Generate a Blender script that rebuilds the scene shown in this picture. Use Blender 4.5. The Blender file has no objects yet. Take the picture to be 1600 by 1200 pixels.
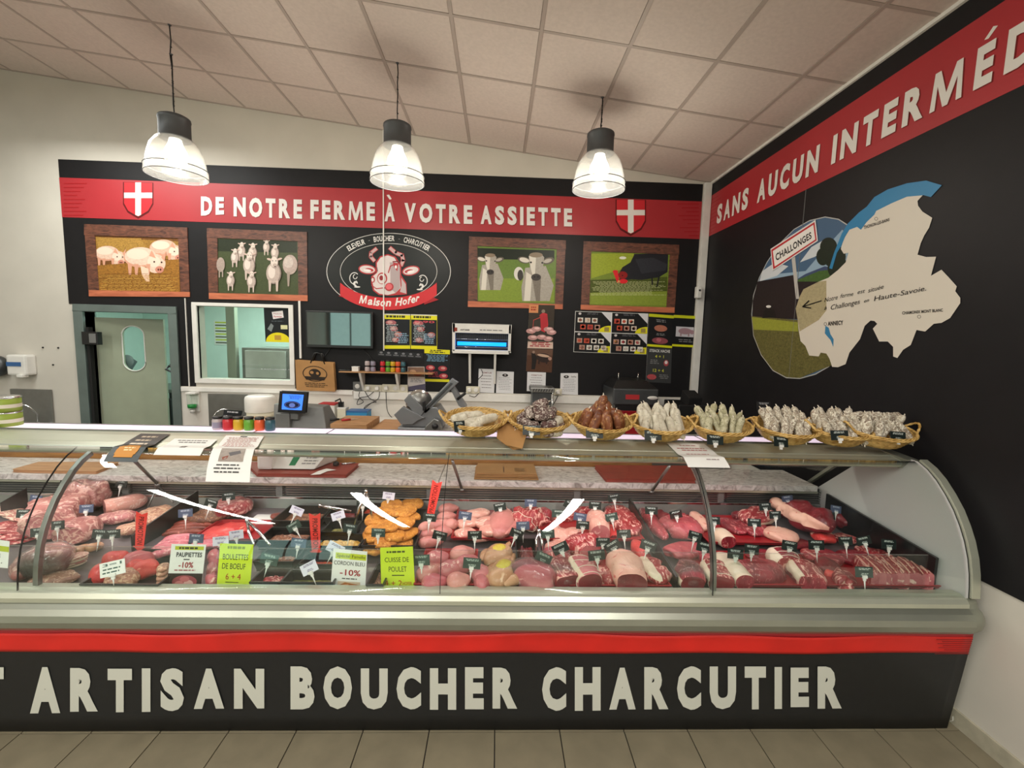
import bpy, bmesh, math, random
import numpy as np
from mathutils import Vector, Matrix, noise, Euler
random.seed(7)
C = bpy.context.scene.collection
PI = math.pi
# ------------------------------------------------------------------ camera, world, exposure
F, YAW, PITCH, ROLL, H = 692.9, 0.033754, 0.102722, 0.026505, 1.85
cy_, sy_ = math.cos(YAW), math.sin(YAW)
FW = Vector((sy_*math.cos(PITCH), cy_*math.cos(PITCH), -math.sin(PITCH)))
R0 = Vector((cy_, -sy_, 0)); U0 = R0.cross(FW)
RV = math.cos(ROLL)*R0 + math.sin(ROLL)*U0
UV = -math.sin(ROLL)*R0 + math.cos(ROLL)*U0
CAM = Vector((0, 0, H))
cam = bpy.data.cameras.new('camera'); cam.sensor_width = 36; cam.lens = F/1600*36; cam.clip_start = .05
co = bpy.data.objects.new('camera', cam); C.objects.link(co)
m = Matrix((RV, UV, -FW)).transposed().to_4x4(); m.translation = CAM; co.matrix_world = m
S = bpy.context.scene; S.camera = co
S.view_settings.view_transform = 'Standard'; S.view_settings.look = 'None'
S.view_settings.exposure = 0.26; S.view_settings.gamma = 1.0; S.view_settings.use_curve_mapping = False
W = bpy.data.worlds.new('shop_ambience'); S.world = W; W.use_nodes = True
W.node_tree.nodes['Background'].inputs[0].default_value = (.5, .5, .48, 1)
W.node_tree.nodes['Background'].inputs[1].default_value = 0.3

def area(name, loc, size, power, col, aim=(0, 0, -1)):
    l = bpy.data.lights.new(name, 'AREA'); l.shape = 'RECTANGLE'; l.size, l.size_y = size
    l.energy = power; l.color = col
    o = bpy.data.objects.new(name, l); C.objects.link(o); o.location = loc
    o.rotation_euler = Vector(aim).to_track_quat('-Z', 'Y').to_euler(); return o
# shop ceiling fixtures (the shop's other lamps, real places on its ceiling) and the counter's own tube
for x_, y_, l_ in ((-4.4, -2.4, 4.4), (-1.7, -2.2, 4.4), (1.0, -2.2, 4.4)): area('shop_tube_light', (x_, y_, 3.614-(x_-2.25)*.1136-.06), (.14, l_), 135, (1, .965, .915))
area('shop_tube_light', (-4.4, 2.4, 4.28), (.14, 2.0), 30, (.95, 1, .97))
area('counter_tube_light', (-1.2, 2.33, 1.205), (5.7, .05), 22, (1, .80, .84), (0, .25, -1))
area('worktop_strip_light', (-3.8, 4.2, 3.8), (1.6, .3), 30, (1, 1, .95))
area('back_room_light', (-3.2, 6.6, 2.6), (2.4, .5), 58, (.80, 1, .90))

# ------------------------------------------------------------------ measuring: from the photograph to real planes
def ray(x, y): return (x-800)/F*RV - (y-600)/F*UV + FW
def aY(x, y, v): d = ray(x, y); return CAM + d*(v/d.y)
def aX(x, y, v): d = ray(x, y); return CAM + d*(v/d.x)
def aZ(x, y, v): d = ray(x, y); return CAM + d*((v-H)/d.z)
DZ0, DZS = .655, .085            # the deck of the display: height at its front edge and slope
def deckz(y): return DZ0 + DZS*(y-1.95)
def aD(x, y, h=0.):               # point on the deck's surface raised by h
    d = ray(x, y); a = DZ0+h-DZS*1.95
    return CAM + d*((a-H)/(d.z-DZS*d.y))

# ------------------------------------------------------------------ materials
def lin(h):
    if not isinstance(h, str): return tuple(h)+((1,) if len(h) == 3 else ())
    h = h.lstrip('#'); h = h if len(h) == 6 else ''.join(a+a for a in h); c = [int(h[i:i+2], 16)/255 for i in (0, 2, 4)]
    return tuple(((v+.055)/1.055)**2.4 if v > .04045 else v/12.92 for v in c)+(1,)
def newmat(name):
    m = bpy.data.materials.new(name); m.use_nodes = True
    return m, m.node_tree, m.node_tree.nodes['Principled BSDF']
def nd(t, typ, **kw):
    n = t.nodes.new(typ)
    for k, v in kw.items(): setattr(n, k, v)
    return n
def coords(t, scale=1., rnd=True):
    tc = nd(t, 'ShaderNodeTexCoord'); mp = nd(t, 'ShaderNodeMapping')
    t.links.new(tc.outputs['Object'], mp.inputs['Vector'])
    if hasattr(scale, '__len__'): mp.inputs['Scale'].default_value = scale
    else: mp.inputs['Scale'].default_value = (scale,)*3
    if rnd:
        oi = nd(t, 'ShaderNodeObjectInfo'); mu = nd(t, 'ShaderNodeMath', operation='MULTIPLY'); mu.inputs[1].default_value = 31.
        t.links.new(oi.outputs['Random'], mu.inputs[0]); t.links.new(mu.outputs[0], mp.inputs['Location'])
    return mp.outputs['Vector']
def nz(t, vec, scale, detail=4, dist=0., rough=.5):
    n = nd(t, 'ShaderNodeTexNoise'); n.inputs['Scale'].default_value = scale; n.inputs['Detail'].default_value = detail
    n.inputs['Distortion'].default_value = dist; n.inputs['Roughness'].default_value = rough
    t.links.new(vec, n.inputs['Vector']); return n.outputs['Fac']
def ramp(t, fac, stops):
    r = nd(t, 'ShaderNodeValToRGB'); e = r.color_ramp.elements
    while len(e) < len(stops): e.new(.5)
    for i, (p, c) in enumerate(stops): e[i].position = p; e[i].color = lin(c)
    t.links.new(fac, r.inputs['Fac']); return r.outputs['Color']
def mixc(t, fac, a, b):
    x = nd(t, 'ShaderNodeMix', data_type='RGBA')
    for s, v in ((0, fac), (6, a), (7, b)):
        if isinstance(v, (tuple, float, int)): x.inputs[s].default_value = v
        else: t.links.new(v, x.inputs[s])
    return x.outputs[2]
def bump(t, p, fac, s, d=.002):
    b = nd(t, 'ShaderNodeBump'); b.inputs['Strength'].default_value = s; b.inputs['Distance'].default_value = d
    t.links.new(fac, b.inputs['Height']); t.links.new(b.outputs['Normal'], p.inputs['Normal'])
def plain(name, c, rough=.5, metal=0., var=.06, scale=8., em=None, es=0., coat=0., spec=.5):
    m, t, p = newmat(name); c = lin(c)
    v = coords(t, 1.); f = nz(t, v, scale, 5)
    lo = tuple(x*(1-var) for x in c[:3])+(1,); hi = tuple(min(1, x*(1+var)) for x in c[:3])+(1,)
    t.links.new(ramp(t, f, [(.3, lo[:3]), (.7, hi[:3])]), p.inputs['Base Color'])
    p.inputs['Roughness'].default_value = rough; p.inputs['Metallic'].default_value = metal
    p.inputs['Coat Weight'].default_value = coat; p.inputs['Specular IOR Level'].default_value = spec
    if em: p.inputs['Emission Color'].default_value = lin(em); p.inputs['Emission Strength'].default_value = es
    return m
def meat(name, c1, c2, fat, amt=.5, scale=18., stretch=(1, 1, 1), rough=.38, bs=1., coat=.25):
    m, t, p = newmat(name); v = coords(t, stretch)
    base = ramp(t, nz(t, v, scale*.5, 6, .6), [(.32, c1), (.68, c2)])
    f = nz(t, v, scale, 7, 2.2, .62)
    msk = ramp(t, f, [(amt, (0, 0, 0)), (min(1, amt+.06), (1, 1, 1))])
    t.links.new(mixc(t, msk, base, lin(fat)), p.inputs['Base Color'])
    p.inputs['Roughness'].default_value = rough; p.inputs['Coat Weight'].default_value = coat; p.inputs['Coat Roughness'].default_value = .2
    p.inputs['Subsurface Weight'].default_value = .0
    bump(t, p, f, bs, .006); return m
def wood(name, c1, c2, stretch=(1, 8, 8), scale=5., rough=.5):
    m, t, p = newmat(name); v = coords(t, stretch); f = nz(t, v, scale, 6, .8)
    t.links.new(ramp(t, f, [(.3, c1), (.7, c2)]), p.inputs['Base Color']); p.inputs['Roughness'].default_value = rough
    bump(t, p, f, .2, .002); return m
def printmat(name, mott=0., scale=60., rough=.45):
    m, t, p = newmat(name); a = nd(t, 'ShaderNodeVertexColor', layer_name='Col'); col = a.outputs['Color']
    if mott:
        v = coords(t, (1, 1, 1.6), False); f = nz(t, v, scale, 6, .8, .7)
        g = ramp(t, f, [(.3, (1-mott,)*3), (.7, (1, 1, 1))])
        x = nd(t, 'ShaderNodeMix', data_type='RGBA', blend_type='MULTIPLY'); x.inputs[0].default_value = 1
        t.links.new(col, x.inputs[6]); t.links.new(g, x.inputs[7]); col = x.outputs[2]
    t.links.new(col, p.inputs['Base Color']); p.inputs['Roughness'].default_value = rough; p.inputs['Specular IOR Level'].default_value = .3
    return m
def glassmat(name, tint=(.97, 1, .985), refl=.9, rough=.0, haze=0.):
    m, t, p = newmat(name); o = t.nodes['Material Output']
    tr = nd(t, 'ShaderNodeBsdfTransparent'); tr.inputs[0].default_value = tint+(1,)
    gl = nd(t, 'ShaderNodeBsdfGlossy'); gl.inputs['Roughness'].default_value = rough; gl.inputs['Color'].default_value = (refl,)*3+(1,)
    ge = nd(t, 'ShaderNodeNewGeometry'); dt = nd(t, 'ShaderNodeVectorMath', operation='DOT_PRODUCT'); t.links.new(ge.outputs['Incoming'], dt.inputs[0]); t.links.new(ge.outputs['Normal'], dt.inputs[1])
    def mt(op, a, b=None):
        n = nd(t, 'ShaderNodeMath', operation=op)
        for i, v in enumerate((a, b)):
            if v is None: continue
            if isinstance(v, (int, float)): n.inputs[i].default_value = v
            else: t.links.new(v, n.inputs[i])
        return n.outputs[0]
    frs = mt('ADD', mt('MULTIPLY', mt('POWER', mt('SUBTRACT', 1.0, mt('ABSOLUTE', dt.outputs['Value'])), 5.0), .96), .035)
    mx = nd(t, 'ShaderNodeMixShader'); t.links.new(frs, mx.inputs[0]); t.links.new(tr.outputs[0], mx.inputs[1]); t.links.new(gl.outputs[0], mx.inputs[2])
    out = mx.outputs[0]
    if haze:
        df = nd(t, 'ShaderNodeBsdfTranslucent'); df.inputs[0].default_value = (.95, .95, .93, 1)
        d2 = nd(t, 'ShaderNodeBsdfDiffuse'); d2.inputs[0].default_value = (.95, .95, .93, 1)
        a2 = nd(t, 'ShaderNodeMixShader'); a2.inputs[0].default_value = .5; t.links.new(df.outputs[0], a2.inputs[1]); t.links.new(d2.outputs[0], a2.inputs[2])
        m2 = nd(t, 'ShaderNodeMixShader'); m2.inputs[0].default_value = haze
        t.links.new(out, m2.inputs[1]); t.links.new(a2.outputs[0], m2.inputs[2]); out = m2.outputs[0]
    t.links.new(out, o.inputs['Surface']); return m
M = {}
def P(n, *a, **k): M[n] = plain(n, *a, **k)
P('white_wall', '#cbc6bb', .75, var=.04, scale=3.); P('lower_wall', '#d8d3ca', .5, var=.03)
P('black_print', '#171618', .52, var=.1, spec=.25); P('banner_black', '#191a1b', .5, var=.12, scale=30.)
P('red_print', '#a9282f', .45, var=.05, scale=3.); P('red_cloth', '#d0241c', .5, var=.12, scale=5.)
P('letter_white', '#ecebe6', .5, var=.03); P('dark_line', '#801015', .5)
P('steel', '#8e8f8c', .38, .9, var=.1); P('steel_dark', '#55585a', .42, .75, var=.12); P('chrome', '#d8d8d8', .15, 1.)
P('alu_profile', '#9c9f92', .36, .72, var=.04); P('alu_light', '#bdc0ae', .34, .6, var=.04); P('slicer_metal', '#86888a', .38, .45); P('grey_plastic', '#70716f', .5); P('white_plastic', '#e2e0da', .4)
P('cream_plastic', '#d9d4bf', .45); P('black_plastic', '#151516', .4, var=.1); P('black_tray', '#131415', .35, var=.15, coat=.2)
P('rubber', '#0c0c0c', .8); P('door_leaf', '#98a08a', .45, var=.04); P('frame_steel', '#74827f', .42, .55, var=.12, scale=4.)
P('back_wall_paint', '#d6ebe2', .6, var=.03); P('deck_metal', '#7e7578', .35, .6); P('paper', '#e9e9e4', .6, var=.02); P('kraft', '#a97e4c', .75, var=.1)
P('lime_paper', '#c9e02c', .55, var=.03); P('ink', '#26262a', .6); P('ink_red', '#b0262a', .6); P('promo_red', '#f0413a', .45, var=.05)
P('tag_black', '#1c2523', .35, var=.12); P('tag_white', '#dcdbe8', .4); P('red_tray', '#93121c', .35, var=.1, coat=.3)
P('red_board', '#8f3326', .5, var=.14, scale=14.); P('lamp_housing', '#56585a', .5, .3); P('green_liquid', '#1f8a3c', .3); P('blue_label', '#2f5f96', .4)
P('tube_blue', '#0a4c90', .3, em='#1188ff', es=2.2); P('screen_blue', '#3c7cf0', .3, em='#3f7ffa', es=.85)
P('strip_glow', '#f0e4f4', .3, em='#efdcf4', es=.55); P('bulb', '#fff6e0', .3, em='#fff4dc', es=5.)
P('tile_ceiling', '#d6c9c0', .85, var=.05, scale=40.); P('ceiling_grid', '#b3a69d', .6, var=.03); P('skirting', '#aca692', .6, var=.12, scale=20)
P('grout', '#2c2925', .9); P('shop_wall', '#8f8b82', .8); P('shop_floor', '#8f8670', .5); P('blue_cloth', '#2f87b8', .7); P('green_lcd', '#167a50', .4); P('green_label', '#8fa33c', .5)
for n, c in (('jar_red', '#c0202c'), ('jar_yellow', '#caa01e'), ('jar_green', '#5d9a2a'), ('jar_orange', '#d8582a'), ('jar_teal', '#2c5560'), ('jar_violet', '#8a8496'), ('jar_cream', '#b5a8a8')): P(n, c, .3, coat=.3)
M['tile_floor'] = plain('tile_floor', '#7d7560', .42, var=.1, scale=9.)
M['worktop_wood'] = wood('worktop_wood', '#9a6f45', '#c09468'); M['rail_wood'] = wood('rail_wood', '#8a5a24', '#b9813e'); M['bread_board'] = wood('bread_board', '#a9794f', '#c7976a')
m, t, p = newmat('marble'); v = coords(t, (1, 2.2, 1), False)
f = nz(t, v, 9, 8, 2.6, .66); t.links.new(ramp(t, f, [(.36, '#8d8984'), (.47, '#c9c4c0'), (.6, '#e2deda')]), p.inputs['Base Color']); p.inputs['Roughness'].default_value = .3; M['marble'] = m
M['wicker'] = wood('wicker', '#9c722c', '#e6c27a', (1, 1, 1), 38., .45)
M['window_day'] = plain('window_day', '#a8d8cc', .3, em='#bfe6e0', es=1.6)
M['glass'] = glassmat('glass'); M['glass_thin'] = glassmat('glass_thin', (.93, .97, .95), .8); M['glass_end'] = glassmat('glass_end', (.9, .9, .88), .6, .1, .80)
M['shade_glass'] = glassmat('shade_glass', (.90, .90, .88), .9, .15, .055); M['film'] = glassmat('film', (.97, .96, .96), .9, .12, .06)
M['tv_screen'] = plain('tv_screen', '#061416', .03, spec=1., coat=1.)
M['tv_screen'].node_tree.nodes['Principled BSDF'].inputs['Coat Roughness'].default_value = .02; M['tv_screen'].node_tree.nodes['Principled BSDF'].inputs['Coat IOR'].default_value = 1.8
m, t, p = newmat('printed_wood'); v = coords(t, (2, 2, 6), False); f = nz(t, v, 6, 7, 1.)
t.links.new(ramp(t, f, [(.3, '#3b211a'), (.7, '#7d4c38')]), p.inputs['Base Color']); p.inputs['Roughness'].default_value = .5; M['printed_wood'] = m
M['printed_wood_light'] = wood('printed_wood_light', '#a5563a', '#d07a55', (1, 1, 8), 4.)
M['print'] = printmat('print'); M['print_rough'] = printmat('print_rough', .32, 45.); M['print_straw'] = printmat('print_straw', .7, 55.)
# meats
def MT(n, *a, **k): M[n] = meat(n, *a, **k)
MT('beef', '#6e0f1c', '#a8283a', '#d98a86', .57, 18, (1, 2.5, 1)); MT('beef_dark', '#581019', '#86202a', '#b86a66', .66, 14)
MT('beef_marbled', '#84141f', '#b5343c', '#ecb4a6', .52, 15, (1, 2.2, 1)); MT('pork', '#b04c58', '#d07c7e', '#f0c4b8', .58, 14)
MT('pork_pale', '#d58c80', '#e8b09e', '#f4d3c2', .56, 14, (1, 2, 1)); MT('fat', '#d9bfa4', '#ecd9c2', '#c79a84', .64, 14); MT('fat_pink', '#dca08e', '#eec0aa', '#c9605a', .60, 12)
MT('veal', '#98323e', '#bd5458', '#e8a79c', .60, 14, (1, 2.2, 1)); MT('ham', '#a4545c', '#c67f7c', '#e6b8a8', .5, 26); MT('ham_rind', '#96524f', '#bd7c74', '#dcaea0', .5, 16)
MT('terrine', '#a06a58', '#c59074', '#dfb898', .5, 30); MT('poultry', '#bc6c68', '#d6958a', '#f0cbb8', .60, 10, rough=.42); MT('chicken_yellow', '#a87450', '#c49874', '#d8b494', .58, 10)
MT('chicken_label', '#c8b430', '#e0cc50', '#c04030', .60, 40); MT('breaded', '#a8641c', '#d08c30', '#ecb560', .56, 60, bs=.45, rough=.7, coat=0)
MT('sausage_red', '#b8242a', '#e04a44', '#f08a70', .62, 20); MT('sausage_brown', '#6c2418', '#96402c', '#b86850', .6, 26); MT('sausage_pink', '#c8606e', '#dc8890', '#eeb4b0', .56, 30)
MT('dry_white', '#beb49e', '#e4decb', '#54483a', .61, 60, bs=.8, rough=.8, coat=0); MT('dry_dark', '#3a2220', '#6a4a44', '#c8bcb0', .50, 44, bs=.8, rough=.75, coat=0)
MT('dry_brown', '#5c2c18', '#8e5430', '#b88858', .56, 26, bs=.5, rough=.5, coat=.2); MT('dry_green', '#aaa480', '#d8d2b4', '#5c5c34', .57, 60, bs=.8, rough=.8, coat=0)
MT('dry_mixed', '#7a6656', '#c0b49e', '#e6dfcd', .49, 46, bs=.8, rough=.8, coat=0)
MT('salad_red', '#8a2018', '#c04428', '#d8c060', .6, 60, bs=1.); MT('salad_yellow', '#b08020', '#dcae48', '#f0dc8a', .55, 70, bs=1.); MT('salad_green', '#5a5a20', '#8a8440', '#c0b878', .58, 60, bs=1.)
MT('salad_brown', '#5c3424', '#8c5a40', '#c89c78', .56, 50, bs=1.); MT('pate', '#7c5044', '#a07460', '#d8b8a0', .55, 40); MT('liver', '#4c0c14', '#7c1c22', '#9c4038', .62, 20); MT('bacon', '#a84a48', '#c87a70', '#f0d4bc', .47, 12, (1, 6, 6))
MT('string', '#e2d6c0', '#f0e6d4', '#d0c0a0', .7, 20)
# ------------------------------------------------------------------ mesh building
_base = {}
class MB:
    def __init__(s): s.v = []; s.f = []; s.m = []; s.sm = []; s.c = []; s.col = None
    def add(s, vs, fs, mi=0, smooth=False, col=None):
        o = len(s.v); s.v += [tuple(v) for v in vs]
        for f in fs: s.f.append([i+o for i in f]); s.m.append(mi); s.sm.append(smooth); s.c.append(col)
        return s
    def box(s, c, sz, rot=None, mi=0):
        x, y, z = [a/2 for a in sz]; c = Vector(c)
        vs = [Vector((a*x, b*y, d*z)) for a in (-1, 1) for b in (-1, 1) for d in (-1, 1)]
        if rot is not None:
            R = Euler(rot).to_matrix() if not isinstance(rot, Matrix) else rot
            vs = [R @ v for v in vs]
        return s.add([c+v for v in vs], [(0, 1, 3, 2), (4, 6, 7, 5), (0, 4, 5, 1), (2, 3, 7, 6), (0, 2, 6, 4), (1, 5, 7, 3)], mi)
    def bx(s, x0, x1, y0, y1, z0, z1, mi=0): return s.box(((x0+x1)/2, (y0+y1)/2, (z0+z1)/2), (abs(x1-x0), abs(y1-y0), abs(z1-z0)), None, mi)
    def tube(s, pts, r, n=8, mi=0, closed=False, smooth=True):
        pts = [Vector(p) for p in pts]; N = len(pts); rr = r if hasattr(r, '__len__') else [r]*N; vs = []; up = Vector((0, 0, 1))
        for i, p in enumerate(pts):
            if closed: d = (pts[(i+1) % N]-pts[i-1])
            else: d = pts[min(i+1, N-1)]-pts[max(i-1, 0)]
            d = d.normalized() if d.length > 1e-9 else Vector((0, 0, 1))
            a = d.cross(up)
            if a.length < .05: a = d.cross(Vector((1, 0, 0)))
            a.normalize(); b = a.cross(d)
            for k in range(n): t = 2*PI*k/n; vs.append(p+rr[i]*(math.cos(t)*a+math.sin(t)*b))
        fs = []
        for i in range(N if closed else N-1):
            j = (i+1) % N
            for k in range(n): l = (k+1) % n; fs.append((i*n+k, i*n+l, j*n+l, j*n+k))
        if not closed: fs.append(tuple(range(n))[::-1]); fs.append(tuple((N-1)*n+k for k in range(n)))
        return s.add(vs, fs, mi, smooth)
    def lathe(s, prof, n=24, c=(0, 0, 0), mi=0, smooth=True, caps=True, rib=0., R=None):
        vs = []; c = Vector(c)
        for r, z in prof:
            for k in range(n):
                t = 2*PI*k/n; q = r*(1+(rib if k % 2 else -rib)); v = Vector((q*math.cos(t), q*math.sin(t), z))
                vs.append(c+(R @ v if R else v))
        fs = []
        for i in range(len(prof)-1):
            for k in range(n): l = (k+1) % n; fs.append((i*n+k, i*n+l, (i+1)*n+l, (i+1)*n+k))
        if caps:
            fs.append(tuple(range(n))[::-1]); fs.append(tuple((len(prof)-1)*n+k for k in range(n)))
        return s.add(vs, fs, mi, smooth)
    def extr(s, prof, x0, x1, mi=0, smooth=False, caps=True, close=True):   # profile in (y,z) drawn out along x
        n = len(prof); vs = [(x0, a, b) for a, b in prof]+[(x1, a, b) for a, b in prof]
        fs = [(i, (i+1) % n, n+(i+1) % n, n+i) for i in range(n if close else n-1)]
        s.add(vs, fs, mi, smooth)
        if caps and close: s.add(vs, [tuple(range(n))[::-1], tuple(range(n, 2*n))], mi)
        return s
    def plate(s, P4, n, th, mi=0, col=None):      # polygon with thickness th behind it; n = outward normal
        n = Vector(n).normalized(); k = len(P4); P4 = [Vector(p) for p in P4]
        vs = P4+[p-n*th for p in P4]
        return s.add(vs, [tuple(range(k)), tuple(range(k, 2*k))[::-1]]+[(i, (i+1) % k, k+(i+1) % k, k+i) for i in range(k)], mi, False, col)
    def loaf(s, L, W, Hh, e=2.4, taper=.35, lump=.06, fr=9., seed=0, cut=(0, 0), bend=0., nr=14, ns=18, mi=0, mcut=1, c=(0, 0, 0), rot=None, sag=0., flat=.0, twist=0., pw=3.4):
        # a lumpy solid along x, base at z=0: superellipse sections, rounded or cut ends
        vs = []; rings = []
        for i in range(nr):
            u = i/(nr-1); t = -math.cos(PI*u) if not (cut[0] and cut[1]) else -1+2*u
            a = abs(t)**pw
            k = math.sqrt(max(0., 1-(a if not cut[0 if t < 0 else 1] else 0)))
            k = max(k, .04) if not cut[0 if t < 0 else 1] else 1-(.10*abs(t)**6)
            k *= 1-taper*max(0, t)*.6 if taper > 0 else 1+taper*max(0, -t)*.6
            x = t*L/2; ring = []
            for j in range(ns):
                th = 2*PI*j/ns+twist*t; cx, sx = math.cos(th), math.sin(th)
                yy = W/2*k*math.copysign(abs(cx)**(2/e), cx); zz = Hh/2*k*math.copysign(abs(sx)**(2/e), sx)
                q = Vector((x+seed*3.1, yy+seed*1.7, zz)); d = noise.noise(q*fr)*lump+noise.noise(q*fr*2.6)*lump*.55+(abs(noise.noise(q*fr*1.6+Vector((7, 3, 1))))-.22)*lump*.8
                f = 1+d*3
                zz2 = zz*f+Hh/2
                if flat: zz2 = max(zz2, 0)
                v = Vector((x+d*.3*W, yy*f+bend*(1-t*t)*L, max(0., zz2)-sag*t*t*Hh)); ring.append(v)
            rings.append(ring); vs += ring
        fs = []
        for i in range(nr-1):
            for j in range(ns): l = (j+1) % ns; fs.append((i*ns+j, (i+1)*ns+j, (i+1)*ns+l, i*ns+l))
        R = (Euler(rot).to_matrix() if rot else Matrix.Identity(3)); c = Vector(c)
        tv = [c+R @ v for v in vs]; s.add(tv, fs, mi, True)
        o = len(s.v)-len(tv)
        for e_, ring0 in ((0, 0), (1, (nr-1)*ns)):
            idx = [o+ring0+j for j in range(ns)]
            if e_ == 1: idx = idx[::-1]
            # cap with a centre fan
            cen = sum((Vector(s.v[i]) for i in idx), Vector())/ns; s.v.append(tuple(cen)); ci = len(s.v)-1
            # own copy of the rim so the cut stays flat
            if cut[e_]:
                st = len(s.v); s.v += [s.v[i] for i in idx]; idx = list(range(st, st+ns))
            for j in range(ns): s.f.append([idx[j], idx[(j+1) % ns], ci]); s.m.append(mcut if cut[e_] else mi); s.sm.append(not cut[e_]); s.c.append(None)
        s.rings = [[c+R @ v for v in r] for r in rings]
        return s
    def mesh(s, name, mats, off=(0, 0, 0), bev=0.):
        me = bpy.data.meshes.new(name); ox, oy, oz = off
        me.from_pydata([(x-ox, y-oy, z-oz) for x, y, z in s.v], [], s.f)
        for mm in (mats if isinstance(mats, (list, tuple)) else [mats]): me.materials.append(M[mm] if isinstance(mm, str) else mm)
        me.polygons.foreach_set('material_index', s.m); me.polygons.foreach_set('use_smooth', s.sm)
        if any(c is not None for c in s.c):
            ca = me.color_attributes.new('Col', 'FLOAT_COLOR', 'CORNER'); arr = []
            for fc, c in zip(s.f, s.c): arr += list(lin(c) if c is not None else (1, 1, 1, 1))*len(fc)
            ca.data.foreach_set('color', arr)
        if bev:
            b = bmesh.new(); b.from_mesh(me); bmesh.ops.remove_doubles(b, verts=b.verts, dist=1e-6)
            ed = [e for e in b.edges if e.is_manifold and len(e.link_faces) == 2 and e.calc_face_angle(0) > .6]
            bmesh.ops.bevel(b, geom=ed, offset=bev, segments=2, affect='EDGES', profile=.6, clamp_overlap=True)
            b.to_mesh(me); b.free()
        me.update(); return me
    def build(s, name, mats, parent=None, loc=None, bev=0., world=True, label=None):
        # world=True: vertices are in scene coordinates and are made local to the parent (or to loc)
        if parent is not None and world:
            off = _base[parent.name]; me = s.mesh(name, mats, off, bev); o = bpy.data.objects.new(name, me); C.objects.link(o); o.parent = parent; _base[o.name] = off
        else:
            off = loc if (loc is not None and world) else (0, 0, 0)
            me = s.mesh(name, mats, off, bev); o = bpy.data.objects.new(name, me); C.objects.link(o)
            if parent is not None: o.parent = parent
            if loc is not None: o.location = loc
            _base[o.name] = tuple(off) if world else tuple(o.location)
        if label: o['label'] = label
        return o
def tag(o, label, cat, group=None, kind=None):
    o['label'] = label; o['category'] = cat
    if group: o['group'] = group
    if kind: o['kind'] = kind
    return o
def thing(name, label, cat, loc=(0, 0, 0), rz=0., group=None):
    o = bpy.data.objects.new(name, None); C.objects.link(o); o.location = loc; o.rotation_euler = (0, 0, rz); o.empty_display_size = .05
    _base[o.name] = tuple(loc); return tag(o, label, cat, group)
def structure(o): o['kind'] = 'structure'; return o
def dup(root, loc=None, rot=None, label=None, group=None, scale=None, mats=None):
    def cp(o, par):
        c = o.copy(); C.objects.link(c)
        if par is not None: c.parent = par
        for ch in o.children: cp(ch, c)
        return c
    r = cp(root, None)
    if loc is not None: r.location = loc
    if rot is not None: r.rotation_euler = rot
    if scale is not None: r.scale = scale
    if label: r['label'] = label
    if group: r['group'] = group
    return r
# ------------------------------------------------------------------ flat print: coloured polygons laid on a plane in thin layers
_txt = {}
def glyphs(txt, bold=.02, cell=.62):
    k = (txt, bold)
    if txt == 'M' and bold >= .02:
        c0, c1 = capof(bold); h = c1-c0; pts = [(0, 0), (.17, 0), (.19, .62), (.42, 0), (.58, 0), (.81, .62), (.83, 0), (1, 0), (.93, 1), (.74, 1), (.5, .34), (.26, 1), (.07, 1)]
        return [(x, c0+y*h) for x, y in pts], [(12, 0, 1, 2), (12, 2, 11), (11, 2, 3, 10), (3, 4, 10), (10, 4, 5, 9), (9, 5, 8), (8, 5, 6, 7)][::1]
    if k in _txt: return _txt[k]
    cu = bpy.data.curves.new('t', 'FONT'); cu.body = txt; cu.size = 1; cu.offset = bold; cu.space_character = 1.0+bold*2.2; cu.resolution_u = 3
    ob = bpy.data.objects.new('t', cu); me = bpy.data.meshes.new_from_object(ob)
    vs = [tuple(v.co) for v in me.vertices]; fs = [tuple(p.vertices) for p in me.polygons]
    bpy.data.objects.remove(ob); bpy.data.curves.remove(cu); bpy.data.meshes.remove(me)
    x0 = min(v[0] for v in vs); x1 = max(v[0] for v in vs)
    vs = [((v[0]-x0)/(x1-x0), v[1]) for v in vs]; _txt[k] = (vs, fs); return _txt[k]
_cap = {}
def capof(bold):
    if bold not in _cap: v = glyphs('H', bold)[0]; _cap[bold] = (min(a[1] for a in v), max(a[1] for a in v))
    return _cap[bold]
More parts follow.
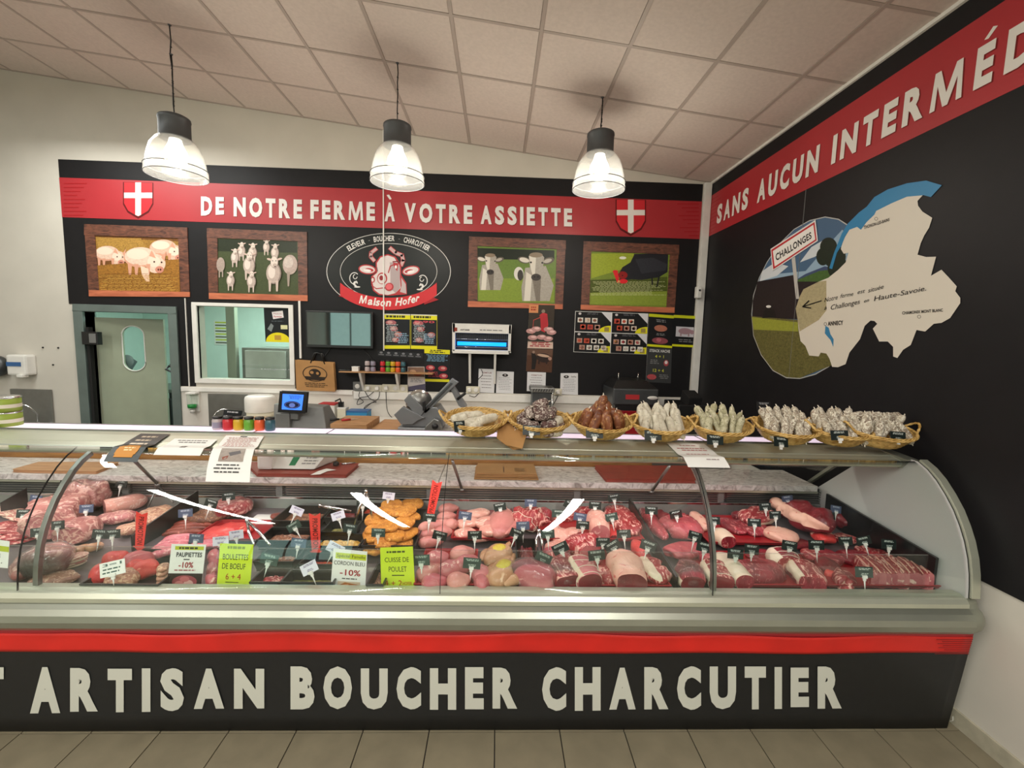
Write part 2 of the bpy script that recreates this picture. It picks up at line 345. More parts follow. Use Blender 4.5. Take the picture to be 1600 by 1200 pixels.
class Pr:
    """print on a plane; coordinates go through fn(x,y) -> scene point; n is the outward normal"""
    def __init__(s, fn, n, step=.00025, start=.0006): s.fn = fn; s.n = Vector(n).normalized(); s.st = step; s.k = start; s.mb = MB()
    def poly(s, pts, col, mi=0, up=True):
        P4 = [s.fn(*p)+s.n*s.k for p in pts]
        a = Vector()
        for i in range(len(P4)): a += P4[i].cross(P4[(i+1) % len(P4)])
        if a.dot(s.n) < 0: P4 = P4[::-1]
        s.mb.add(P4, [tuple(range(len(P4)))], mi, False, col)
        if up: s.k += s.st
        return s
    def rect(s, x0, y0, x1, y1, col, mi=0, up=True): return s.poly([(x0, y0), (x1, y0), (x1, y1), (x0, y1)], col, mi, up)
    def ell(s, cx, cy, rx, ry, col, mi=0, up=True, n=22, a=0., a0=0., a1=2*PI):
        ca, sa = math.cos(a), math.sin(a); pts = []
        for i in range(n):
            t = a0+(a1-a0)*i/(n if a1-a0 > 6.28 else n-1); x = rx*math.cos(t); y = ry*math.sin(t); pts.append((cx+x*ca-y*sa, cy+x*sa+y*ca))
        return s.poly(pts, col, mi, up)
    def ring(s, cx, cy, rx, ry, w, col, n=48, a0=0., a1=2*PI):
        for i in range(n):
            t0 = a0+(a1-a0)*i/n; t1 = a0+(a1-a0)*(i+1)/n
            s.poly([(cx+rx*math.cos(t0), cy+ry*math.sin(t0)), (cx+rx*math.cos(t1), cy+ry*math.sin(t1)), (cx+(rx-w)*math.cos(t1), cy+(ry-w)*math.sin(t1)), (cx+(rx-w)*math.cos(t0), cy+(ry-w)*math.sin(t0))], col, 0, False)
        s.k += s.st; return s
    def line(s, pts, w, col, up=True):
        for (x0, y0), (x1, y1) in zip(pts[:-1], pts[1:]):
            dx, dy = x1-x0, y1-y0; l = math.hypot(dx, dy) or 1; nx, ny = -dy/l*w/2, dx/l*w/2; ex, ey = dx/l*w*.3, dy/l*w*.3
            s.poly([(x0+nx-ex, y0+ny-ey), (x1+nx+ex, y1+ny+ey), (x1-nx+ex, y1-ny+ey), (x0-nx-ex, y0-ny-ey)], col, 0, False)
        if up: s.k += s.st
        return s
    def text(s, txt, q, col, bold=.03, fit=None):
        """q: four corners of the cap-height box: top-left, top-right, bottom-right, bottom-left"""
        vs, fs = glyphs(txt, bold); c0, c1 = capof(bold); tl, tr, br, bl = q; P4 = []
        for u, v in vs:
            w = (v-c0)/(c1-c0)
            x = (bl[0]*(1-u)+br[0]*u)*(1-w)+(tl[0]*(1-u)+tr[0]*u)*w; y = (bl[1]*(1-u)+br[1]*u)*(1-w)+(tl[1]*(1-u)+tr[1]*u)*w
            P4.append(s.fn(x, y)+s.n*s.k)
        f = fs[0]; a = Vector()
        for i in range(len(f)): a += P4[f[i]].cross(P4[f[(i+1) % len(f)]])
        fs2 = []
        for g in fs:
            a = Vector()
            for i in range(len(g)): a += P4[g[i]].cross(P4[g[(i+1) % len(g)]])
            fs2.append(g[::-1] if a.dot(s.n) < 0 else g)
        fs = fs2
        s.mb.add(P4, fs, 0, False, col); s.k += s.st; return s
    def tb(s, txt, x0, y0, x1, y1, col, bold=.03): return s.text(txt, [(x0, y0), (x1, y0), (x1, y1), (x0, y1)], col, bold)
    def scrib(s, x0, y0, x1, y1, n, col, seed=1, fill=.5, words=4):   # lines of print too small to read
        r = random.Random(seed); h = (y1-y0)/n
        for i in range(n):
            y = y0+i*h; a = x0+(x1-x0)*r.uniform(0, .12); b = x1-(x1-x0)*r.uniform(0, .2); x = a
            while x < b:
                w = (x1-x0)/words*r.uniform(.35, .9); e = min(b, x+w)
                s.rect(x, y, e, y+h*fill, col, 0, False); x = e+(x1-x0)/words*.14
        s.k += s.st; return s
    def build(s, name, parent=None, mats=('print',), **k): return s.mb.build(name, list(mats), parent, **k)
ORD = ['first', 'second', 'third', 'fourth', 'fifth', 'sixth', 'seventh', 'eighth', 'ninth', 'tenth', 'eleventh', 'twelfth']
def sheet(P4, n, th, mats, name, label, cat, group=None, fn=None, draw=None, part='print'):
    """a sheet/board with real thickness plus what is printed on it"""
    P4 = [Vector(p) for p in P4]; c = sum(P4, Vector())/len(P4)
    t = thing(name, label, cat, c, 0, group)
    a = Vector()
    for i in range(len(P4)): a += P4[i].cross(P4[(i+1) % len(P4)])
    if a.dot(Vector(n)) < 0: P4 = P4[::-1]
    MB().plate(P4, n, th).build('panel' if th > .004 else 'sheet', mats, t)
    if draw:
        pr = Pr(fn, n); draw(pr); pr.build(part, t, ('print', 'print_rough', 'print_straw'))
    return t
def bil(q):      # bilinear map of the unit square (x right, y down) onto four corners tl,tr,br,bl
    a, b, c, d = [Vector(p) for p in q]
    return lambda x, y: (a*(1-x)+b*x)*(1-y)+(d*(1-x)+c*x)*y
# ================================================================== THE SETTING
WY, RX, LX = 5.02, 2.31, -6.4
CZ0, CSL = 3.614, -.1136                       # ceiling height at x=2.25 and its slope along x
def cz(x): return CZ0+(x-2.25)*CSL
DX0, DX1, DTOP = -4.50, -3.60, 2.02            # door opening
WX0, WX1, WZ0, WZ1 = -3.30, -2.31, 1.315, 2.115  # window opening
# floor with its tiles
mb = MB(); mb.bx(LX, RX+.05, -7, 8.2, -.06, -.006); floor = structure(mb.build('floor', 'grout'))
mb = MB(); mb.bx(LX, RX, -7, .06, -.02, 0); mb.build('floor_covering', 'shop_floor', floor)
t0, tf = -1.8234, .3083
tm = MB(); tm.box((0, 0, 0), (tf-.005, tf*2-.005, .012)); tme = tm.mesh('tile', 'tile_floor', bev=.0012)
for i in range(-9, 14):
    for j in range(4):
        o = bpy.data.objects.new('tile', tme); C.objects.link(o); o.parent = floor; o.location = (t0+(i+.5)*tf, 2.22-j*tf*2, -.004+random.uniform(-.0004, .0004))
mb = MB(); mb.bx(LX, RX, 2.55, 8.2, -.006, 0); o = mb.build('floor_covering', 'grout', floor)
# back wall
mb = MB()
def wallbox(x0, x1, z0, z1): mb.bx(x0, x1, WY, WY+.12, z0, z1)
wallbox(LX, DX0, 0, 4.7); wallbox(DX0, DX1, DTOP, 4.7); wallbox(DX1, WX0, 0, 4.7); wallbox(WX0, WX1, 0, WZ0); wallbox(WX0, WX1, WZ1, 4.7); wallbox(WX1, RX, 0, 4.7)
wall_back = structure(mb.build('wall_back', 'white_wall'))
mb = MB(); mb.bx(RX, RX+.1, -7, 8.2, 0, 4.0); structure(mb.build('wall_right', 'white_wall'))
mb = MB(); mb.bx(LX-.1, LX, -7, 5.1, 0, 4.9); structure(mb.build('wall_left', 'white_wall'))
mb = MB(); mb.bx(LX, RX, -7.1, -7, 0, 4.9); structure(mb.build('wall_front', 'shop_wall'))
wf = structure(MB().bx(-6.3, -3.2, -7.0, -6.96, .35, 3.1).build('window_2', 'grey_plastic'))
for k in range(4): MB().bx(-6.24+k*.76, -5.54+k*.76, -6.965, -6.955, .42, 3.03).build('pane', 'window_day', wf)
mb = MB(); mb.bx(RX-.012, RX, -1, 5, 0, .085); structure(mb.build('baseboard_right', 'skirting', bev=.003))
# ceiling: sloping slab, hung tiles and bars
def slab(name, mat, x0, x1, y0, y1, dz0, dz1, parent=None):
    b = MB(); vs = [(x, y, cz(x)+d) for x in (x0, x1) for y in (y0, y1) for d in (dz0, dz1)]
    b.add(vs, [(0, 1, 3, 2), (4, 6, 7, 5), (0, 4, 5, 1), (2, 3, 7, 6), (0, 2, 6, 4), (1, 5, 7, 3)]); return b.build(name, mat, parent)
ceiling = structure(slab('ceiling', 'grout', LX, RX, -7, WY, .02, .08))
slab('plain_ceiling', 'tile_ceiling', LX, RX, -7, -1.36, 0, .02, ceiling)
cx0, cp, cyp, cyr = -4.4587, .58674, .635, 5.005
ang = math.atan(CSL)
tm = MB(); tm.box((0, 0, 0), (cp/math.cos(ang)-.026, cyp-.026, .014)); tme = tm.mesh('ceiling_tile', 'tile_ceiling', bev=.003)
for i in range(-4, 12):
    for j in range(10):
        x = cx0+(i+.5)*cp; y = cyr-(j+.5)*cyp
        if x > RX-.25: continue
        o = bpy.data.objects.new('ceiling_tile', tme); C.objects.link(o); o.parent = ceiling
        o.location = (x, y, cz(x)+.008+random.uniform(-.001, .001)); o.rotation_euler = (0, -ang, 0)
tm = MB(); tm.box((0, 0, 0), ((RX-cx0-11*cp)-.02, cyp-.026, .014)); tme2 = tm.mesh('ceiling_tile', 'tile_ceiling')
for j in range(10):
    x = (RX+cx0+11*cp)/2; o = bpy.data.objects.new('ceiling_tile', tme2); C.objects.link(o); o.parent = ceiling; o.location = (x, cyr-(j+.5)*cyp, cz(x)+.008); o.rotation_euler = (0, -ang, 0)
for i in range(-3, 12): x = cx0+i*cp; slab('grid_bar', 'ceiling_grid', x-.012, x+.012, -1.4, WY, -.002, .012, ceiling)
for j in range(0, 11): y = cyr-j*cyp; slab('grid_bar', 'ceiling_grid', LX, RX, y-.012, y+.012, -.001, .012, ceiling)
slab('edge_trim', 'white_plastic', RX-.02, RX, -1.4, WY, -.022, .0, ceiling)
# room behind the door and the window
mb = MB(); mb.bx(-6.3, -.6, 8.0, 8.1, 0, 3.2); mb.bx(-6.3, -6.2, 5.14, 8.0, 0, 3.2); mb.bx(-.7, -.6, 5.14, 8.0, 0, 3.2); mb.bx(-6.3, -.6, 5.14, 8.1, 3.0, 3.1)

structure(mb.build('wall_far_room', 'back_wall_paint'))
# door: steel frame, leaf with an oval window standing ajar into the far room
mb = MB()
for a in ((DX0-.10, DX0, 0, DTOP), (DX1, DX1+.09, 0, DTOP)): mb.bx(a[0], a[1], WY-.03, WY+.14, a[2], a[3])
mb.bx(DX0-.10, DX1+.09, WY-.03, WY+.14, DTOP, DTOP+.075)
door = structure(mb.build('door_1', 'frame_steel', bev=.004))
mb = MB(); ca = math.radians(15); L = .64
def lf(u, w, z): return (DX0+.03+u*math.cos(ca)-w*math.sin(ca), WY+.08+u*math.sin(ca)+w*math.cos(ca), z)
oc, oz, ow, oh = .345, 1.62, .105, .20
outer = [(0, 0), (L, 0), (L, 1.96), (0, 1.96)]
N = 40; inner = []
for i in range(N):
    t = 2*PI*i/N; x = ow*math.cos(t); z = ow*math.sin(t)+(.15 if math.sin(t) > 0 else -.15); inner.append((oc+x, oz+z))
def bord(p):
    dx, dz = p[0]-oc, p[1]-oz; ts = []
    if dx > 1e-9: ts.append((L-oc)/dx)
    if dx < -1e-9: ts.append(-oc/dx)
    if dz > 1e-9: ts.append((1.96-oz)/dz)
    if dz < -1e-9: ts.append(-oz/dz)
    k = min(ts); return (oc+dx*k, oz+dz*k)
for w, fl in ((0, 0), (.04, 1)):
    for i in range(N):
        a, b = inner[i], inner[(i+1) % N]; A, B = bord(a), bord(b); q = [lf(*(p[0], w, p[1])) for p in (a, A, B, b)]
        mb.add(q, [(0, 1, 2, 3)])
        # fill the corners
        for cxn in outer:
            if (abs(A[0]-cxn[0]) < 1e-6 or abs(B[0]-cxn[0]) < 1e-6) and (abs(A[1]-cxn[1]) < 1e-6 or abs(B[1]-cxn[1]) < 1e-6) and A[0] != B[0] and A[1] != B[1]:
                mb.add([lf(A[0], w, A[1]), lf(cxn[0], w, cxn[1]), lf(B[0], w, B[1])], [(0, 1, 2)])
for i in range(N):
    a, b = inner[i], inner[(i+1) % N]; mb.add([lf(a[0], 0, a[1]), lf(b[0], 0, b[1]), lf(b[0], .04, b[1]), lf(a[0], .04, a[1])], [(0, 1, 2, 3)])
for i in range(4):
    a, b = outer[i], outer[(i+1) % 4]; mb.add([lf(a[0], 0, a[1]), lf(b[0], 0, b[1]), lf(b[0], .04, b[1]), lf(a[0], .04, a[1])], [(0, 1, 2, 3)])
leaf = mb.build('door_leaf', 'door_leaf', door)
mb = MB(); mb.tube([lf(p[0], -.004, p[1]) for p in inner], .006, 6, closed=True); mb.build('window_rim', 'white_plastic', leaf)
mb = MB(); mb.add([lf(p[0], .02, p[1]) for p in inner], [tuple(range(N))]); mb.build('oval_pane', 'glass_thin', leaf)
mb = MB(); mb.box((DX0+.035, WY-.0, .9), (.03, .05, 1.9)); mb.build('hinge_rail', 'rubber', door)
mb = MB(); mb.bx(DX0-.0, DX0+.17, WY-.06, WY+.0, 1.66, 1.80); o = mb.build('door_closer', ['black_plastic'], door, bev=.006, label='black control box on the hinge side of the door frame')
mb = MB(); mb.bx(DX0+.085, DX0+.155, WY-.068, WY-.058, 1.68, 1.78); mb.build('cover', 'grey_plastic', o, bev=.003)
mb = MB(); mb.bx(DX1-.10, DX1-.0, WY+.10, WY+.135, 1.42, 1.46); mb.tube([(DX1-.10, WY+.1, 1.44), (DX1-.13, WY+.08, 1.40), (DX1-.04, WY+.08, 1.36)], .012); mb.build('door_handle', 'steel_dark', door)
# window
mb = MB(); w = .05
mb.bx(WX0-w, WX1+w, WY-.02, WY+.03, WZ1, WZ1+.035); mb.bx(WX0-w, WX1+w, WY-.02, WY+.03, WZ0-w, WZ0); mb.bx(WX0-w, WX0, WY-.02, WY+.03, WZ0, WZ1); mb.bx(WX1, WX1+w, WY-.02, WY+.03, WZ0, WZ1)
win = structure(mb.build('window_1', 'white_plastic', bev=.004))
mb = MB(); mb.bx(WX0, WX1, WY+.02, WY+.028, WZ0, WZ1); mb.build('pane', 'glass', win)
# lower wall panels and dado
mb = MB(); mb.bx(-3.53, RX-.02, WY-.012, WY, 0, 1.222); structure(mb.build('trim_1', 'lower_wall'))
# far-room furniture seen through door and window
t = thing('cold_room_unit', 'grey steel cold-room unit seen through the serving window', 'cabinet', (-3.4, 6.6, 0))
b = MB(); b.bx(-3.62, -2.3, 6.4, 7.2, 0, 1.62); b.build('body', 'steel', t, bev=.01); b = MB(); b.bx(-3.80, -3.68, 6.36, 6.44, .0, 3.0); b.build('pillar', 'alu_light', t, bev=.004)
b = MB(); b.bx(-3.56, -3.0, 6.37, 6.4, 1.2, 1.58); b.build('door', 'white_plastic', t)
for z in (1.26, 1.34, 1.42): b = MB(); b.tube([(-3.6, 6.34, z-.25), (-2.4, 6.34, z-.25)], .008); b.build('shelf_rail', 'chrome', t)
t = thing('work_table', 'steel work table in the room behind the half-open door', 'table', (-5.6, 6.9, 0))
b = MB(); b.bx(-6.1, -4.7, 6.6, 7.4, .92, .97); b.build('top', 'steel', t, bev=.004)
for x in (-6.0, -4.8):
    for y in (6.65, 7.35): b = MB(); b.bx(x-.02, x+.02, y-.02, y+.02, 0, .92); b.build('leg', 'steel_dark', t)
b = MB(); b.bx(-5.2, -4.72, 6.5, 6.58, .05, .85); b.build('dark_door', 'black_plastic', t, bev=.02)
t = thing('meat_saw', 'dark band saw on the table seen through the oval door window', 'machine', (-5.75, 6.9, .97))
b = MB(); b.box((-5.85, 6.9, 1.02), (.34, .25, .1)); b.box((-5.66, 6.9, 1.2), (.1, .12, .42), (0, .6, 0)); b.build('body', 'steel_dark', t, bev=.01)
b = MB(); b.lathe([(.09, -.02), (.09, .02)], 20, (-5.56, 6.83, 1.36), R=Euler((PI/2, 0, 0)).to_matrix()); b.build('wheel', 'grey_plastic', t)
fnf = lambda x, y: Vector((-4.98+x*.26, 7.99, 2.02-y*.42))
# notices on the far wall
def draw(p):
    for k in range(8): p.rect(.08, .04+k*.12, .92, .04+k*.12+.06, '#c8cf3a' if k % 2 == 0 else '#55594e', 0, False)
sheet([fnf(0, 0), fnf(1, 0), fnf(1, 1), fnf(0, 1)], (0, -1, 0), .002, 'paper', 'notice', 'yellow and grey striped notice on the wall behind the serving window', 'poster', None, fnf, draw)
# ================================================================== WALL GRAPHICS
CW = {'I': .26, 'T': .74, 'N': .92, 'O': .98, 'M': 1.1, 'E': .64, 'F': .62, 'D': .86, 'S': .72, 'L': .6, 'R': .84, 'B': .82, 'H': .9, 'C': .84}; GAP = .26
def bw(x, y): return aY(x, y, WY-.006)
NB = (0, -1, 0)
BL, BR, BZ0, BZ1 = -4.655, 2.215, 1.225, 3.592
def panel(x0, x1, z0, z1, off=0): return (x0, x1, z0, z1)
g = thing('wall_graphic', 'black printed wall graphic with the red slogan band across the back wall', 'banner', (-1.2, WY, 1.225))
fx0, fx1 = DX0-.10, DX1+.09
pcs = [(BL, fx0, DTOP+.075, BZ1), (fx0, fx1, DTOP+.075, BZ1), (fx1, WX0-.05, BZ0, BZ1), (WX0-.05, WX1+.05, WZ1+.035, BZ1), (WX1+.05, -1.31, BZ0, BZ1), (-1.31, BR, BZ0, BZ1)]
for a in pcs: b = MB(); b.bx(a[0], a[1], WY-.006, WY, a[2], a[3]); b.build('panel', 'black_print', g)
b = MB(); b.bx(fx1, WX0-.05, WY-.0055, WY, BZ0, 1.26)
def zl(x): return 3.405+(x+4.65)*0
RZ0, RZ1 = 3.003, 3.407
b = MB(); b.bx(BL, BR, WY-.009, WY-.006, RZ0, RZ1); band = b.build('slogan_band', 'red_print', g, label='red band with white slogan')
def wordpr(): return Pr(lambda x, y: aY(x, y, WY-.009), NB)
for s_, x0, x1, ya, yb, yc, yd in (('DE', 314, 350, 307, 308, 335, 337), ('NOTRE', 365, 472, 308, 312, 342, 338), ('FERME', 485, 586, 312, 316, 345, 342), ('A', 601, 617, 316, 317, 346, 346), ('VOTRE', 632, 738, 317, 321, 350, 347), ('ASSIETTE', 751, 894, 321, 326, 354, 350)):
    sh = 1.0; ws = [CW.get(c, .86) for c in s_]; tot = sum(ws)+GAP*(len(s_)-1); ac = 0
    pr = wordpr()
    for c, w_ in zip(s_, ws):
        ua, ub = ac/tot, (ac+w_)/tot; ac += w_+GAP; xa, xb = x0+(x1-x0)*ua, x0+(x1-x0)*ub; ta, tb_ = ya+(yb-ya)*ua, ya+(yb-ya)*ub; da, db = yd+(yc-yd)*ua, yd+(yc-yd)*ub
        for q_, cc in ((sh, '#7a1015'), (0, '#e6e3e0')): pr.text(c, [(xa+q_, ta+q_), (xb+q_, tb_+q_), (xb+q_, db+q_), (xa+q_, da+q_)], cc, .05)
        pr.k -= 2*pr.st
    pr.k += 3*pr.st
    if s_ == 'A': pr.poly([(604, 305), (608, 304), (612, 311), (609, 312)], '#e6e3e0')
    pr.build('word', band)
pr = wordpr()
# shields with white crosses
for cx, cy in ((216, 311), (985.5, 338)):
    w, h = 22, 26
    def shp(k, dy=0): return [(cx-w*k, cy-h*k+dy), (cx+w*k, cy-h*k+dy+1), (cx+w*k, cy+h*.25*k+dy), (cx+w*.7*k, cy+h*.7*k+dy), (cx, cy+h*1.05*k+dy), (cx-w*.7*k, cy+h*.7*k+dy), (cx-w*k, cy+h*.25*k+dy)]
    pr.poly(shp(1.08, 1.5), '#5c0c10'); pr.poly(shp(1.0), '#cf2b33'); pr.poly([(cx-4.5, cy-h), (cx+4.5, cy-h), (cx+4.5, cy+h*.95), (cx, cy+h*1.03), (cx-4.5, cy+h*.95)], '#ece9e4')
    pr.rect(cx-w, cy-10, cx+w, cy-1.5, '#ece9e4')
for k in range(9):      # speed lines at the band's ends
    y = 286+k*6.2; pr.rect(100, y, 136-(k*5 % 17), y+1.4, '#a51e24', 0, False); pr.rect(1058+(k*7 % 19), y+32, 1092, y+33.4, '#a51e24', 0, False)
pr.build('shields', band)
# printed picture frames, with thickness of print board
def zc4(x, y): return (80+x/4, 230+y/4)
def zc6(x, y): return (720+x/4, 330+y/4)
def frame(name, zf, O, I, label, draw, bg):
    P4 = [aY(*zf(*p), WY-.006) for p in O]; I4 = [aY(*zf(*p), WY-.014) for p in I]
    t = thing('framed_picture', label, 'picture', sum(P4, Vector())/4, 0, 'farm animal pictures on the black wall')
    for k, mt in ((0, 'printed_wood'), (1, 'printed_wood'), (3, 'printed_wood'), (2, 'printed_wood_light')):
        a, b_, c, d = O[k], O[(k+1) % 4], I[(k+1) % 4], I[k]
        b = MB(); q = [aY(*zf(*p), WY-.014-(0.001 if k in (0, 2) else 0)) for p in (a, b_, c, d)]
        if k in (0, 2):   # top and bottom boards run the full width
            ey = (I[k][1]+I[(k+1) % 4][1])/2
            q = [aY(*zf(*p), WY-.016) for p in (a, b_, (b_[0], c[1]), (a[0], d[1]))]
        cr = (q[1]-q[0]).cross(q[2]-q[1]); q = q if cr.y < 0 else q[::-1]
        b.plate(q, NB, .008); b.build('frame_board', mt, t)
    pr = Pr(lambda x, y: aY(*zf(x, y), WY-.0075), NB, .00012, 0)
    pr.poly(I, bg[0], bg[1]); draw(pr); pr.build('picture', t, ('print', 'print_rough', 'print_straw')); return t
def pig(p, cx, cy, s, fl=1, col='#eecbb4', dk='#d39a80', head=1):
    X = lambda a: cx+a*s*fl
    p.ell(X(0), cy, 78*s, 46*s, dk); p.ell(X(0), cy-6*s, 74*s, 42*s, col, 1); p.ell(X(-14), cy-16*s, 50*s, 24*s, '#f0d2be'); p.ell(X(70), cy+28*s, 46*s, 44*s, col, 1); p.ell(X(62), cy+18*s, 30*s, 26*s, '#f0d2be')
    for a in (-50, -20, 35): p.poly([(X(a-9), cy+30*s), (X(a+11), cy+30*s), (X(a+7), cy+80*s), (X(a-4), cy+80*s)], dk)
    p.poly([(X(40), cy-8*s), (X(52), cy-34*s), (X(72), cy+4*s)], dk); p.poly([(X(96), cy), (X(120), cy-30*s), (X(112), cy+18*s)], dk)
    p.ell(X(88), cy+56*s, 20*s, 16*s, '#c98672'); p.ell(X(83), cy+56*s, 4*s, 5*s, '#5a2c22'); p.ell(X(93), cy+56*s, 4*s, 5*s, '#5a2c22')
    p.ell(X(64), cy+20*s, 4*s, 4*s, '#2c1a16'); p.ell(X(98), cy+22*s, 4*s, 4*s, '#2c1a16')
def dpig(p):
    p.poly([(270, 560), (800, 590), (800, 700), (280, 690)], '#b9893e', 2); p.poly([(280, 565), (560, 570), (600, 640), (380, 660), (300, 650)], '#c99a4a', 2)
    pig(p, 700, 630, 1.1, 1, '#e6c0a8'); pig(p, 350, 665, 1.0, 1); p.poly([(285, 740), (800, 700), (806, 905), (300, 895)], '#b87f34', 2); pig(p, 560, 690, 1.35, 1, '#f2d2bc')
    p.poly([(560, 740), (610, 760), (618, 840), (596, 840), (570, 800)], '#efcab2'); p.scrib(300, 800, 800, 900, 18, '#d9a850', 3, .35, 9); p.scrib(300, 790, 800, 900, 15, '#7c4c1c', 5, .25, 11)
frame('pigs', zc4, [(205, 480), (850, 502), (865, 935), (235, 932)], [(272, 548), (793, 570), (808, 905), (300, 893)], 'wood-framed picture of pink pigs standing in straw', dpig, ('#8a5a2c', 2))
def sheep(p, cx, cy, s, col='#c9b7ac', dk='#93837a'):
    p.ell(cx, cy, 42*s, 60*s, dk, 1); p.ell(cx-4*s, cy-2*s, 38*s, 56*s, col, 1); p.ell(cx-12*s, cy-8*s, 20*s, 36*s, '#ddd0c6')
    for a in (-22, 18): p.poly([(cx+(a-8)*s, cy+40*s), (cx+(a+8)*s, cy+40*s), (cx+(a+5)*s, cy+100*s), (cx+(a-5)*s, cy+100*s)], col)
    p.ell(cx+4*s, cy-62*s, 22*s, 34*s, dk); p.ell(cx+2*s, cy-64*s, 19*s, 31*s, '#dccfc4'); p.ell(cx+6*s, cy-44*s, 12*s, 12*s, '#b9a79c')
    p.ell(cx-24*s, cy-78*s, 15*s, 6*s, '#cdb4a8', a=.3); p.ell(cx+32*s, cy-80*s, 15*s, 6*s, '#cdb4a8', a=-.3); p.ell(cx-6*s, cy-70*s, 3*s, 3*s, '#222'); p.ell(cx+12*s, cy-70*s, 3*s, 3*s, '#222'); p.ell(cx+8*s, cy-38*s, 5*s, 3*s, '#3a2c2a')
def dsheep(p):
    p.poly([(1040, 575), (1535, 590), (1538, 660), (1042, 650)], '#2c3422', 1)
    for a in ((1345, 625, .5), (1190, 650, .6), (1260, 660, .65), (1400, 660, .6), (1150, 690, .6)): sheep(p, *a)
    p.ell(1495, 735, 46, 62, '#c4b0a6', 1); p.ell(1485, 720, 30, 36, '#d6c8be', 1); p.ell(1062, 735, 26, 46, '#b3a196', 1); p.rect(1050, 770, 1058, 815, '#a39488'); p.rect(1070, 770, 1078, 812, '#a39488'); p.poly([(1475, 780), (1495, 780), (1490, 870), (1480, 870)], '#a39488')
    for a in ((1240, 740, .9), (1125, 835, .62), (1255, 840, .68), (1395, 790, 1.12)): sheep(p, *a)
frame('sheep', zc4, [(972, 505), (1598, 530), (1602, 962), (985, 948)], [(1038, 565), (1540, 590), (1545, 925), (1042, 910)], 'wood-framed picture of a flock of white sheep and lambs', dsheep, ('#4a5434', 1))
def cow(p, cx, cy, s, fl=1, col='#b3aca0', lt='#d9d3c6', dk='#5f574c'):
    X = lambda a: cx+a*s*fl
    p.poly([(X(-55), cy+20*s), (X(-75), cy+120*s), (X(-70), cy+190*s), (X(70), cy+190*s), (X(90), cy+110*s), (X(50), cy+10*s)], col, 1); p.poly([(X(-50), cy+40*s), (X(-62), cy+190*s), (X(-30), cy+190*s), (X(-20), cy+60*s)], lt)
    p.poly([(X(-20), cy+70*s), (X(0), cy+190*s), (X(20), cy+190*s), (X(26), cy+60*s)], '#857c70', 1)
    p.ell(X(-62), cy-20*s, 32*s, 17*s, dk, a=.25*fl); p.ell(X(-60), cy-20*s, 26*s, 12*s, lt, a=.25*fl); p.ell(X(62), cy-16*s, 32*s, 17*s, dk, a=-.3*fl); p.ell(X(60), cy-16*s, 22*s, 10*s, col, a=-.3*fl)
    p.poly([(X(-38), cy-40*s), (X(-15), cy-58*s), (X(22), cy-56*s), (X(42), cy-34*s), (X(34), cy+30*s), (X(20), cy+72*s), (X(-18), cy+72*s), (X(-30), cy+26*s)], col, 1)
    p.poly([(X(-34), cy-38*s), (X(-14), cy-52*s), (X(0), cy-30*s), (X(-6), cy+60*s), (X(-16), cy+66*s), (X(-28), cy+20*s)], lt)
    p.ell(X(0), cy-46*s, 34*s, 13*s, '#8a7a66'); p.ell(X(0), cy+68*s, 25*s, 18*s, '#3a3430'); p.ell(X(-8), cy+66*s, 5*s, 4*s, '#111'); p.ell(X(10), cy+66*s, 5*s, 4*s, '#111'); p.ell(X(-26), cy-8*s, 5*s, 5*s, '#14100e'); p.ell(X(32), cy-6*s, 5*s, 5*s, '#14100e')
def dcow(p):
    p.poly([(105, 230), (585, 245), (585, 305), (105, 300)], '#1c2414', 1); p.poly([(105, 420), (585, 420), (583, 570), (110, 560)], '#8aa038', 1)
    p.ell(362, 390, 30, 42, '#d8d4cc'); p.ell(372, 400, 18, 34, '#3a3632'); cow(p, 184, 318, .92); cow(p, 470, 330, 1.22)
frame('cows', zc6, [(52, 157), (657, 182), (637, 612), (44, 598)], [(104, 215), (600, 238), (588, 582), (104, 562)], 'wood-framed picture of two pale cows looking at the viewer', dcow, ('#6f8a3a', 1))
def dhen(p):
    p.poly([(815, 265), (1080, 262), (1090, 340), (815, 420)], '#a3b236', 1); p.poly([(805, 430), (1290, 420), (1285, 590), (805, 580)], '#8fa23a', 1)
    p.poly([(805, 430), (1290, 410), (1290, 500), (805, 510)], '#5c6a24', 2); p.scrib(812, 440, 1285, 530, 12, '#c9cc98', 4, .3, 14)
    p.poly([(985, 395), (1010, 350), (1060, 320), (1085, 268), (1296, 262), (1292, 380), (1240, 412), (1130, 430), (1060, 425), (1000, 440)], '#23242a', 1)
    p.poly([(1090, 300), (1200, 290), (1290, 330), (1280, 370), (1130, 390)], '#33353c', 1); p.ell(1012, 400, 30, 24, '#8c1a1a')
    for k in range(5): p.ell(966+k*4, 378+k*15, 17-k*2, 10, '#d8242c')
    p.ell(1015, 438, 28, 14, '#d8242c'); p.ell(1010, 402, 4, 4, '#111'); p.poly([(985, 430), (975, 448), (998, 440)], '#c9a060')
    p.line([(1195, 410), (1196, 460)], 9, '#1c1c1e'); p.line([(1240, 405), (1225, 470)], 9, '#1c1c1e'); p.ell(1012, 292, 22, 9, '#e6e6d8')
frame('hen', zc6, [(768, 187), (1365, 210), (1336, 635), (750, 615)], [(816, 248), (1308, 272), (1285, 602), (804, 585)], 'wood-framed picture of a black hen pecking in grass', dhen, ('#7c9034', 1))
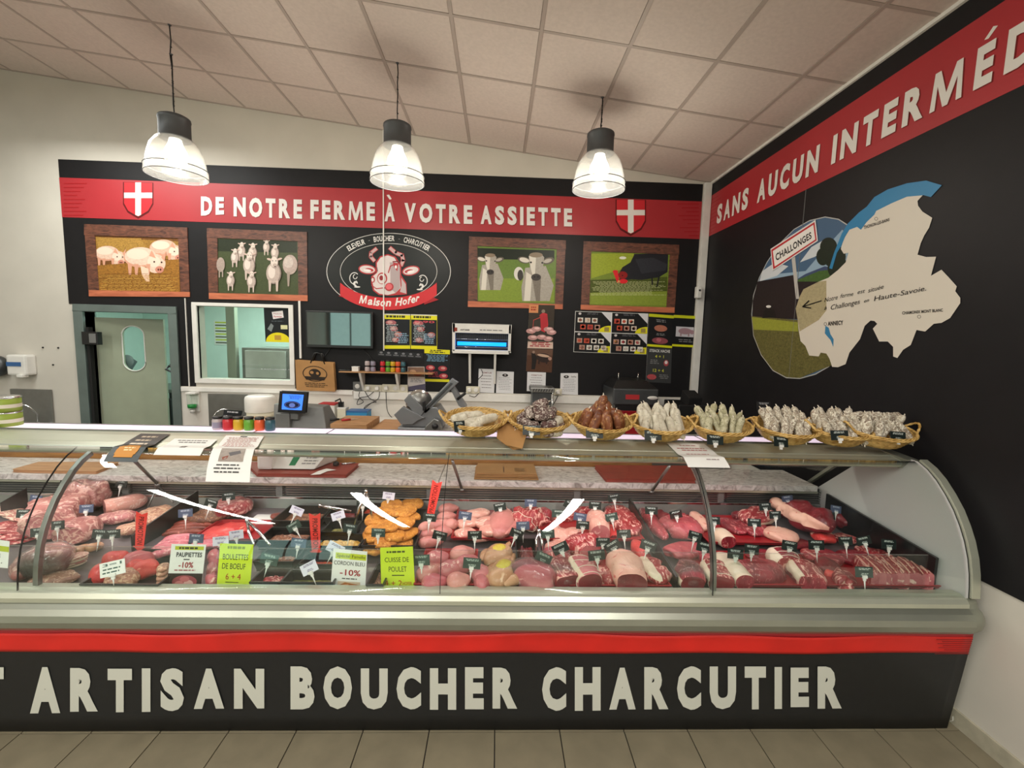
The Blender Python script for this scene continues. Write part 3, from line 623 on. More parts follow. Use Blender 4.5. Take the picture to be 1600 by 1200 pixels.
# oval logo
def zl5(x, y): return (440+x/5, 330+y/5)
lg = thing('wall_logo', 'oval black logo with a winking bull head above a red ribbon', 'logo', aY(605, 425, WY))
pr = Pr(lambda x, y: aY(*zl5(x, y), WY-.008), NB, .00015, 0)
cx, cy = 836, 470
pr.ell(cx, cy, 486, 300, '#d8d6d2', n=64); pr.ell(cx, cy, 481, 296, '#131716', n=64); pr.ell(cx, cy, 380, 220, '#cfcdc9', n=64); pr.ell(cx, cy, 376, 216, '#151a19', n=64)
arc = 'ELEVEUR - BOUCHER - CHARCUTIER'
for i, ch in enumerate(arc):
    if ch == ' ': continue
    t = math.radians(-136+i*(92/(len(arc)-1))); ex, ey = math.cos(t), math.sin(t)
    rx, ry = 432, 258; px, py = cx+rx*ex, cy+ry*ey
    tx, ty = -rx*ey, ry*ex; l = math.hypot(tx, ty); tx, ty = tx/l, ty/l; nx, ny = -ty, tx
    if nx*ex+ny*ey > 0: nx, ny = -nx, -ny
    nx, ny = ty, -tx; w = {'I': 3, '-': 6}.get(ch, 10); h = 21 if ch != '-' else 4
    pr.text(ch, [(px-tx*w+nx*h, py-ty*w+ny*h), (px+tx*w+nx*h, py+ty*w+ny*h), (px+tx*w-nx*h, py+ty*w-ny*h), (px-tx*w-nx*h, py-ty*w-ny*h)], '#e8e6e2', .015)
    pr.k -= pr.st
pr.k += pr.st
R_, Wt, Gy = '#b5383c', '#ddd2d0', '#b3a3a4'
def horn(pts, w): pr.line(pts, w+10, R_); pr.line(pts, w, '#c9a9a8')
horn([(738, 295), (700, 325), (696, 355), (722, 385)], 22); horn([(850, 290), (890, 325), (940, 345), (950, 385), (935, 420)], 24)
for ex, ey, a in ((670, 455, .12), (1010, 465, -.2)):
    pr.ell(ex, ey, 70, 38, R_, a=a); pr.ell(ex, ey, 60, 29, Wt, a=a); pr.ell(ex+(15 if ex < 800 else -15), ey+4, 34, 14, R_, a=a); pr.ell(ex, ey+8, 30, 10, '#f2ecea', a=a)
pr.poly([(735, 400), (770, 352), (830, 335), (890, 355), (935, 420), (935, 500), (975, 560), (980, 650), (900, 655), (850, 660), (760, 655), (715, 620), (700, 560), (700, 510), (738, 480)], R_)
pr.poly([(745, 405), (775, 362), (830, 345), (880, 362), (920, 425), (925, 520), (930, 600), (890, 640), (830, 655), (765, 645), (725, 615), (710, 555), (708, 515), (748, 480)], Wt)
pr.poly([(845, 400), (905, 400), (925, 440), (925, 600), (890, 640), (850, 600), (850, 480)], Gy); pr.poly([(935, 520), (970, 570), (975, 645), (925, 630), (938, 580)], '#c4b6b6')
pr.line([(835, 480), (850, 430), (890, 412)], 9, R_); pr.poly([(870, 400), (912, 408), (905, 470), (880, 440)], R_); pr.ell(893, 436, 9, 13, '#f3efed'); pr.line([(870, 395), (905, 392), (925, 410)], 9, '#7a1c22')
pr.ell(786, 525, 40, 46, R_); pr.ell(784, 528, 32, 38, Wt); pr.ell(780, 522, 16, 20, '#8f2a2e'); pr.ell(715, 535, 15, 24, R_); pr.ell(712, 537, 9, 15, '#e8dedc')
pr.line([(705, 580), (740, 605), (790, 600), (830, 600)], 7, R_); pr.ell(842, 592, 34, 32, R_, a=-.5); pr.ell(840, 590, 25, 23, '#e06a70', a=-.5); pr.line([(745, 440), (750, 470)], 6, '#5a4a4a')
for sx, f in ((570, 1), (1102, -1)):
    pr.ring(sx, 525+(20 if f < 0 else 0), 40, 48, 7, '#d9d7d3', 20, PI*.5 if f > 0 else -PI*.75, PI*1.75 if f > 0 else PI*.5)
    yy = 20 if f < 0 else 0
    pr.ring(sx+f*6, 512+yy, 18, 20, 6, '#d9d7d3', 14, 0, PI*1.5); pr.ell(sx, 562+yy, 9, 17, '#e2e0dc', a=.5*f); pr.ell(sx+f*18, 555+yy, 6, 13, '#e2e0dc', a=-.5*f); pr.ell(sx+f*22, 592+yy, 24, 6, '#e2e0dc'); pr.ell(sx+f*6, 580+yy, 14, 7, '#e2e0dc', a=.6*f)
def rib(t, o): # lower ribbon arc
    a = PI*.5+(.5-t)*2.02; return (cx+445*math.cos(a)*1.0, cy+252*math.sin(a)+o)
pr.poly([(498, 590), (560, 615), (560, 700), (445, 662), (505, 648)], '#a8242a'); pr.poly([(1185, 615), (1120, 650), (1115, 730), (1228, 692), (1172, 668)], '#a8242a')
top = [rib(i/16, -45) for i in range(17)]; bot = [rib(i/16, 50) for i in range(17)]
pr.poly(top+bot[::-1], '#cf3238')
for w_, x0, x1, dy in (('Maison', 605, 858, 0), ('Hofer', 888, 1075, 0)):
    ch_n = len(w_)
    wv_ = [{'M': 1.5, 'H': 1.4, 'i': .4, 'f': .7, 'r': .7, 's': .8}.get(c, 1.) for c in w_]; ac = 0
    for i, ch in enumerate(w_):
        xa = x0+(x1-x0)*ac/sum(wv_); xb = xa+(x1-x0)*wv_[i]/sum(wv_)*.86; xm = (xa+xb)/2; ac += wv_[i]
        yb = cy+252*math.sqrt(max(0, 1-((xm-cx)/445)**2))+22; sl = -(xm-cx)/445*.35
        big = 62; sk = 12
        pr.text(ch, [(xa+sk, yb-big-sl*(xa-xm)), (xb+sk, yb-big-sl*(xb-xm)*-1), (xb, yb+sl*(xb-xm)), (xa, yb-sl*(xm-xa)*-1)], '#f0ebe6', .03); pr.k -= pr.st
pr.k += pr.st
pr.build('emblem', lg)
# right wall graphic
g2 = thing('wall_graphic', 'black printed graphic covering the right wall with region map and red slogan band', 'banner', (RX, 3.0, .77))
b = MB(); b.bx(RX-.005, RX, -1.2, WY-.01, .77, 3.612); b.build('panel', 'black_print', g2)
b = MB(); b.bx(RX-.0065, RX-.005, -1.2, WY-.02, 3.028, 3.462); band = b.build('slogan_band', 'red_print', g2, label='red band with white slogan')
pr = Pr(lambda y, z: Vector((RX-.0068, y, z)), (-1, 0, 0))
for s_, y0, y1 in (('SANS', 4.82, 4.225), ('AUCUN', 4.075, 3.31), ('INTERM', 3.18, 2.30), ('E', 2.245, 2.163), ('DIAIRE', 2.113, 1.36)):
    q = [(y0, 3.312), (y1, 3.312), (y1, 3.118), (y0, 3.118)]
    p2 = Pr(pr.fn, pr.n); ws = [CW.get(c, .86) for c in s_]; tot = sum(ws)+GAP*(len(s_)-1); ac = 0
    for c, w_ in zip(s_, ws):
        ua, ub = y0+(y1-y0)*ac/tot, y0+(y1-y0)*(ac+w_)/tot; ac += w_+GAP
        for dy, dz, cc in ((-.008, -.006, '#74100f'), (0, 0, '#e4e1da')): p2.text(c, [(ua+dy, 3.312+dz), (ub+dy, 3.312+dz), (ub+dy, 3.118+dz), (ua+dy, 3.118+dz)], cc, .05)
        p2.k -= 2*p2.st
    p2.k += 3*p2.st
    if s_ == 'E': p2.poly([(2.22, 3.335), (2.185, 3.375), (2.165, 3.365), (2.2, 3.33)], '#e4e1da')
    p2.build('word', band)
if 0: pr.poly([(2.22, 3.335), (2.185, 3.375), (2.165, 3.365), (2.2, 3.33)], '#e4e1da')
for k in range(10): pr.rect(4.98, 3.05+k*.04, 4.86-(k*.037 % .1), 3.058+k*.04, '#a01c20', 0, False)
pr.build('speed_lines', band)
b = MB(); b.bx(RX-.008, RX-.005, 3.42, 3.424, 1.6, 3.03); b.build('joint_line', 'grey_plastic', g2)
def zm(x, y): return (1160+x*.3, 260+y*.3)
pr = Pr(lambda x, y: aX(*zm(x, y), RX-.0052), (-1, 0, 0), .00015)
circ = [(500, 278), (430, 266), (350, 285), (270, 330), (190, 410), (130, 500), (90, 580), (60, 670), (50, 770), (60, 880), (100, 980), (160, 1060), (230, 1098), (300, 1102), (380, 1080), (450, 1040), (560, 900), (600, 600), (590, 380), (550, 310)]
pr.poly([(a+(a-320)*.012, b_+(b_-690)*.012) for a, b_ in circ], '#b8b8b4'); pr.poly(circ, '#46627f')
pr.poly([(85, 600), (180, 560), (330, 545), (420, 440), (520, 330), (585, 380), (600, 620), (420, 640), (80, 660)], '#8fa9bd'); pr.poly([(105, 545), (170, 500), (240, 520), (180, 570), (88, 600)], '#c6ccd0')
pr.poly([(300, 500), (380, 470), (440, 420), (430, 380), (360, 420)], '#c9d0d4'); pr.poly([(265, 600), (330, 560), (430, 520), (520, 540), (520, 620)], '#3d4b6c'); pr.poly([(262, 602), (400, 545), (520, 530), (520, 640), (300, 640)], '#4a6a34', 1)
for a in ((450, 420, 45, 50), (480, 470, 60, 60), (420, 470, 34, 46), (500, 530, 55, 60)): pr.ell(*a, '#1e2a1e', 1)
pr.poly([(80, 600), (270, 565), (272, 600), (440, 600), (460, 800), (52, 790), (55, 700)], '#2a2024', 1)
pr.poly([(50, 780), (290, 800), (460, 800), (470, 1035), (300, 1102), (230, 1098), (160, 1060), (100, 980), (60, 880)], '#7a7440', 2); pr.poly([(50, 785), (290, 812), (292, 860), (60, 850)], '#9ea23c', 1)
pr.poly([(258, 480), (276, 470), (298, 690), (280, 690)], '#b9b6b0'); pr.ell(138, 740, 15, 22, '#1a1416'); pr.ell(138, 730, 13, 7, '#d8d6d0'); pr.poly([(105, 790), (120, 745), (165, 745), (180, 785)], '#1a1618')
mp = [(948, 144), (915, 180), (918, 205), (940, 235), (992, 268), (975, 320), (950, 360), (932, 400), (915, 460), (960, 472), (1012, 470), (985, 570), (1040, 538), (1075, 575), (1120, 625), (1112, 650), (1138, 685), (1138, 712), (1085, 790), (1040, 815), (1000, 820), (955, 860), (910, 852), (880, 930), (840, 955), (810, 998), (788, 990), (788, 940), (760, 912), (715, 912), (682, 845), (705, 820), (690, 805), (670, 803), (640, 830), (615, 900), (560, 970), (540, 1030), (500, 1046), (470, 1044), (455, 1000), (440, 975), (410, 970), (400, 990), (350, 985), (330, 935), (305, 910), (295, 850), (290, 800), (280, 740), (300, 680), (320, 640), (400, 600), (450, 580), (500, 540), (540, 500), (555, 450), (530, 455), (515, 430), (530, 380), (560, 330), (600, 315), (620, 330), (650, 290), (690, 250), (700, 230), (780, 190), (860, 155)]
pr.poly(mp, '#d9d2c4'); pr.poly([(300, 680), (320, 640), (400, 600), (440, 595), (440, 750), (400, 800), (300, 860), (290, 800), (280, 740)], '#b8ac86', 1)
pr.poly([(948, 150), (860, 158), (780, 192), (700, 232), (690, 252), (650, 290), (620, 330), (600, 315), (560, 330), (540, 360), (520, 410), (495, 450), (470, 535), (455, 530), (480, 450), (520, 350), (550, 300), (610, 240), (650, 210), (690, 160), (760, 120), (860, 88), (960, 74), (1042, 98), (985, 160)], '#2f7fae')
pr.poly([(435, 830), (452, 840), (462, 875), (478, 900), (476, 940), (462, 905), (432, 870)], '#3a7fa8')
pr.ring(700, 273, 9, 9, 2, '#333'); pr.ring(924, 783, 10, 9, 2, '#333', 20); pr.ring(435, 821, 8, 9, 2, '#333', 20)
pr.text('THONON-LES-BAINS', [(636, 310), (770, 268), (770, 284), (636, 328)], '#3a3632', .03); pr.text('CHAMONIX MONT BLANC', [(836, 756), (1048, 740), (1048, 756), (836, 772)], '#3a3632', .03); pr.text('ANNECY', [(448, 808), (528, 802), (528, 825), (448, 830)], '#26221e', .04)
for w_, x0, y0, x1, y1, h in (('Notre', 430, 684, 498, 668, 24), ('ferme', 512, 664, 580, 652, 22), ('est', 602, 644, 640, 636, 22), ('située', 658, 634, 738, 612, 24), ('à', 428, 728, 442, 724, 20), ('Challonges', 462, 722, 614, 690, 26), ('en', 636, 692, 662, 686, 18), ('Haute-Savoie.', 690, 676, 962, 620, 26)):
    pr.text(w_, [(x0+5, y0), (x1+5, y1), (x1, y1+h), (x0, y0+h)], '#1a1616', .0)
pr.line([(415, 700), (320, 730)], 5, '#111'); pr.line([(350, 700), (318, 731), (360, 738)], 6, '#111')
pr.poly([(150, 430), (385, 278), (398, 388), (160, 545)], '#d8d8d6'); pr.poly([(154, 435), (380, 290), (391, 385), (165, 536)], '#b8242c'); pr.poly([(162, 441), (374, 304), (384, 381), (172, 522)], '#e6e4de')
pr.text('CHALLONGES', [(175, 458), (362, 340), (366, 374), (180, 494)], '#1c1c1c', .03)
pr.build('map_print', g2, ('print', 'print_rough', 'print_straw'))
# ================================================================== PENDANT LAMPS
lamp0 = None
for i, (px, py, lab) in enumerate(((621, 192, 'glass-shaded pendant lamp in the middle, above the logo wall'), (272, 180, 'glass-shaded pendant lamp nearest the left end, above the pigs picture'), (939, 205, 'glass-shaded pendant lamp nearest the right corner'))):
    Y_ = 3.73; top = aY(px, py, Y_); x = top.x; zt = top.z; zc = cz(x)
    if i == 0:
        lamp0 = thing('pendant_lamp', lab, 'lamp', (x, Y_, zt), 0, 'three pendant lamps over the counter')
        b = MB(); b.lathe([(.03, 0), (.075, -.005), (.105, -.02), (.108, -.04), (.104, -.045), (.104, -.165), (.11, -.172), (.11, -.18)], 72, rib=.02); b.build('lamp_housing', 'lamp_housing', lamp0, world=False)
        b = MB(); b.lathe([(.108, -.175), (.13, -.19), (.165, -.24), (.188, -.31), (.203, -.39), (.212, -.455), (.206, -.455), (.197, -.39), (.182, -.31), (.16, -.245), (.125, -.196), (.104, -.18)], 96, rib=.006, caps=False); sh = b.build('glass_shade', 'shade_glass', lamp0, world=False)
        b = MB(); b.tube([(.211*math.cos(2*PI*k/48), .211*math.sin(2*PI*k/48), -.40) for k in range(48)], .0032, 5, closed=True); b.tube([(.211*math.cos(2*PI*k/48), .211*math.sin(2*PI*k/48), -.456) for k in range(48)], .0028, 5, closed=True); b.build('rim', 'lamp_housing', sh, world=False, label='dark ring around the mouth of the shade')
        b = MB(); b.lathe([(.01, -.17), (.04, -.18), (.05, -.22), (.075, -.27), (.082, -.31), (.07, -.35), (.035, -.375), (.004, -.38)], 24); b.build('bulb', 'bulb', lamp0, world=False)
        root = lamp0
    else:
        root = dup(lamp0, (x, Y_, zt), None, lab)
    hh = zc-zt; b = MB(); r = random.Random(i)
    b.tube([(r.uniform(-.006, .006)*(0 < k < 6), r.uniform(-.004, .004), hh*k/6) for k in range(7)], .0045, 6)
    for k in range(4): b.tube([(0, 0, hh*(k+.8)/5-.003), (0.003, 0, hh*(k+.8)/5+.003)], .0075, 6)
    b.build('cable', 'black_plastic', root, world=False)
    b = MB(); b.lathe([(.008, hh-.008), (.014, hh), (.01, hh+.002)], 16); b.build('ceiling_hook', 'lamp_housing', root, world=False)
    l = bpy.data.lights.new('pendant_light', 'POINT'); l.energy = 22; l.color = (1, .93, .82); l.shadow_soft_size = .06
    lo = bpy.data.objects.new('pendant_light', l); C.objects.link(lo); lo.location = (x, Y_, zt-.43)
# ================================================================== DISPLAY COUNTER
CXL, CXR = -4.3, 2.235
ct = thing('display_counter', 'long refrigerated butcher display counter with curved glass front', 'counter', (-1, 2.5, 0))
b = MB(); b.bx(CXL, CXR-.02, 1.95, 3.12, .03, .60); b.build('body', 'grey_plastic', ct)
# bumper
bp = [(1.955, .640), (1.955, .700), (1.935, .712), (1.895, .714), (1.868, .706), (1.856, .690), (1.852, .672), (1.846, .668), (1.828, .656), (1.812, .636), (1.806, .610), (1.812, .582), (1.832, .560), (1.87, .545), (1.955, .54)]
b = MB(); b.extr(bp, CXL, CXR-.05, smooth=False); bm_ = b.build('bumper', 'alu_profile', ct, bev=.0)
b = MB(); b.extr([(1.93, .713), (1.93, .716), (1.895, .718), (1.862, .709), (1.849, .692), (1.847, .674), (1.852, .674), (1.856, .69), (1.868, .706), (1.895, .7145)], CXL, CXR-.05); b.build('bumper_lip', 'alu_light', bm_)
b = MB()
for k in range(7):
    u0, u1 = k/7*PI/2, (k+1)/7*PI/2
b.add([], [])
capv = []; NC = 8
for k in range(NC+1):
    a = k/NC*PI/2; sx = .085*math.sin(a); kk = .55+.45*math.cos(a)
    capv.append([(CXR-.05+sx, 1.955-(1.955-y)*(kk if y < 1.95 else 1), .63+(z-.63)*kk) for y, z in bp])
n_ = len(bp)
b.add([p for rr in capv for p in rr], [(i*n_+j, i*n_+(j+1) % n_, (i+1)*n_+(j+1) % n_, (i+1)*n_+j) for i in range(NC) for j in range(n_)]+[tuple(NC*n_+j for j in range(n_))], 0, True)
b.build('bumper_end_cap', 'alu_profile', ct)
# glass front: curved panes with seams
GP = [(1.872, .712), (1.876, .76), (1.884, .82), (1.900, .89), (1.925, .96), (1.955, 1.02), (1.995, 1.085), (2.045, 1.145), (2.10, 1.20), (2.155, 1.24), (2.215, 1.268)]
GP = [(1.872+(a-1.872)*.93, c) for a, c in GP]
def offp(pr_, d):
    o = []
    for i, (y, z) in enumerate(pr_):
        y0, z0 = pr_[max(0, i-1)]; y1, z1 = pr_[min(len(pr_)-1, i+1)]; ty, tz = y1-y0, z1-z0; l = math.hypot(ty, tz); o.append((y+tz/l*d, z-ty/l*d))
    return o
seams = [-4.28, -2.045, -.232, 1.0, 2.185]
for x0, x1 in zip(seams[:-1], seams[1:]):
    b = MB(); pr_ = GP+offp(GP, .006)[::-1]; b.extr(pr_, x0+.0015, x1-.0015, smooth=True); b.build('curved_pane', 'glass', ct)
for x in seams[1:-1]:
    b = MB(); b.extr(GP+offp(GP, .0065)[::-1], x-.0013, x+.0013); b.build('pane_seam', 'rubber', ct)
# curved support arms behind the glass
for x in (-2.0, 1.02):
    A = offp(GP, .03); b = MB(); b.extr(A+offp(GP, .052)[::-1], x-.011, x+.011); b.build('support_arm', 'steel', ct, bev=.002)
# canopy
cpf = [(2.262, 1.214), (2.244, 1.224), (2.240, 1.238), (2.246, 1.250), (2.262, 1.258), (2.30, 1.266), (2.304, 1.262), (2.308, 1.268), (2.40, 1.282), (2.45, 1.286), (2.62, 1.286), (2.66, 1.278), (2.66, 1.25), (2.45, 1.235), (2.30, 1.222)]
b = MB(); b.extr(cpf, CXL, 2.165); cn = b.build('canopy', 'alu_light', ct)
b = MB(); b.extr([(2.236, 1.233), (2.238, 1.246), (2.2565, 1.2575), (2.2575, 1.2555), (2.242, 1.245), (2.240, 1.233)], CXL, 2.16); b.build('front_strip', 'alu_profile', cn)
b = MB(); b.bx(CXL, 2.15, 2.47, 2.60, 1.2865, 1.2905); b.build('light_cover', 'strip_glow', cn, label='glowing lilac strip along the top of the canopy')
for x in (-3.0, -1.35, -.95, 1.2): b = MB(); b.bx(x-.003, x+.003, 2.46, 2.61, 1.2865, 1.2925); b.build('cover_joint', 'steel', cn)
b = MB(); b.bx(CXL, 2.15, 2.455, 2.468, 1.286, 1.2935); b.bx(CXL, 2.15, 2.603, 2.615, 1.286, 1.293); b.build('cover_rail', 'steel', cn)
b = MB(); b.tube([(CXL, 2.34, 1.208), (2.1, 2.34, 1.208)], .011, 8); b.build('light_tube', 'strip_glow', cn)
# right end: translucent side panel with a metal rim
b = MB(); sp = GP+[(2.50, 1.275), (2.50, 1.20), (2.90, .86), (2.90, .64), (1.9, .64)]
b.extr(sp, 2.19, 2.200); b.build('side_panel', 'glass_end', ct, label='hazy translucent end panel')
b = MB(); b.extr(offp(GP, -.013)+offp(GP, .010)[::-1], 2.205, 2.245); b.build('side_rim', 'alu_light', ct, bev=.002)
b = MB(); b.extr(offp(GP, .0)+offp(GP, .013)[::-1], 2.200, 2.206); b.build('side_seal', 'rubber', ct)
b = MB(); b.bx(2.18, 2.20, 2.0, 2.0, .7, .7); 
b = MB(); b.add([(x, y+dy, z) for x in (2.165, 2.19) for y, z in ((2.56, 1.215), (2.92, .90)) for dy in (0, .03)], [(0, 1, 3, 2), (4, 6, 7, 5), (0, 2, 6, 4), (1, 5, 7, 3), (0, 4, 5, 1), (2, 3, 7, 6)]); b.build('side_brace', 'alu_profile', ct, bev=.002)
b = MB(); b.extr([(2.215, 1.268), (2.62, 1.30), (2.66, 1.25), (2.26, 1.21)], 2.165, 2.235); b.build('canopy_end', 'alu_profile', ct, bev=.004)
b = MB(); b.bx(2.205, 2.24, 1.92, 3.1, .03, .64); b.build('end_wall', 'alu_light', ct)
# deck, back riser, air grille, marble shelf
b = MB(); b.extr([(1.92, deckz(1.92)-.02), (1.92, deckz(1.92)), (2.80, deckz(2.8)), (2.80, deckz(2.8)-.02)], CXL, 2.19); b.build('deck', 'deck_metal', ct)
b = MB(); b.extr([(2.79, deckz(2.8)), (2.81, .80), (2.84, .80), (2.84, .70)], CXL, 2.185); b.build('back_riser', 'steel', ct)
gr = MB(); gr.bx(CXL, 2.185, 2.83, 2.85, .795, .895); gr = gr.build('air_grille', 'steel_dark', ct)
sl = MB(); sl.box((0, 0, 0), (.95, .008, .006)); slm = sl.mesh('slat', 'steel')
for i in range(7):
    for j in range(5):
        o = bpy.data.objects.new('slat', slm); C.objects.link(o); o.parent = gr; o.location = (-3.8+i*.965+1, 2.824, .808+j*.016); _base[o.name] = (0, 0, 0)
        o.location = Vector(o.location)-Vector(_base['display_counter'])
for i in range(7): b = MB(); x = -3.8+(i+.5)*.965; b.bx(x-.02, x+.02, 2.815, 2.83, .80, .885); b.build('grille_bracket', 'grey_plastic', gr)
b = MB(); b.bx(CXL, 2.185, 2.805, 2.825, .785, .797); b.build('riser_rail', 'chrome', ct)
b = MB(); b.bx(CXL, 2.14, 2.785, 2.86, .878, .893); b.build('shelf_rail', 'alu_light', ct)
for x0, x1 in ((CXL, -2.06), (-2.056, -.36), (-.356, 1.1), (1.104, 2.13)):
    b = MB(); b.bx(x0, x1, 2.775, 3.14, .895, .932); b.build('marble_slab', 'marble', ct, bev=.003)
b = MB(); b.bx(CXL, 1.15, 3.145, 3.165, .60, .995); rr = b.build('back_board', 'rail_wood', ct)
b = MB(); b.bx(CXL, 2.13, 2.86, 3.12, .60, .895); b.build('rear_body', 'grey_plastic', ct)
# inner low glass at the front and the posts holding the canopy
b = MB(); b.bx(CXL, 2.105, 1.985, 1.990, .66, .858); ig = b.build('inner_glass', 'glass', ct)
b = MB(); b.bx(CXL, 2.105, 1.9845, 1.9905, .858, .8605); b.build('glass_edge', 'film', ig)
for i, (x0, y0, x1, y1, Ya, Yb) in enumerate(((205, 715, 247, 757, 2.5, 2.80), (707, 720, 722, 765, 2.5, 2.8), (1046, 728, 1018, 768, 2.5, 2.8))):
    p0 = aY(x0, y0, Ya); p0.z = min(p0.z, 1.245); p1 = aY(x1, y1, Yb)
    b = MB(); b.tube([p0, p1], .009, 8); b.lathe([(.02, 0), (.02, .02)], 12, (p1.x, p1.y, p1.z-.01)); po = b.build('stay_rod', 'steel', ct)
    if i == 0:
        for dx, dy in ((228-247, 800-757), (270-247, 785-757)):
            b = MB(); b.tube([p1, aY(247+dx, 757+dy, 2.72)], .005, 6); b.build('stay_foot', 'steel', po)
# banner cloth hung on the counter's front
def fy(z): return 1.868+(.545-z)*.10
bn = thing('counter_banner', 'black fabric banner with white lettering hung along the counter front', 'banner', (0, 1.9, 0))
def cloth(x0, x1, ztop, zbot, off, amp, seed, nx=120, nz_=5, mat='banner_black', name='cloth', par=None, wavy=0, slant=0):
    b = MB(); vs = []
    for i in range(nx+1):
        for j in range(nz_+1):
            u = i/nx; w = j/nz_; x = x0+(x1-x0)*u; zt = ztop+noise.noise(Vector((x*1.7, seed, 0)))*wavy; zb = zbot+noise.noise(Vector((x*1.3, seed+4, 0)))*wavy*.8
            z = zt+(zb-zt)*w; y = fy(z)-off+noise.noise(Vector((x*2.4, z*3, seed)))*amp
            vs.append((x-(slant*w if i == nx else 0), y, z))
    n1 = nz_+1; b.add(vs, [(i*n1+j, i*n1+j+1, (i+1)*n1+j+1, (i+1)*n1+j) for i in range(nx) for j in range(nz_)], 0, True)
    o = b.build(name, mat, par); md = o.modifiers.new('thick', 'SOLIDIFY'); md.thickness = .0015; md.offset = 1; return o
cloth(CXL, 2.245, .548, .004, 0, .003, 1, par=bn, name='fabric', nz_=6)
cloth(CXL, 2.243, .527, .432, .006, .006, 5, mat='red_cloth', name='red_strip', par=bn, wavy=.022, nz_=6)
cloth(CXL, 2.243, .548, .500, .0025, .001, 9, mat='red_print', name='red_border', par=bn, nz_=2)
for k in range(8): 
    b = MB(); z = .515-k*.011; b.bx(2.06+(k*.03 % .05), 2.235, fy(z)-.0135, fy(z)-.0125, z-.0012, z+.0012); b.build('speed_line', 'dark_line', bn)
pr = Pr(lambda x, y: (lambda r: CAM+r*((1.868+.0545-.1*H-.0045)/(r.y+.1*r.z)))(ray(x, y)), (0, -1, -.1))
for s_, x0, x1, ya, yb, yc, yd in (('ARTISAN', 47, 413, 1044, 1045, 1108, 1113), ('BOUCHER', 454, 808, 1043, 1044, 1108, 1107), ('CHARCUTIER', 847, 1315, 1042, 1041, 1105, 1110), ('ET', -62, 6, 1044, 1044, 1113, 1114)):
    ws = [CW.get(c, .92) for c in s_]; G_ = .30; tot = sum(ws)+G_*(len(s_)-1); acc = 0
    for c, w_ in zip(s_, ws):
        a, e = acc/tot, (acc+w_)/tot; acc += w_+G_; ja = random.uniform(-2, 2); jb = random.uniform(-2, 2)
        yt = lambda u: ya+(yb-ya)*u+ja; yl = lambda u: yd+(yc-yd)*u+jb
        xa, xe = x0+(x1-x0)*a, x0+(x1-x0)*e
        p2 = Pr(pr.fn, pr.n); p2.text(c, [(xa, yt(a)), (xe, yt(e)), (xe, yl(e)), (xa, yl(a))], '#cacbbf', .062); p2.build('letter', bn)

pr.tb('J', 1484, 1119, 1490, 1125, '#b0b0a8', .0)
pr.build('corner_mark', bn)
# ================================================================== BACK WALL OBJECTS
WT = .93      # height of the worktop along the back wall
wt = thing('worktop', 'long white worktop along the back wall behind the counter', 'worktop', (-.7, 4.6, .9))
b = MB(); b.bx(-2.74, 2.25, 4.12, 5.00, .89, WT); b.build('top', 'lower_wall', wt, bev=.004)
b = MB(); b.bx(-2.73, 2.24, 4.16, 4.98, .02, .89); b.build('cupboard', 'steel', wt)
tr = thing('cable_trunking', 'white dado cable trunking running above the worktop', 'trunking', (.3, WY, 1.18))
b = MB(); b.bx(-1.60, 2.13, WY-.05, WY-.013, 1.13, 1.212); b.build('channel', 'white_plastic', tr, bev=.004)
b = MB(); b.bx(-3.50, -1.62, WY-.03, WY-.013, 1.17, 1.215); b.build('channel', 'white_plastic', tr, bev=.003)
def conduit(p0, p1, w, lab, name='cable_conduit'):
    a, c = aY(*p0, WY-.02), aY(*p1, WY-.02); t = thing(name, lab, 'conduit', (a+c)/2); x = (a.x+c.x)/2
    b = MB(); b.bx(x-w/2, x+w/2, WY-.022, WY-.0062, c.z, a.z); b.build('channel', 'white_plastic', t, bev=.002); return t
conduit((597, 200), (601, 548), .012, 'thin white cable strip running down the middle of the wall through the logo')
conduit((289, 466), (295, 604), .008, 'thin white cable strip between the door and the serving window')
conduit((466, 470), (471, 560), .022, 'white cable strip between the serving window and the television')
t = thing('corner_trunking', 'tall white trunking in the corner between the two black walls', 'conduit', (2.262, WY, 2.4))
b = MB(); b.bx(2.225, 2.30, WY-.05, WY-.002, 1.26, 3.60); b.build('channel', 'white_plastic', t, bev=.004)
t = thing('motion_sensor', 'small white motion sensor on the corner trunking', 'sensor', aY(1091, 457, 4.95))
b = MB(); p = aY(1091, 457, 4.94); b.box(p, (.06, .07, .13)); bb = b.build('housing', 'white_plastic', t, bev=.015); b = MB(); b.box(p+Vector((0, -.037, .02)), (.02, .005, .02)); b.build('lens', 'black_plastic', t, bev=.002)
# television
P4 = [aY(*p, WY-.06) for p in ((478, 485), (583, 487), (584, 545), (480, 543))]; x0, x1, z0, z1 = P4[0].x, P4[1].x, P4[2].z, P4[0].z
t = thing('television', 'black flat television hung on the wall under the logo', 'television', ((x0+x1)/2, WY-.05, z0))
b = MB(); b.bx(x0, x1, WY-.075, WY-.035, z0, z1); b.build('bezel', 'black_plastic', t, bev=.005)
b = MB(); b.bx(x0+.018, x1-.018, WY-.0785, WY-.075, z0+.03, z1-.018); b.build('screen', 'tv_screen', t)
b = MB(); b.bx((x0+x1)/2-.15, (x0+x1)/2+.15, WY-.036, WY-.006, z0+.1, z1-.1); b.build('wall_mount', 'steel_dark', t)
for k, dx in enumerate((-.1, .22)):
    xx = (x0+x1)/2+dx; b = MB(); b.tube([(xx, WY-.03, z0+.02), (xx-.1+.22*k, WY-.02, z0-.12), (xx-.18+.3*k, WY-.02, z0-.28)], .004, 5); b.build('cable', 'black_plastic', t)
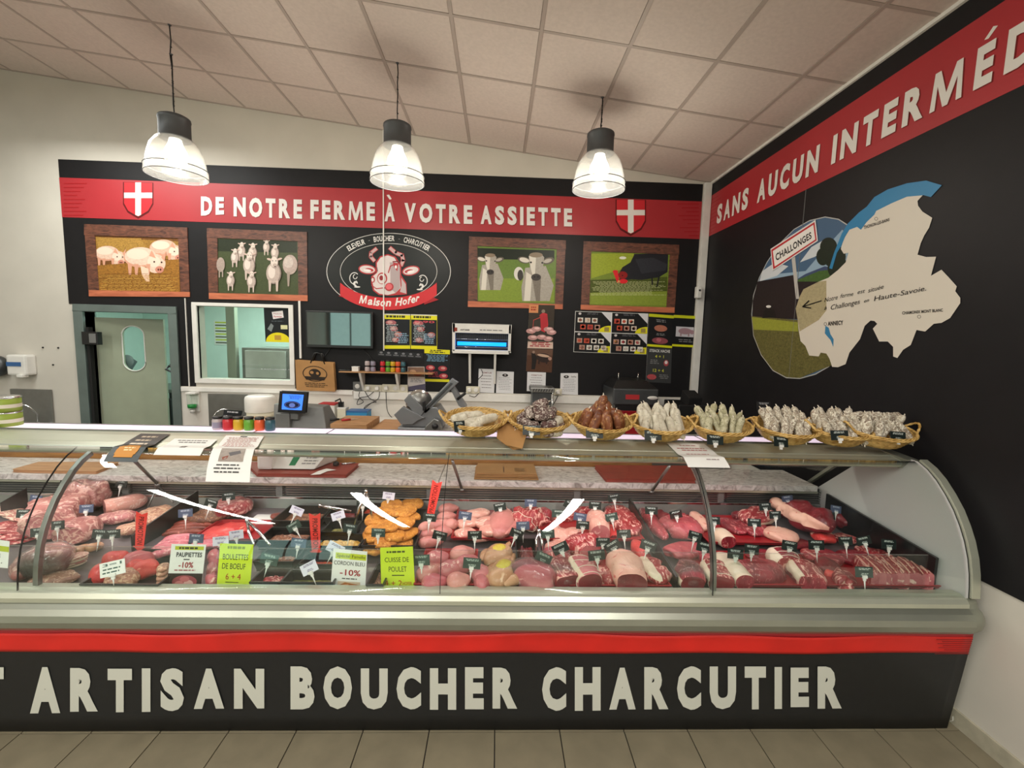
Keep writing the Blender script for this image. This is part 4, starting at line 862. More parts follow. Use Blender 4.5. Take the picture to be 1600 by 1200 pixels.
# tote bag
Q = [aY(*p, WY-.06) for p in ((462, 563), (520, 567), (523, 611), (464, 609))]
t = thing('tote_bag', 'kraft brown tote bag with black handles and round print hung under the television', 'bag', (Q[0]+Q[2])/2)
b = MB(); b.plate(Q, NB, .05); b.build('bag_body', 'kraft', t, bev=.006)
pr = Pr(bil([q+Vector((0, -.001, 0)) for q in Q]), NB); K = '#2a2018'
pr.ring(.5, .42, .33, .27, .025, K, 30); pr.ell(.5, .40, .16, .15, K); pr.ell(.42, .38, .05, .05, '#a97e4c'); pr.ell(.57, .4, .04, .05, '#a97e4c'); pr.poly([(.2, .52), (.8, .52), (.74, .64), (.26, .64)], K); pr.scrib(.2, .74, .85, .92, 3, K, 3, .35, 5); pr.build('emblem', t)
b = MB()
for yy in (-.055, -.01):
    a, c = Q[0]*.58+Q[1]*.42, Q[0]*.2+Q[1]*.8
    a = Q[0].lerp(Q[1], .40); c = Q[0].lerp(Q[1], .78); mid = (a+c)/2+Vector((0, 0, .10))
    b.tube([Vector((a.x, WY+yy, a.z-.02)), Vector((a.x+.04, WY+yy, a.z+.09)), Vector((mid.x, WY+yy, mid.z)), Vector((c.x-.04, WY+yy, c.z+.09)), Vector((c.x, WY+yy, c.z-.02))], .009, 6)
b.build('handle', 'black_plastic', t)
# posters and notices; each drawn on the unit square
def poster(name, px, label, draw, mat='paper', group=None, th=.002, off=.008, cat='poster'):
    Q = [aY(*p, WY-off) for p in px]; fn = bil(Q); return sheet(Q, NB, th, mat, name, label, cat, group, fn, draw)
def wd(p, txt, x0, y0, x1, y1, col, b=.02): p.tb(txt, x0, y0, x1, y1, col, b)
def ads(p, seed, title):
    p.rect(0, 0, 1, 1, '#e6e020'); p.rect(0, .0, 1, .03, '#d8d8d0'); p.rect(.01, .15, .99, .90, '#15171c'); p.scrib(.08, .045, .92, .12, 1, '#3a3a20', seed, .8, 5)
    r = random.Random(seed)
    p.ell(.28, .25, .2, .07, '#b86a70', 1); p.ell(.24, .24, .1, .04, '#e0a8a0', 1)
    if title: wd(p, title, .12, .18, .9, .24, '#d04a58')
    for k in range(3): cx, cy = r.uniform(.25, .8), .42+k*.16; p.ell(cx, cy, .15, .075, ['#b04040', '#c06a60', '#a83a3a'][k], 1); p.ell(cx-.03, cy-.01, .08, .04, '#e2a698', 1)
    p.scrib(.08, .30, .55, .82, 11, '#b9c4c8', seed+1, .4, 3); p.scrib(.5, .55, .95, .86, 6, '#8fb0c8', seed+5, .5, 3)
poster('promo_poster', ((599, 490), (641, 491), (641, 545), (600, 545)), 'left one of the two yellow-edged dark meat posters beside the television', lambda p: ads(p, 3, ''))
poster('promo_poster', ((642, 491), (683, 492), (683, 546), (642, 545)), 'right one of the two yellow-edged dark meat posters beside the television', lambda p: ads(p, 8, '5,90'))
def ad3(p):
    p.rect(0, 0, 1, 1, '#14161a'); p.rect(0, 0, 1, .13, '#e6e020'); p.scrib(.15, .02, .85, .12, 2, '#333018', 2, .6, 3); p.rect(0, .90, 1, .98, '#d8d424'); p.scrib(.05, .16, .95, .38, 6, '#6f95ae', 4, .5, 4)
    for cx, cy in ((.23, .56), (.72, .57), (.76, .80)): p.ell(cx, cy, .18, .08, '#b8404a', 1); p.ell(cx+.02, cy-.01, .09, .04, '#e4a39a', 1)
    p.scrib(.08, .68, .6, .86, 4, '#b04048', 6, .4, 3)
poster('promo_poster', ((663, 545), (703, 547), (702, 598), (664, 597)), 'dark meat price poster with yellow top edge above the slicer', ad3)
def gold(p):
    p.rect(0, 0, 1, 1, '#37322a'); p.rect(0, .0, 1, .42, '#3c3226', 1); p.rect(0, 0, .36, .22, '#d08a5a'); p.scrib(.05, .05, .32, .18, 2, '#a03020', 2, .6, 2)
    p.poly([(.42, .28), (.55, .20), (.72, .24), (.78, .55), (.66, .75), (.5, .70), (.46, .40)], '#c03038'); p.ell(.56, .17, .07, .05, '#8a7a6a'); p.line([(.45, .34), (.2, .42), (.18, .8)], .02, '#b8443e')
    for k in range(5): p.line([(.46+k*.06, .28), (.5+k*.05, .68)], .008, '#5c1418', False)
    for k, (cx, cy) in enumerate(((.12, .72), (.32, .66), (.8, .66), (.92, .74), (.2, .9), (.55, .88), (.8, .92))): p.ell(cx, cy, .19, .07, '#cf9c98', 1); p.ell(cx+.03, cy-.02, .10, .03, '#e6c0bc')
    for cx, cy in ((.1, .64), (.82, .60)): p.poly([(cx-.05, cy), (cx, cy-.05), (cx+.05, cy)], '#2a2424')
poster('farm_poster', ((827, 476), (867, 477), (864, 534), (824, 533)), 'poster of a person in a red checked shirt among pigs', gold, off=.02)
def txtp(p): p.rect(0, 0, 1, 1, '#d8bfb0'); p.scrib(.08, .15, .95, .85, 3, '#a8323c', 5, .6, 3)
poster('farm_poster', ((825, 532), (864, 533), (864, 545), (824, 544)), 'narrow pale strip with red script under the red shirt poster', txtp)
def field(p):
    p.rect(0, 0, 1, 1, '#5a3a28', 1); p.rect(0, 0, 1, .28, '#6e5040', 1); p.poly([(.16, .18), (.3, .2), (.4, .35), (.34, .9), (.2, .9), (.2, .5)], '#1b1514'); p.ell(.25, .14, .05, .06, '#9a8070')
    p.ell(.66, .38, .28, .2, '#2a1c18', 0, a=.15); p.ell(.64, .28, .24, .06, '#c8a890', a=.15); p.rect(.45, .5, .51, .66, '#2a1c18'); p.rect(.75, .5, .81, .64, '#2a1c18'); p.ell(.9, .4, .07, .08, '#b08878')
poster('farm_poster', ((824, 545), (864, 546), (862, 582), (822, 580)), 'brown poster of a farmer walking a dark pig across a field', field)
def board(p, n):
    for i in range(2):
        for j in range(2):
            x0, y0, x1, y1 = .005+i*.5, .01+j*.5, .495+i*.5, .49+j*.5; w, h = x1-x0, y1-y0
            p.rect(x0, y0, x1, y1, '#101113'); p.poly([(x0+w*.72, y0), (x1, y0), (x1, y0+h*.5)], '#d8d8dc'); p.ell(x1, y1, w*.34, h*.34, '#e3dc1c', a0=PI, a1=1.5*PI, n=10) if 0 else p.poly([(x1, y1)]+[(x1-w*.34*math.cos(t*PI/20), y1-h*.34*math.sin(t*PI/20)) for t in range(11)], '#e3dc1c')
            p.rect(x1-w*.18, y1-h*.26, x1-w*.05, y1-h*.04, '#9a8a4a'); p.scrib(x0+w*.3, y0+h*.04, x0+w*.68, y0+h*.16, 2, '#6a6a70', i+2*j, .4, 2); p.ell(x0+w*.12, y0+h*.1, w*.04, h*.06, '#cfc8c8')
            r = random.Random(i*7+j)
            for a, k in ((.42, 3), (.76, 3)):
                for q in range(k+(1 if j else 0)):
                    cx = x0+w*(.14+q*.2+(.08 if a > .6 else 0)); cy = y0+h*a; p.rect(cx-w*.075, cy-h*.12, cx+w*.075, cy+h*.12, r.choice(['#d8c8b8', '#b88a7a', '#c4503a', '#e2dcd2']), 0, False)
                    p.ell(cx, cy, w*.05, h*.08, r.choice(['#c0503a', '#a84048', '#c88a4a', '#8a5a4a']), 0, False, 10)
            p.k += p.st
poster('menu_board', ((899, 486), (1013, 490), (1010, 554), (896, 550)), 'white-ruled black board of four menu panels with yellow corners', lambda p: board(p, 0), cat='menu board')
def dark(p, kind):
    p.rect(0, 0, 1, 1, '#121316'); p.rect(0, 0, 1, .09, '#c9cf20'); p.rect(0, .93, 1, 1, '#d6d81e')
    if kind == 0: p.scrib(.3, .16, .75, .26, 2, '#9a9a9a', 1, .4, 2); p.ell(.5, .42, .26, .1, '#c07860', 1); p.scrib(.3, .58, .75, .66, 2, '#9a9a9a', 2, .4, 2); p.ell(.5, .8, .32, .1, '#9a5058', 1); p.ell(.45, .78, .1, .06, '#c8707a', 1)
    else: p.rect(.12, .36, .85, .68, '#c9c6cc'); p.ell(.5, .5, .28, .1, '#a08088'); p.rect(.3, .56, .36, .66, '#a08088'); p.rect(.62, .56, .68, .66, '#a08088'); p.ell(.78, .52, .08, .07, '#a08088'); p.scrib(.2, .76, .85, .88, 2, '#8a8a8e', 5, .4, 3)
poster('promo_poster', ((1014, 490), (1053, 493), (1050, 544), (1011, 541)), 'narrow black yellow-edged poster with two pig images beside the menu board', lambda p: dark(p, 0))
poster('promo_poster', ((1053, 492), (1091, 494), (1088, 543), (1050, 541)), 'black poster with a pink pig diagram, nearest the corner', lambda p: dark(p, 1))
def stk(p):
    p.rect(0, 0, 1, 1, '#3a3b3c', 0); wd(p, 'STEACK HACHE', .08, .04, .92, .12, '#d8d8d8', .03); wd(p, '4 + 1', .32, .2, .68, .28, '#c9c944', .02); wd(p, '12 + 4', .26, .6, .7, .69, '#c9c944', .02)
    p.scrib(.1, .34, .5, .48, 3, '#8a8a8a', 2, .4, 2); p.ell(.78, .42, .1, .09, '#b04a50'); p.ell(.78, .40, .06, .05, '#e0d8d6'); p.scrib(.52, .76, .9, .9, 3, '#8a8a8a', 3, .4, 2); p.ell(.22, .84, .19, .08, '#c2565a', 1)
poster('promo_poster', ((1012, 543), (1050, 545), (1048, 599), (1009, 597)), 'grey chalkboard-style poster reading STEACK HACHE', stk)
def strip6(p): 
    p.rect(0, 0, 1, 1, '#222326')
    for k in range(6): p.ell(.08+k*.165, .3, .035, .2, '#7c7c80'); p.rect(.02+k*.165, .6, .14+k*.165, .8, '#6c6c70', 0, False)
poster('label_strip', ((590, 548), (660, 552), (660, 560), (590, 556)), 'narrow dark strip of six small symbols above the jar shelf', strip6, 'black_plastic', off=.008)
def notice(p, k):
    p.rect(0, 0, 1, 1, '#dedee0')
    if k % 2: p.ell(.5 if k == 1 else .33, .17, .17 if k == 1 else .15, .07, '#241f1f'); p.ell(.5 if k == 1 else .33, .16, .05, .03, '#c8c0c0')
    else: wd(p, 'FERMETURE', .22, .13, .8, .19, '#7a3034', .01)
    if k == 3: wd(p, 'Info', .62, .13, .9, .2, '#333', .02)
    p.scrib(.12, .28, .9, .9, 8 if k % 2 else 5, '#6a6a70' if k % 2 else '#55474a', k, .18 if k % 2 else .16, 5)
for k, (px, lab) in enumerate((((748, 576, 774, 577, 772, 614, 747, 613), 'white notice with red heading under the insect killer, left'), ((776, 580, 803, 581, 802, 615, 775, 614), 'white notice with a black oval logo under the insect killer'), ((824, 581, 853, 582, 852, 612, 823, 611), 'white notice with red heading under the farm posters'), ((876, 583, 903, 583, 903, 617, 875, 616), 'white notice with oval logo right of the farm posters'))):
    poster('notice', [(px[i], px[i+1]) for i in (0, 2, 4, 6)], lab, lambda p, k=k: notice(p, k), off=.010)
def brd(p): p.rect(0, 0, 1, 1, '#d3cdcb'); p.rect(.02, .02, .98, .42, '#8a6a58', 1); p.ell(.3, .22, .2, .1, '#c9a080', 1); p.ell(.6, .3, .25, .08, '#a04a30', 1); p.scrib(.1, .5, .9, .68, 3, '#777', 2, .4, 3); p.poly([(0, .85), (1, .7), (1, 1), (0, 1)], '#5c5870')
poster('notice', ((637, 573), (663, 573), (665, 611), (637, 610)), 'colour brochure page pinned below the right end of the jar shelf', brd, off=.010)
def blk(p):
    p.rect(0, 0, 1, 1, '#14191c'); p.poly([(.3, .12), (.72, .08), (.75, .28), (.34, .33)], '#e2dede'); wd(p, 'Maison', .36, .15, .68, .19, '#a04050', .0); wd(p, 'Fermier', .37, .23, .69, .28, '#b03040', .02); p.scrib(.2, .38, .85, .42, 1, '#5f6a70', 2, .4, 3)
    p.poly([(.1, .62), (.25, .45), (.35, .52), (.25, .7)], '#7a8484'); p.rect(.62, .5, .88, .62, '#d8d8a8'); p.ell(.5, 1.0, .48, .28, '#e2d41c', a0=PI, a1=2*PI, n=20); p.rect(.36, .8, .62, .94, '#b8923a')
Q = [aY(*p, WY+.012) for p in ((412, 481), (453, 481), (455, 535), (415, 534))]
sheet(Q, NB, .002, 'black_plastic', 'window_poster', 'black poster with yellow half circle taped inside the serving window', 'poster', None, bil(Q), blk)
# insect killer on its bracket shelf
a, c = aY(707, 505, WY-.16), aY(798, 551, WY-.16); x0, x1, z1, z0 = a.x, c.x, a.z, c.z
t = thing('insect_killer', 'white electric insect killer with glowing blue tube on a bracket shelf', 'insect killer', ((x0+x1)/2, WY-.1, z0))
b = MB(); b.bx(x0, x1, WY-.15, WY-.03, z1-.10, z1); b.bx(x0, x0+.03, WY-.15, WY-.03, z0, z1); b.bx(x1-.03, x1, WY-.15, WY-.03, z0, z1); b.bx(x0, x1, WY-.15, WY-.03, z0, z0+.02); b.bx(x0, x1, WY-.045, WY-.03, z0, z1); b.build('housing', 'white_plastic', t, bev=.004)
b = MB(); b.bx(x0+.03, x1-.03, WY-.07, WY-.05, z0+.02, z1-.10); b.build('inner_tray', 'black_plastic', t)
b = MB(); b.tube([(x0+.05, WY-.10, z0+.085), (x1-.05, WY-.10, z0+.085)], .021, 12); b.build('blue_tube', 'tube_blue', t)
g_ = MB(); g_.bx(-.0015, .0015, 0, .003, z0+.14, z1-.105)
gm = g_.mesh('grid_wire', 'steel_dark')
for k in range(26): o = bpy.data.objects.new('grid_wire', gm); C.objects.link(o); o.parent = t; o.location = Vector((x0+.05+k*(x1-x0-.1)/25, WY-.14, 0))-Vector(t.location)
for z in (z0+.05, z0+.135): b = MB(); b.tube([(x0+.03, WY-.145, z), (x1-.03, WY-.145, z)], .003, 6); b.build('guard_rail', 'chrome', t)
pr = Pr(bil([(x0, WY-.1505, z1), (x1, WY-.1505, z1), (x1, WY-.1505, z1-.1), (x0, WY-.1505, z1-.1)]), NB); pr.rect(.03, .45, .08, .85, '#8a3020'); pr.tb('ANTARES', .13, .6, .29, .76, '#333', .04); pr.scrib(.4, .6, .95, .75, 1, '#777', 2, .6, 5); pr.build('lettering', t)
def bracket_shelf(name, lab, x0, x1, z, d, bx, th=.014, bh=.3, mat='white_plastic'):
    t = thing(name, lab, 'shelf', ((x0+x1)/2, WY-.1, z)); b = MB(); b.bx(x0, x1, WY-d, WY-.008, z-th, z); b.build('board', mat, t, bev=.002)
    for x in bx:
        b = MB(); b.add([(x+s*.012, y, zz) for s in (-1, 1) for y, zz in ((WY-.007, z-th), (WY-d*.9, z-th), (WY-d*.85, z-th-.03), (WY-.03, z-bh), (WY-.007, z-bh))], [(0, 1, 2, 3, 4), (9, 8, 7, 6, 5)]+[(i, 5+i, 5+(i+1) % 5, (i+1) % 5) for i in range(5)]); b.build('bracket', 'white_plastic', t)
    return t
bracket_shelf('wall_shelf', 'white bracket shelf carrying the insect killer', x0+.005, x1-.02, z0-.001, .17, ((x0+.19), (x1-.17)), .02, .36)
a, c = aY(530, 580, WY-.16), aY(676, 584, WY-.16); sx0, sx1, sz = a.x, c.x, a.z
bracket_shelf('wall_shelf', 'brown-edged bracket shelf with stacked jars beside the television', sx0, sx1, sz, .18, (aY(569, 590, WY).x, aY(624, 590, WY).x), .012, .22, 'worktop_wood')
# jars
def jar(loc, mat, lab, cat='jar', r=.032, h=.062, grp=None, lid='black_plastic', lab_mat=None):
    t = thing('glass_jar', lab, cat, loc, 0, grp)
    b = MB(); b.lathe([(r*.86, 0), (r, .006), (r, h*.72), (r*.82, h*.82), (r*.82, h*.86)], 20); b.build('jar_body', mat, t, world=False)
    b = MB(); b.lathe([(r*.9, h*.84), (r*.93, h*.86), (r*.93, h), (r*.85, h*1.02)], 20); b.build('lid', lid, t, world=False)
    b = MB(); b.lathe([(r*1.012, h*.16), (r*1.012, h*.6)], 20, caps=False); b.build('label', lab_mat or mat, t, world=False); return t
cols = [('jar_violet', 'violet'), ('jar_red', 'red'), ('jar_yellow', 'yellow'), ('jar_green', 'green'), ('jar_orange', 'orange'), ('jar_teal', 'teal')]
for k, (mt, cn_) in enumerate(cols):
    p = aY(340.5+k*16.4, 676, 2.53); jar((p.x, 2.53, 1.2912), 'jar_cream' if k in (0,) else mt, 'small %s-labelled jar in the row of six on the counter top' % cn_, grp='row of six small jars on the counter top', r=.027, h=.075, lab_mat=mt)
sc = [(570, 'jar_cream', 'cream'), (583, 'jar_violet', 'pale violet'), (598, 'jar_red', 'red'), (606.5, 'jar_green', 'green'), (614, 'jar_yellow', 'yellow'), (622, 'jar_orange', 'orange'), (630, 'jar_teal', 'teal')]
for (x, mt, cn_) in sc[1:]:
    X_ = aY(x, 575, WY-.1).x+.0
    for lv in (0, 1): jar((X_, WY-.10, sz+.0005+lv*.064), mt, '%s-labelled jar on the wall shelf, %s of its stack' % (cn_, 'top' if lv else 'bottom'), grp='stacked jars on the wall shelf', r=.027, h=.0615)
X_ = aY(583, 575, WY-.1).x-.062
for lv in (0, 1): jar((X_, WY-.10, sz+.0005+lv*.064), 'jar_cream', 'cream-labelled jar at the left end of the wall shelf row, %s of its stack' % ('top' if lv else 'bottom'), grp='stacked jars on the wall shelf', r=.027, h=.0615)
p = aY(556, 577, WY-.1); t = thing('paper_cup', 'small white box on the left part of the jar shelf', 'box', (p.x, WY-.1, sz)); b = MB(); b.bx(p.x-.035, p.x+.035, WY-.13, WY-.07, sz, sz+.05); b.build('carton', 'white_plastic', t, bev=.003); b = MB(); b.bx(p.x-.037, p.x+.037, WY-.132, WY-.068, sz+.043, sz+.052); b.build('lid', 'paper', t, bev=.002)
p = aY(540, 579, WY-.1); t = thing('phone_handset', 'dark flat handset lying on the left end of the jar shelf', 'phone', (p.x, WY-.1, sz)); b = MB(); b.bx(p.x-.07, p.x+.06, WY-.13, WY-.08, sz, sz+.014); b.build('body', 'black_plastic', t, bev=.004); b = MB(); b.bx(p.x-.05, p.x+.01, WY-.122, WY-.088, sz+.014, sz+.0155); b.build('screen', 'tv_screen', t)
# sockets and leads
def socket(px, py, w, h, lab, grey=False, plugs=1, y=WY-.006):
    p = aY(px, py, y); t = thing('wall_socket', lab, 'socket', p); n = max(1, round(w/.08)); b = MB(); b.bx(p.x-w/2, p.x+w/2, y-.035, y, p.z-h/2, p.z+h/2); b.build('plate', 'grey_plastic' if grey else 'cream_plastic', t, bev=.006)
    for k in range(n):
        x = p.x-w/2+(k+.5)*w/n; b = MB(); b.lathe([(.026, 0), (.026, .012), (.020, .013)], 16, (x, y-.03, p.z), R=Euler((PI/2, 0, 0)).to_matrix()); b.build('outlet', 'white_plastic', t)
        if k < plugs: b = MB(); b.box((x, y-.055, p.z), (.04, .035, .035)); b.build('plug', 'white_plastic', t, bev=.006)
    return t, p
socket(560, 603, .10, .10, 'grey plastic socket box under the left end of the jar shelf', True, 0)
socket(584, 606, .20, .075, 'cream triple socket with two plugs left of the middle wall strip', plugs=2)
socket(612, 606, .20, .085, 'cream double socket block right of the middle wall strip', plugs=1)
socket(631, 607, .10, .09, 'cream switch plate right of the plugged sockets', plugs=0)
socket(739, 609, .15, .08, 'cream double socket beside the slicer handle', plugs=1)
socket(871, 612, .09, .075, 'single cream socket between the white notices', plugs=1)
def lead(pts, lab, y=WY-.065, r=.004, mat='rubber'):
    q = [aY(a, c, y-.02*(i % 2)) for i, (a, c) in enumerate(pts)]; s_ = []
    for i in range(len(q)-1):
        p0, p1, p2, p3 = q[max(0, i-1)], q[i], q[i+1], q[min(len(q)-1, i+2)]
        for k in range(5): u = k/5; s_.append(.5*((2*p1)+(p2-p0)*u+(2*p0-5*p1+4*p2-p3)*u*u+(3*p1-p0-3*p2+p3)*u**3))
    s_.append(q[-1]); t = MB(); t.tube(s_, r, 6); o = t.build('power_cable', mat, None, loc=tuple(sum(s_, Vector())/len(s_))); tag(o, lab, 'cable'); return o
lead([(562, 612), (561, 620), (568, 628), (558, 632), (562, 622), (575, 619), (584, 612)], 'tangled thin cable looping below the left sockets')
lead([(570, 611), (577, 622), (588, 628), (580, 630), (568, 640)], 'thin cable hanging from the triple socket to the worktop')
lead([(593, 612), (590, 624), (572, 634), (567, 642)], 'thin cable swinging left from the triple socket')
lead([(603, 612), (605, 640), (612, 652), (622, 656)], 'long cable from the double socket down to the slicer')
lead([(748, 614), (742, 620), (733, 618)], 'short curled black cable at the socket beside the slicer handle')
lead([(872, 618), (868, 626), (862, 636)], 'thin cable hanging from the single socket between the notices')
lead([(752, 577), (754, 585), (748, 592), (744, 597)], 'thin cable curling down from the insect killer')
# wash stations
def basin(x0, x1, zt, lab, px, flat=0):
    t = thing('wash_basin', lab, 'sink', ((x0+x1)/2, WY-.2, zt-.45)); b = MB(); b.bx(x0, x1, WY-.03, WY-.012, zt-.42, zt); b.build('splashback', 'steel', t, bev=.003)
    b = MB(); b.bx(x0, x1, WY-.40, WY-.03, zt-.44, zt-.40); b.bx(x0, x1, WY-.40, WY-.38, zt-.58, zt-.40); b.bx(x0, x0+.02, WY-.4, WY-.03, zt-.58, zt-.40); b.bx(x1-.02, x1, WY-.4, WY-.03, zt-.58, zt-.40); b.build('bowl', 'steel', t, bev=.004)
    xm = x1-.09; xt = x0+(x1-x0)*.36; pts = [(xm, WY-.10, zt-.40), (xm, WY-.10, zt-.26)]+[(xm+(xt-xm)*(1-math.cos(k*PI/8))/2, WY-.12-.01*k, zt-.26+.11*math.sin(k*PI/8)) for k in range(1, 9)]
    b = MB(); b.tube(pts, .009, 8); b.build('spout', 'chrome', t); b = MB(); b.lathe([(.022, 0), (.022, .03), (.014, .05)], 14, (xm, WY-.10, zt-.40)); b.build('tap_base', 'chrome', t); return t
basin(-5.33, -4.90, 1.155, 'steel hand-wash basin with arched tap left of the door', 0)
basin(-3.21, -2.78, 1.150, 'steel hand-wash basin with tap below the serving window', 0)
p = aY(34, 570, WY-.06); t = thing('soap_dispenser', 'white wall soap dispenser with blue stripe left of the door', 'dispenser', p)
b = MB(); b.box(p, (.20, .12, .22)); bb = b.build('housing', 'white_plastic', t, bev=.02); b = MB(); b.box(p+Vector((-.02, -.0625, .01)), (.15, .004, .045)); b.build('label', 'blue_label', t); b = MB(); b.box(p+Vector((.05, -.05, -.115)), (.06, .07, .03)); b.build('push_lever', 'white_plastic', t, bev=.006)
p = aY(0, 572, WY-.06); t = thing('towel_roll_holder', 'dark round paper holder on the white wall at the left picture edge', 'holder', p); b = MB(); b.lathe([(.06, 0), (.11, .01), (.12, .06), (.10, .1), (.03, .11)], 24, p+Vector((-.04, .04, 0)), R=Euler((PI/2, 0, 0)).to_matrix()); b.build('drum', 'steel_dark', t); b = MB(); b.lathe([(.03, 0), (.03, .125), (.02, .13)], 16, p+Vector((-.04, .04, 0)), R=Euler((PI/2, 0, 0)).to_matrix()); b.build('hub', 'black_plastic', t)
for k, (x, y, w_) in enumerate(((67, 543, 'upper left'), (91, 543.5, 'upper right'), (83, 570, 'lower'))):
    p = aY(x, y, WY-.003); b = MB(); b.lathe([(.009, 0), (.009, .008), (.004, .014)], 10, p+Vector((0, .004, 0)), R=Euler((PI/2, 0, 0)).to_matrix()); o = b.build('wall_plug', 'rubber', None, loc=tuple(p)); tag(o, 'small dark wall plug left of the door, %s of three' % w_, 'plug', 'three wall plugs left of the door')
p = aY(300, 627, WY-.07); t = thing('soap_dispenser', 'clear wall dispenser half full of green soap right of the door', 'dispenser', p)
b = MB(); b.lathe([(.035, -.09), (.045, -.07), (.048, .07), (.044, .08)], 18, p); b.build('bottle', 'glass_thin', t); b = MB(); b.lathe([(.036, -.075), (.044, -.065), (.044, -.035)], 18, p); b.build('liquid', 'green_liquid', t); b = MB(); b.box(p+Vector((0, .02, .09)), (.11, .09, .02)); b.bx(p.x-.05, p.x+.05, WY-.03, WY-.012, p.z-.12, p.z+.1); b.build('holder', 'white_plastic', t, bev=.004); b = MB(); b.lathe([(.02, -.13), (.028, -.09)], 12, p); b.build('pump', 'white_plastic', t)
p = aY(407, 637, WY-.18); t = thing('paper_towel_dispenser', 'round-topped white paper towel dispenser under the serving window', 'dispenser', (p.x, WY-.18, WT))
b = MB(); b.lathe([(.145, WT+.06), (.15, WT+.07), (.15, p.z+.10), (.142, p.z+.125), (.12, p.z+.135)], 32, (p.x, WY-.18, 0)); b.build('drum', 'white_plastic', t); b = MB(); b.lathe([(.135, WT), (.135, WT+.07)], 32, (p.x, WY-.18, 0)); b.build('base', 'cream_plastic', t)
# checkout scale with small screen
t = thing('label_scale', 'grey counter scale with a small blue customer screen', 'scale', (-1.9, 4.3, WT))
a, c = aY(425, 632, 4.25), aY(510, 668, 4.25); x0, x1, z1 = a.x, c.x, a.z
b = MB(); b.add([(x0+.03, 4.2, WT), (x1+.02, 4.2, WT), (x1-.04, 4.28, z1-.02), (x0, 4.28, z1), (x0+.03, 4.55, WT), (x1+.02, 4.55, WT), (x1-.04, 4.45, z1-.02), (x0, 4.45, z1)], [(0, 1, 2, 3), (5, 4, 7, 6), (4, 0, 3, 7), (1, 5, 6, 2), (3, 2, 6, 7), (4, 5, 1, 0)]); b.build('housing', 'grey_plastic', t, bev=.012)
Q = [aY(*p_, 4.16) for p_ in ((438, 612), (479, 614), (476, 645), (435, 643))]; b = MB(); b.plate(Q, NB, .04); s2 = b.build('display', 'black_plastic', t, bev=.006)
q2 = [Q[0].lerp(Q[2], .1), Q[1].lerp(Q[3], .1), Q[2].lerp(Q[0], .12), Q[3].lerp(Q[1], .12)]; q2 = [v+Vector((0, -.002, 0)) for v in q2]; b = MB(); b.plate(q2, NB, .002); b.build('screen', 'screen_blue', s2)
pr = Pr(bil(q2), NB); pr.ell(.5, .68, .4, .24, '#1c2550'); pr.ring(.5, .68, .36, .2, .03, '#7080d0', 24); pr.ell(.5, .7, .15, .14, '#7f9af8'); pr.scrib(.3, .08, .92, .34, 3, '#1c3070', 4, .4, 4); pr.build('screen_print', s2)
b = MB(); b.box(((Q[2].x+Q[3].x)/2+.0, 4.24, Q[3].z-.03), (.09, .1, .1)); b.box((Q[3].x+.03, 4.2, Q[3].z-.09), (.13, .06, .14)); b.build('display_arm', 'grey_plastic', t, bev=.008)
# chopping boards, knives, small boxes on the worktop
def board_(lab, x0, x1, y0, y1, z, th, mat, name='chopping_board', c=0):
    o = MB().box((0, 0, th/2), (x1-x0, y1-y0, th)).build(name, mat, None, ((x0+x1)/2, (y0+y1)/2, z), bev=.004, world=False); tag(o, lab, 'board'); return o
board_('thick wooden butcher block beside the counter scale', -1.56, -1.22, 4.16, 4.62, WT, .075, 'worktop_wood', 'butcher_block')
board_('thin brown wooden board lying between the block and the slicer', -1.20, -.93, 4.16, 4.74, WT, .02, 'bread_board')
def knife(x0, y0, x1, y1, lab, hm='black_plastic', z=WT+.075):
    a, c = aY(x0, y0, 4.3), aY(x1, y1, 4.42); a.z = c.z = z+.010; d = (c-a); t = thing('knife', lab, 'knife', a); n = Vector((-d.y, d.x, 0)).normalized()
    h = a+d*.42; b = MB(); b.tube([a, a.lerp(h, .5), h], [.012, .010, .009], 8); b.build('handle', hm, t)
    b = MB(); b.add([h+n*.012, c, h-n*.014, h+n*.012+Vector((0, 0, .002)), c+Vector((0, 0, .002)), h-n*.014+Vector((0, 0, .002))], [(0, 2, 1), (3, 4, 5), (0, 1, 4, 3), (1, 2, 5, 4), (2, 0, 3, 5)]); b.build('blade', 'chrome', t)
knife(516, 658, 548, 650, 'black-handled knife lying on the wooden block'); knife(534, 660, 566, 649, 'knife with a dark red handle lying on the wooden block', 'ink_red')
def carton(px, py, w, d, h, lab, mat, z=WT, y=4.8, stripe=None, name='carton'):
    x = aY(px, py, y).x; t = thing(name, lab, 'box', (x, y, z)); b = MB(); b.bx(x-w/2, x+w/2, y-d/2, y+d/2, z, z+h); b.build('box_body', mat, t, bev=.004); b = MB(); b.bx(x-w/2-.002, x+w/2+.002, y-d/2-.002, y+d/2+.002, z+h-.015, z+h+.002); b.build('lid', stripe or mat, t, bev=.002); return t
carton(514, 640, .17, .14, .17, 'white and dark red box behind the wooden block', 'white_plastic', stripe='ink_red', y=4.82)
carton(536, 645, .09, .10, .13, 'small cream tub with a dark nozzle behind the knives', 'cream_plastic', y=4.8, stripe='white_plastic', name='tub')
x = aY(533, 630, 4.8).x; b = MB(); b.box((x, 4.8, WT+.16), (.05, .04, .055)); b.tube([(x, 4.8, WT+.18), (x-.01, 4.8, WT+.22), (x-.05, 4.76, WT+.2)], .009); o = b.build('spray_head', 'black_plastic', None, loc=(x, 4.8, WT+.133)); tag(o, 'black trigger nozzle standing on the cream tub', 'nozzle')
carton(561, 645, .22, .16, .10, 'blue glove box behind the chopping boards', 'blue_cloth', y=4.82, stripe='blue_label')
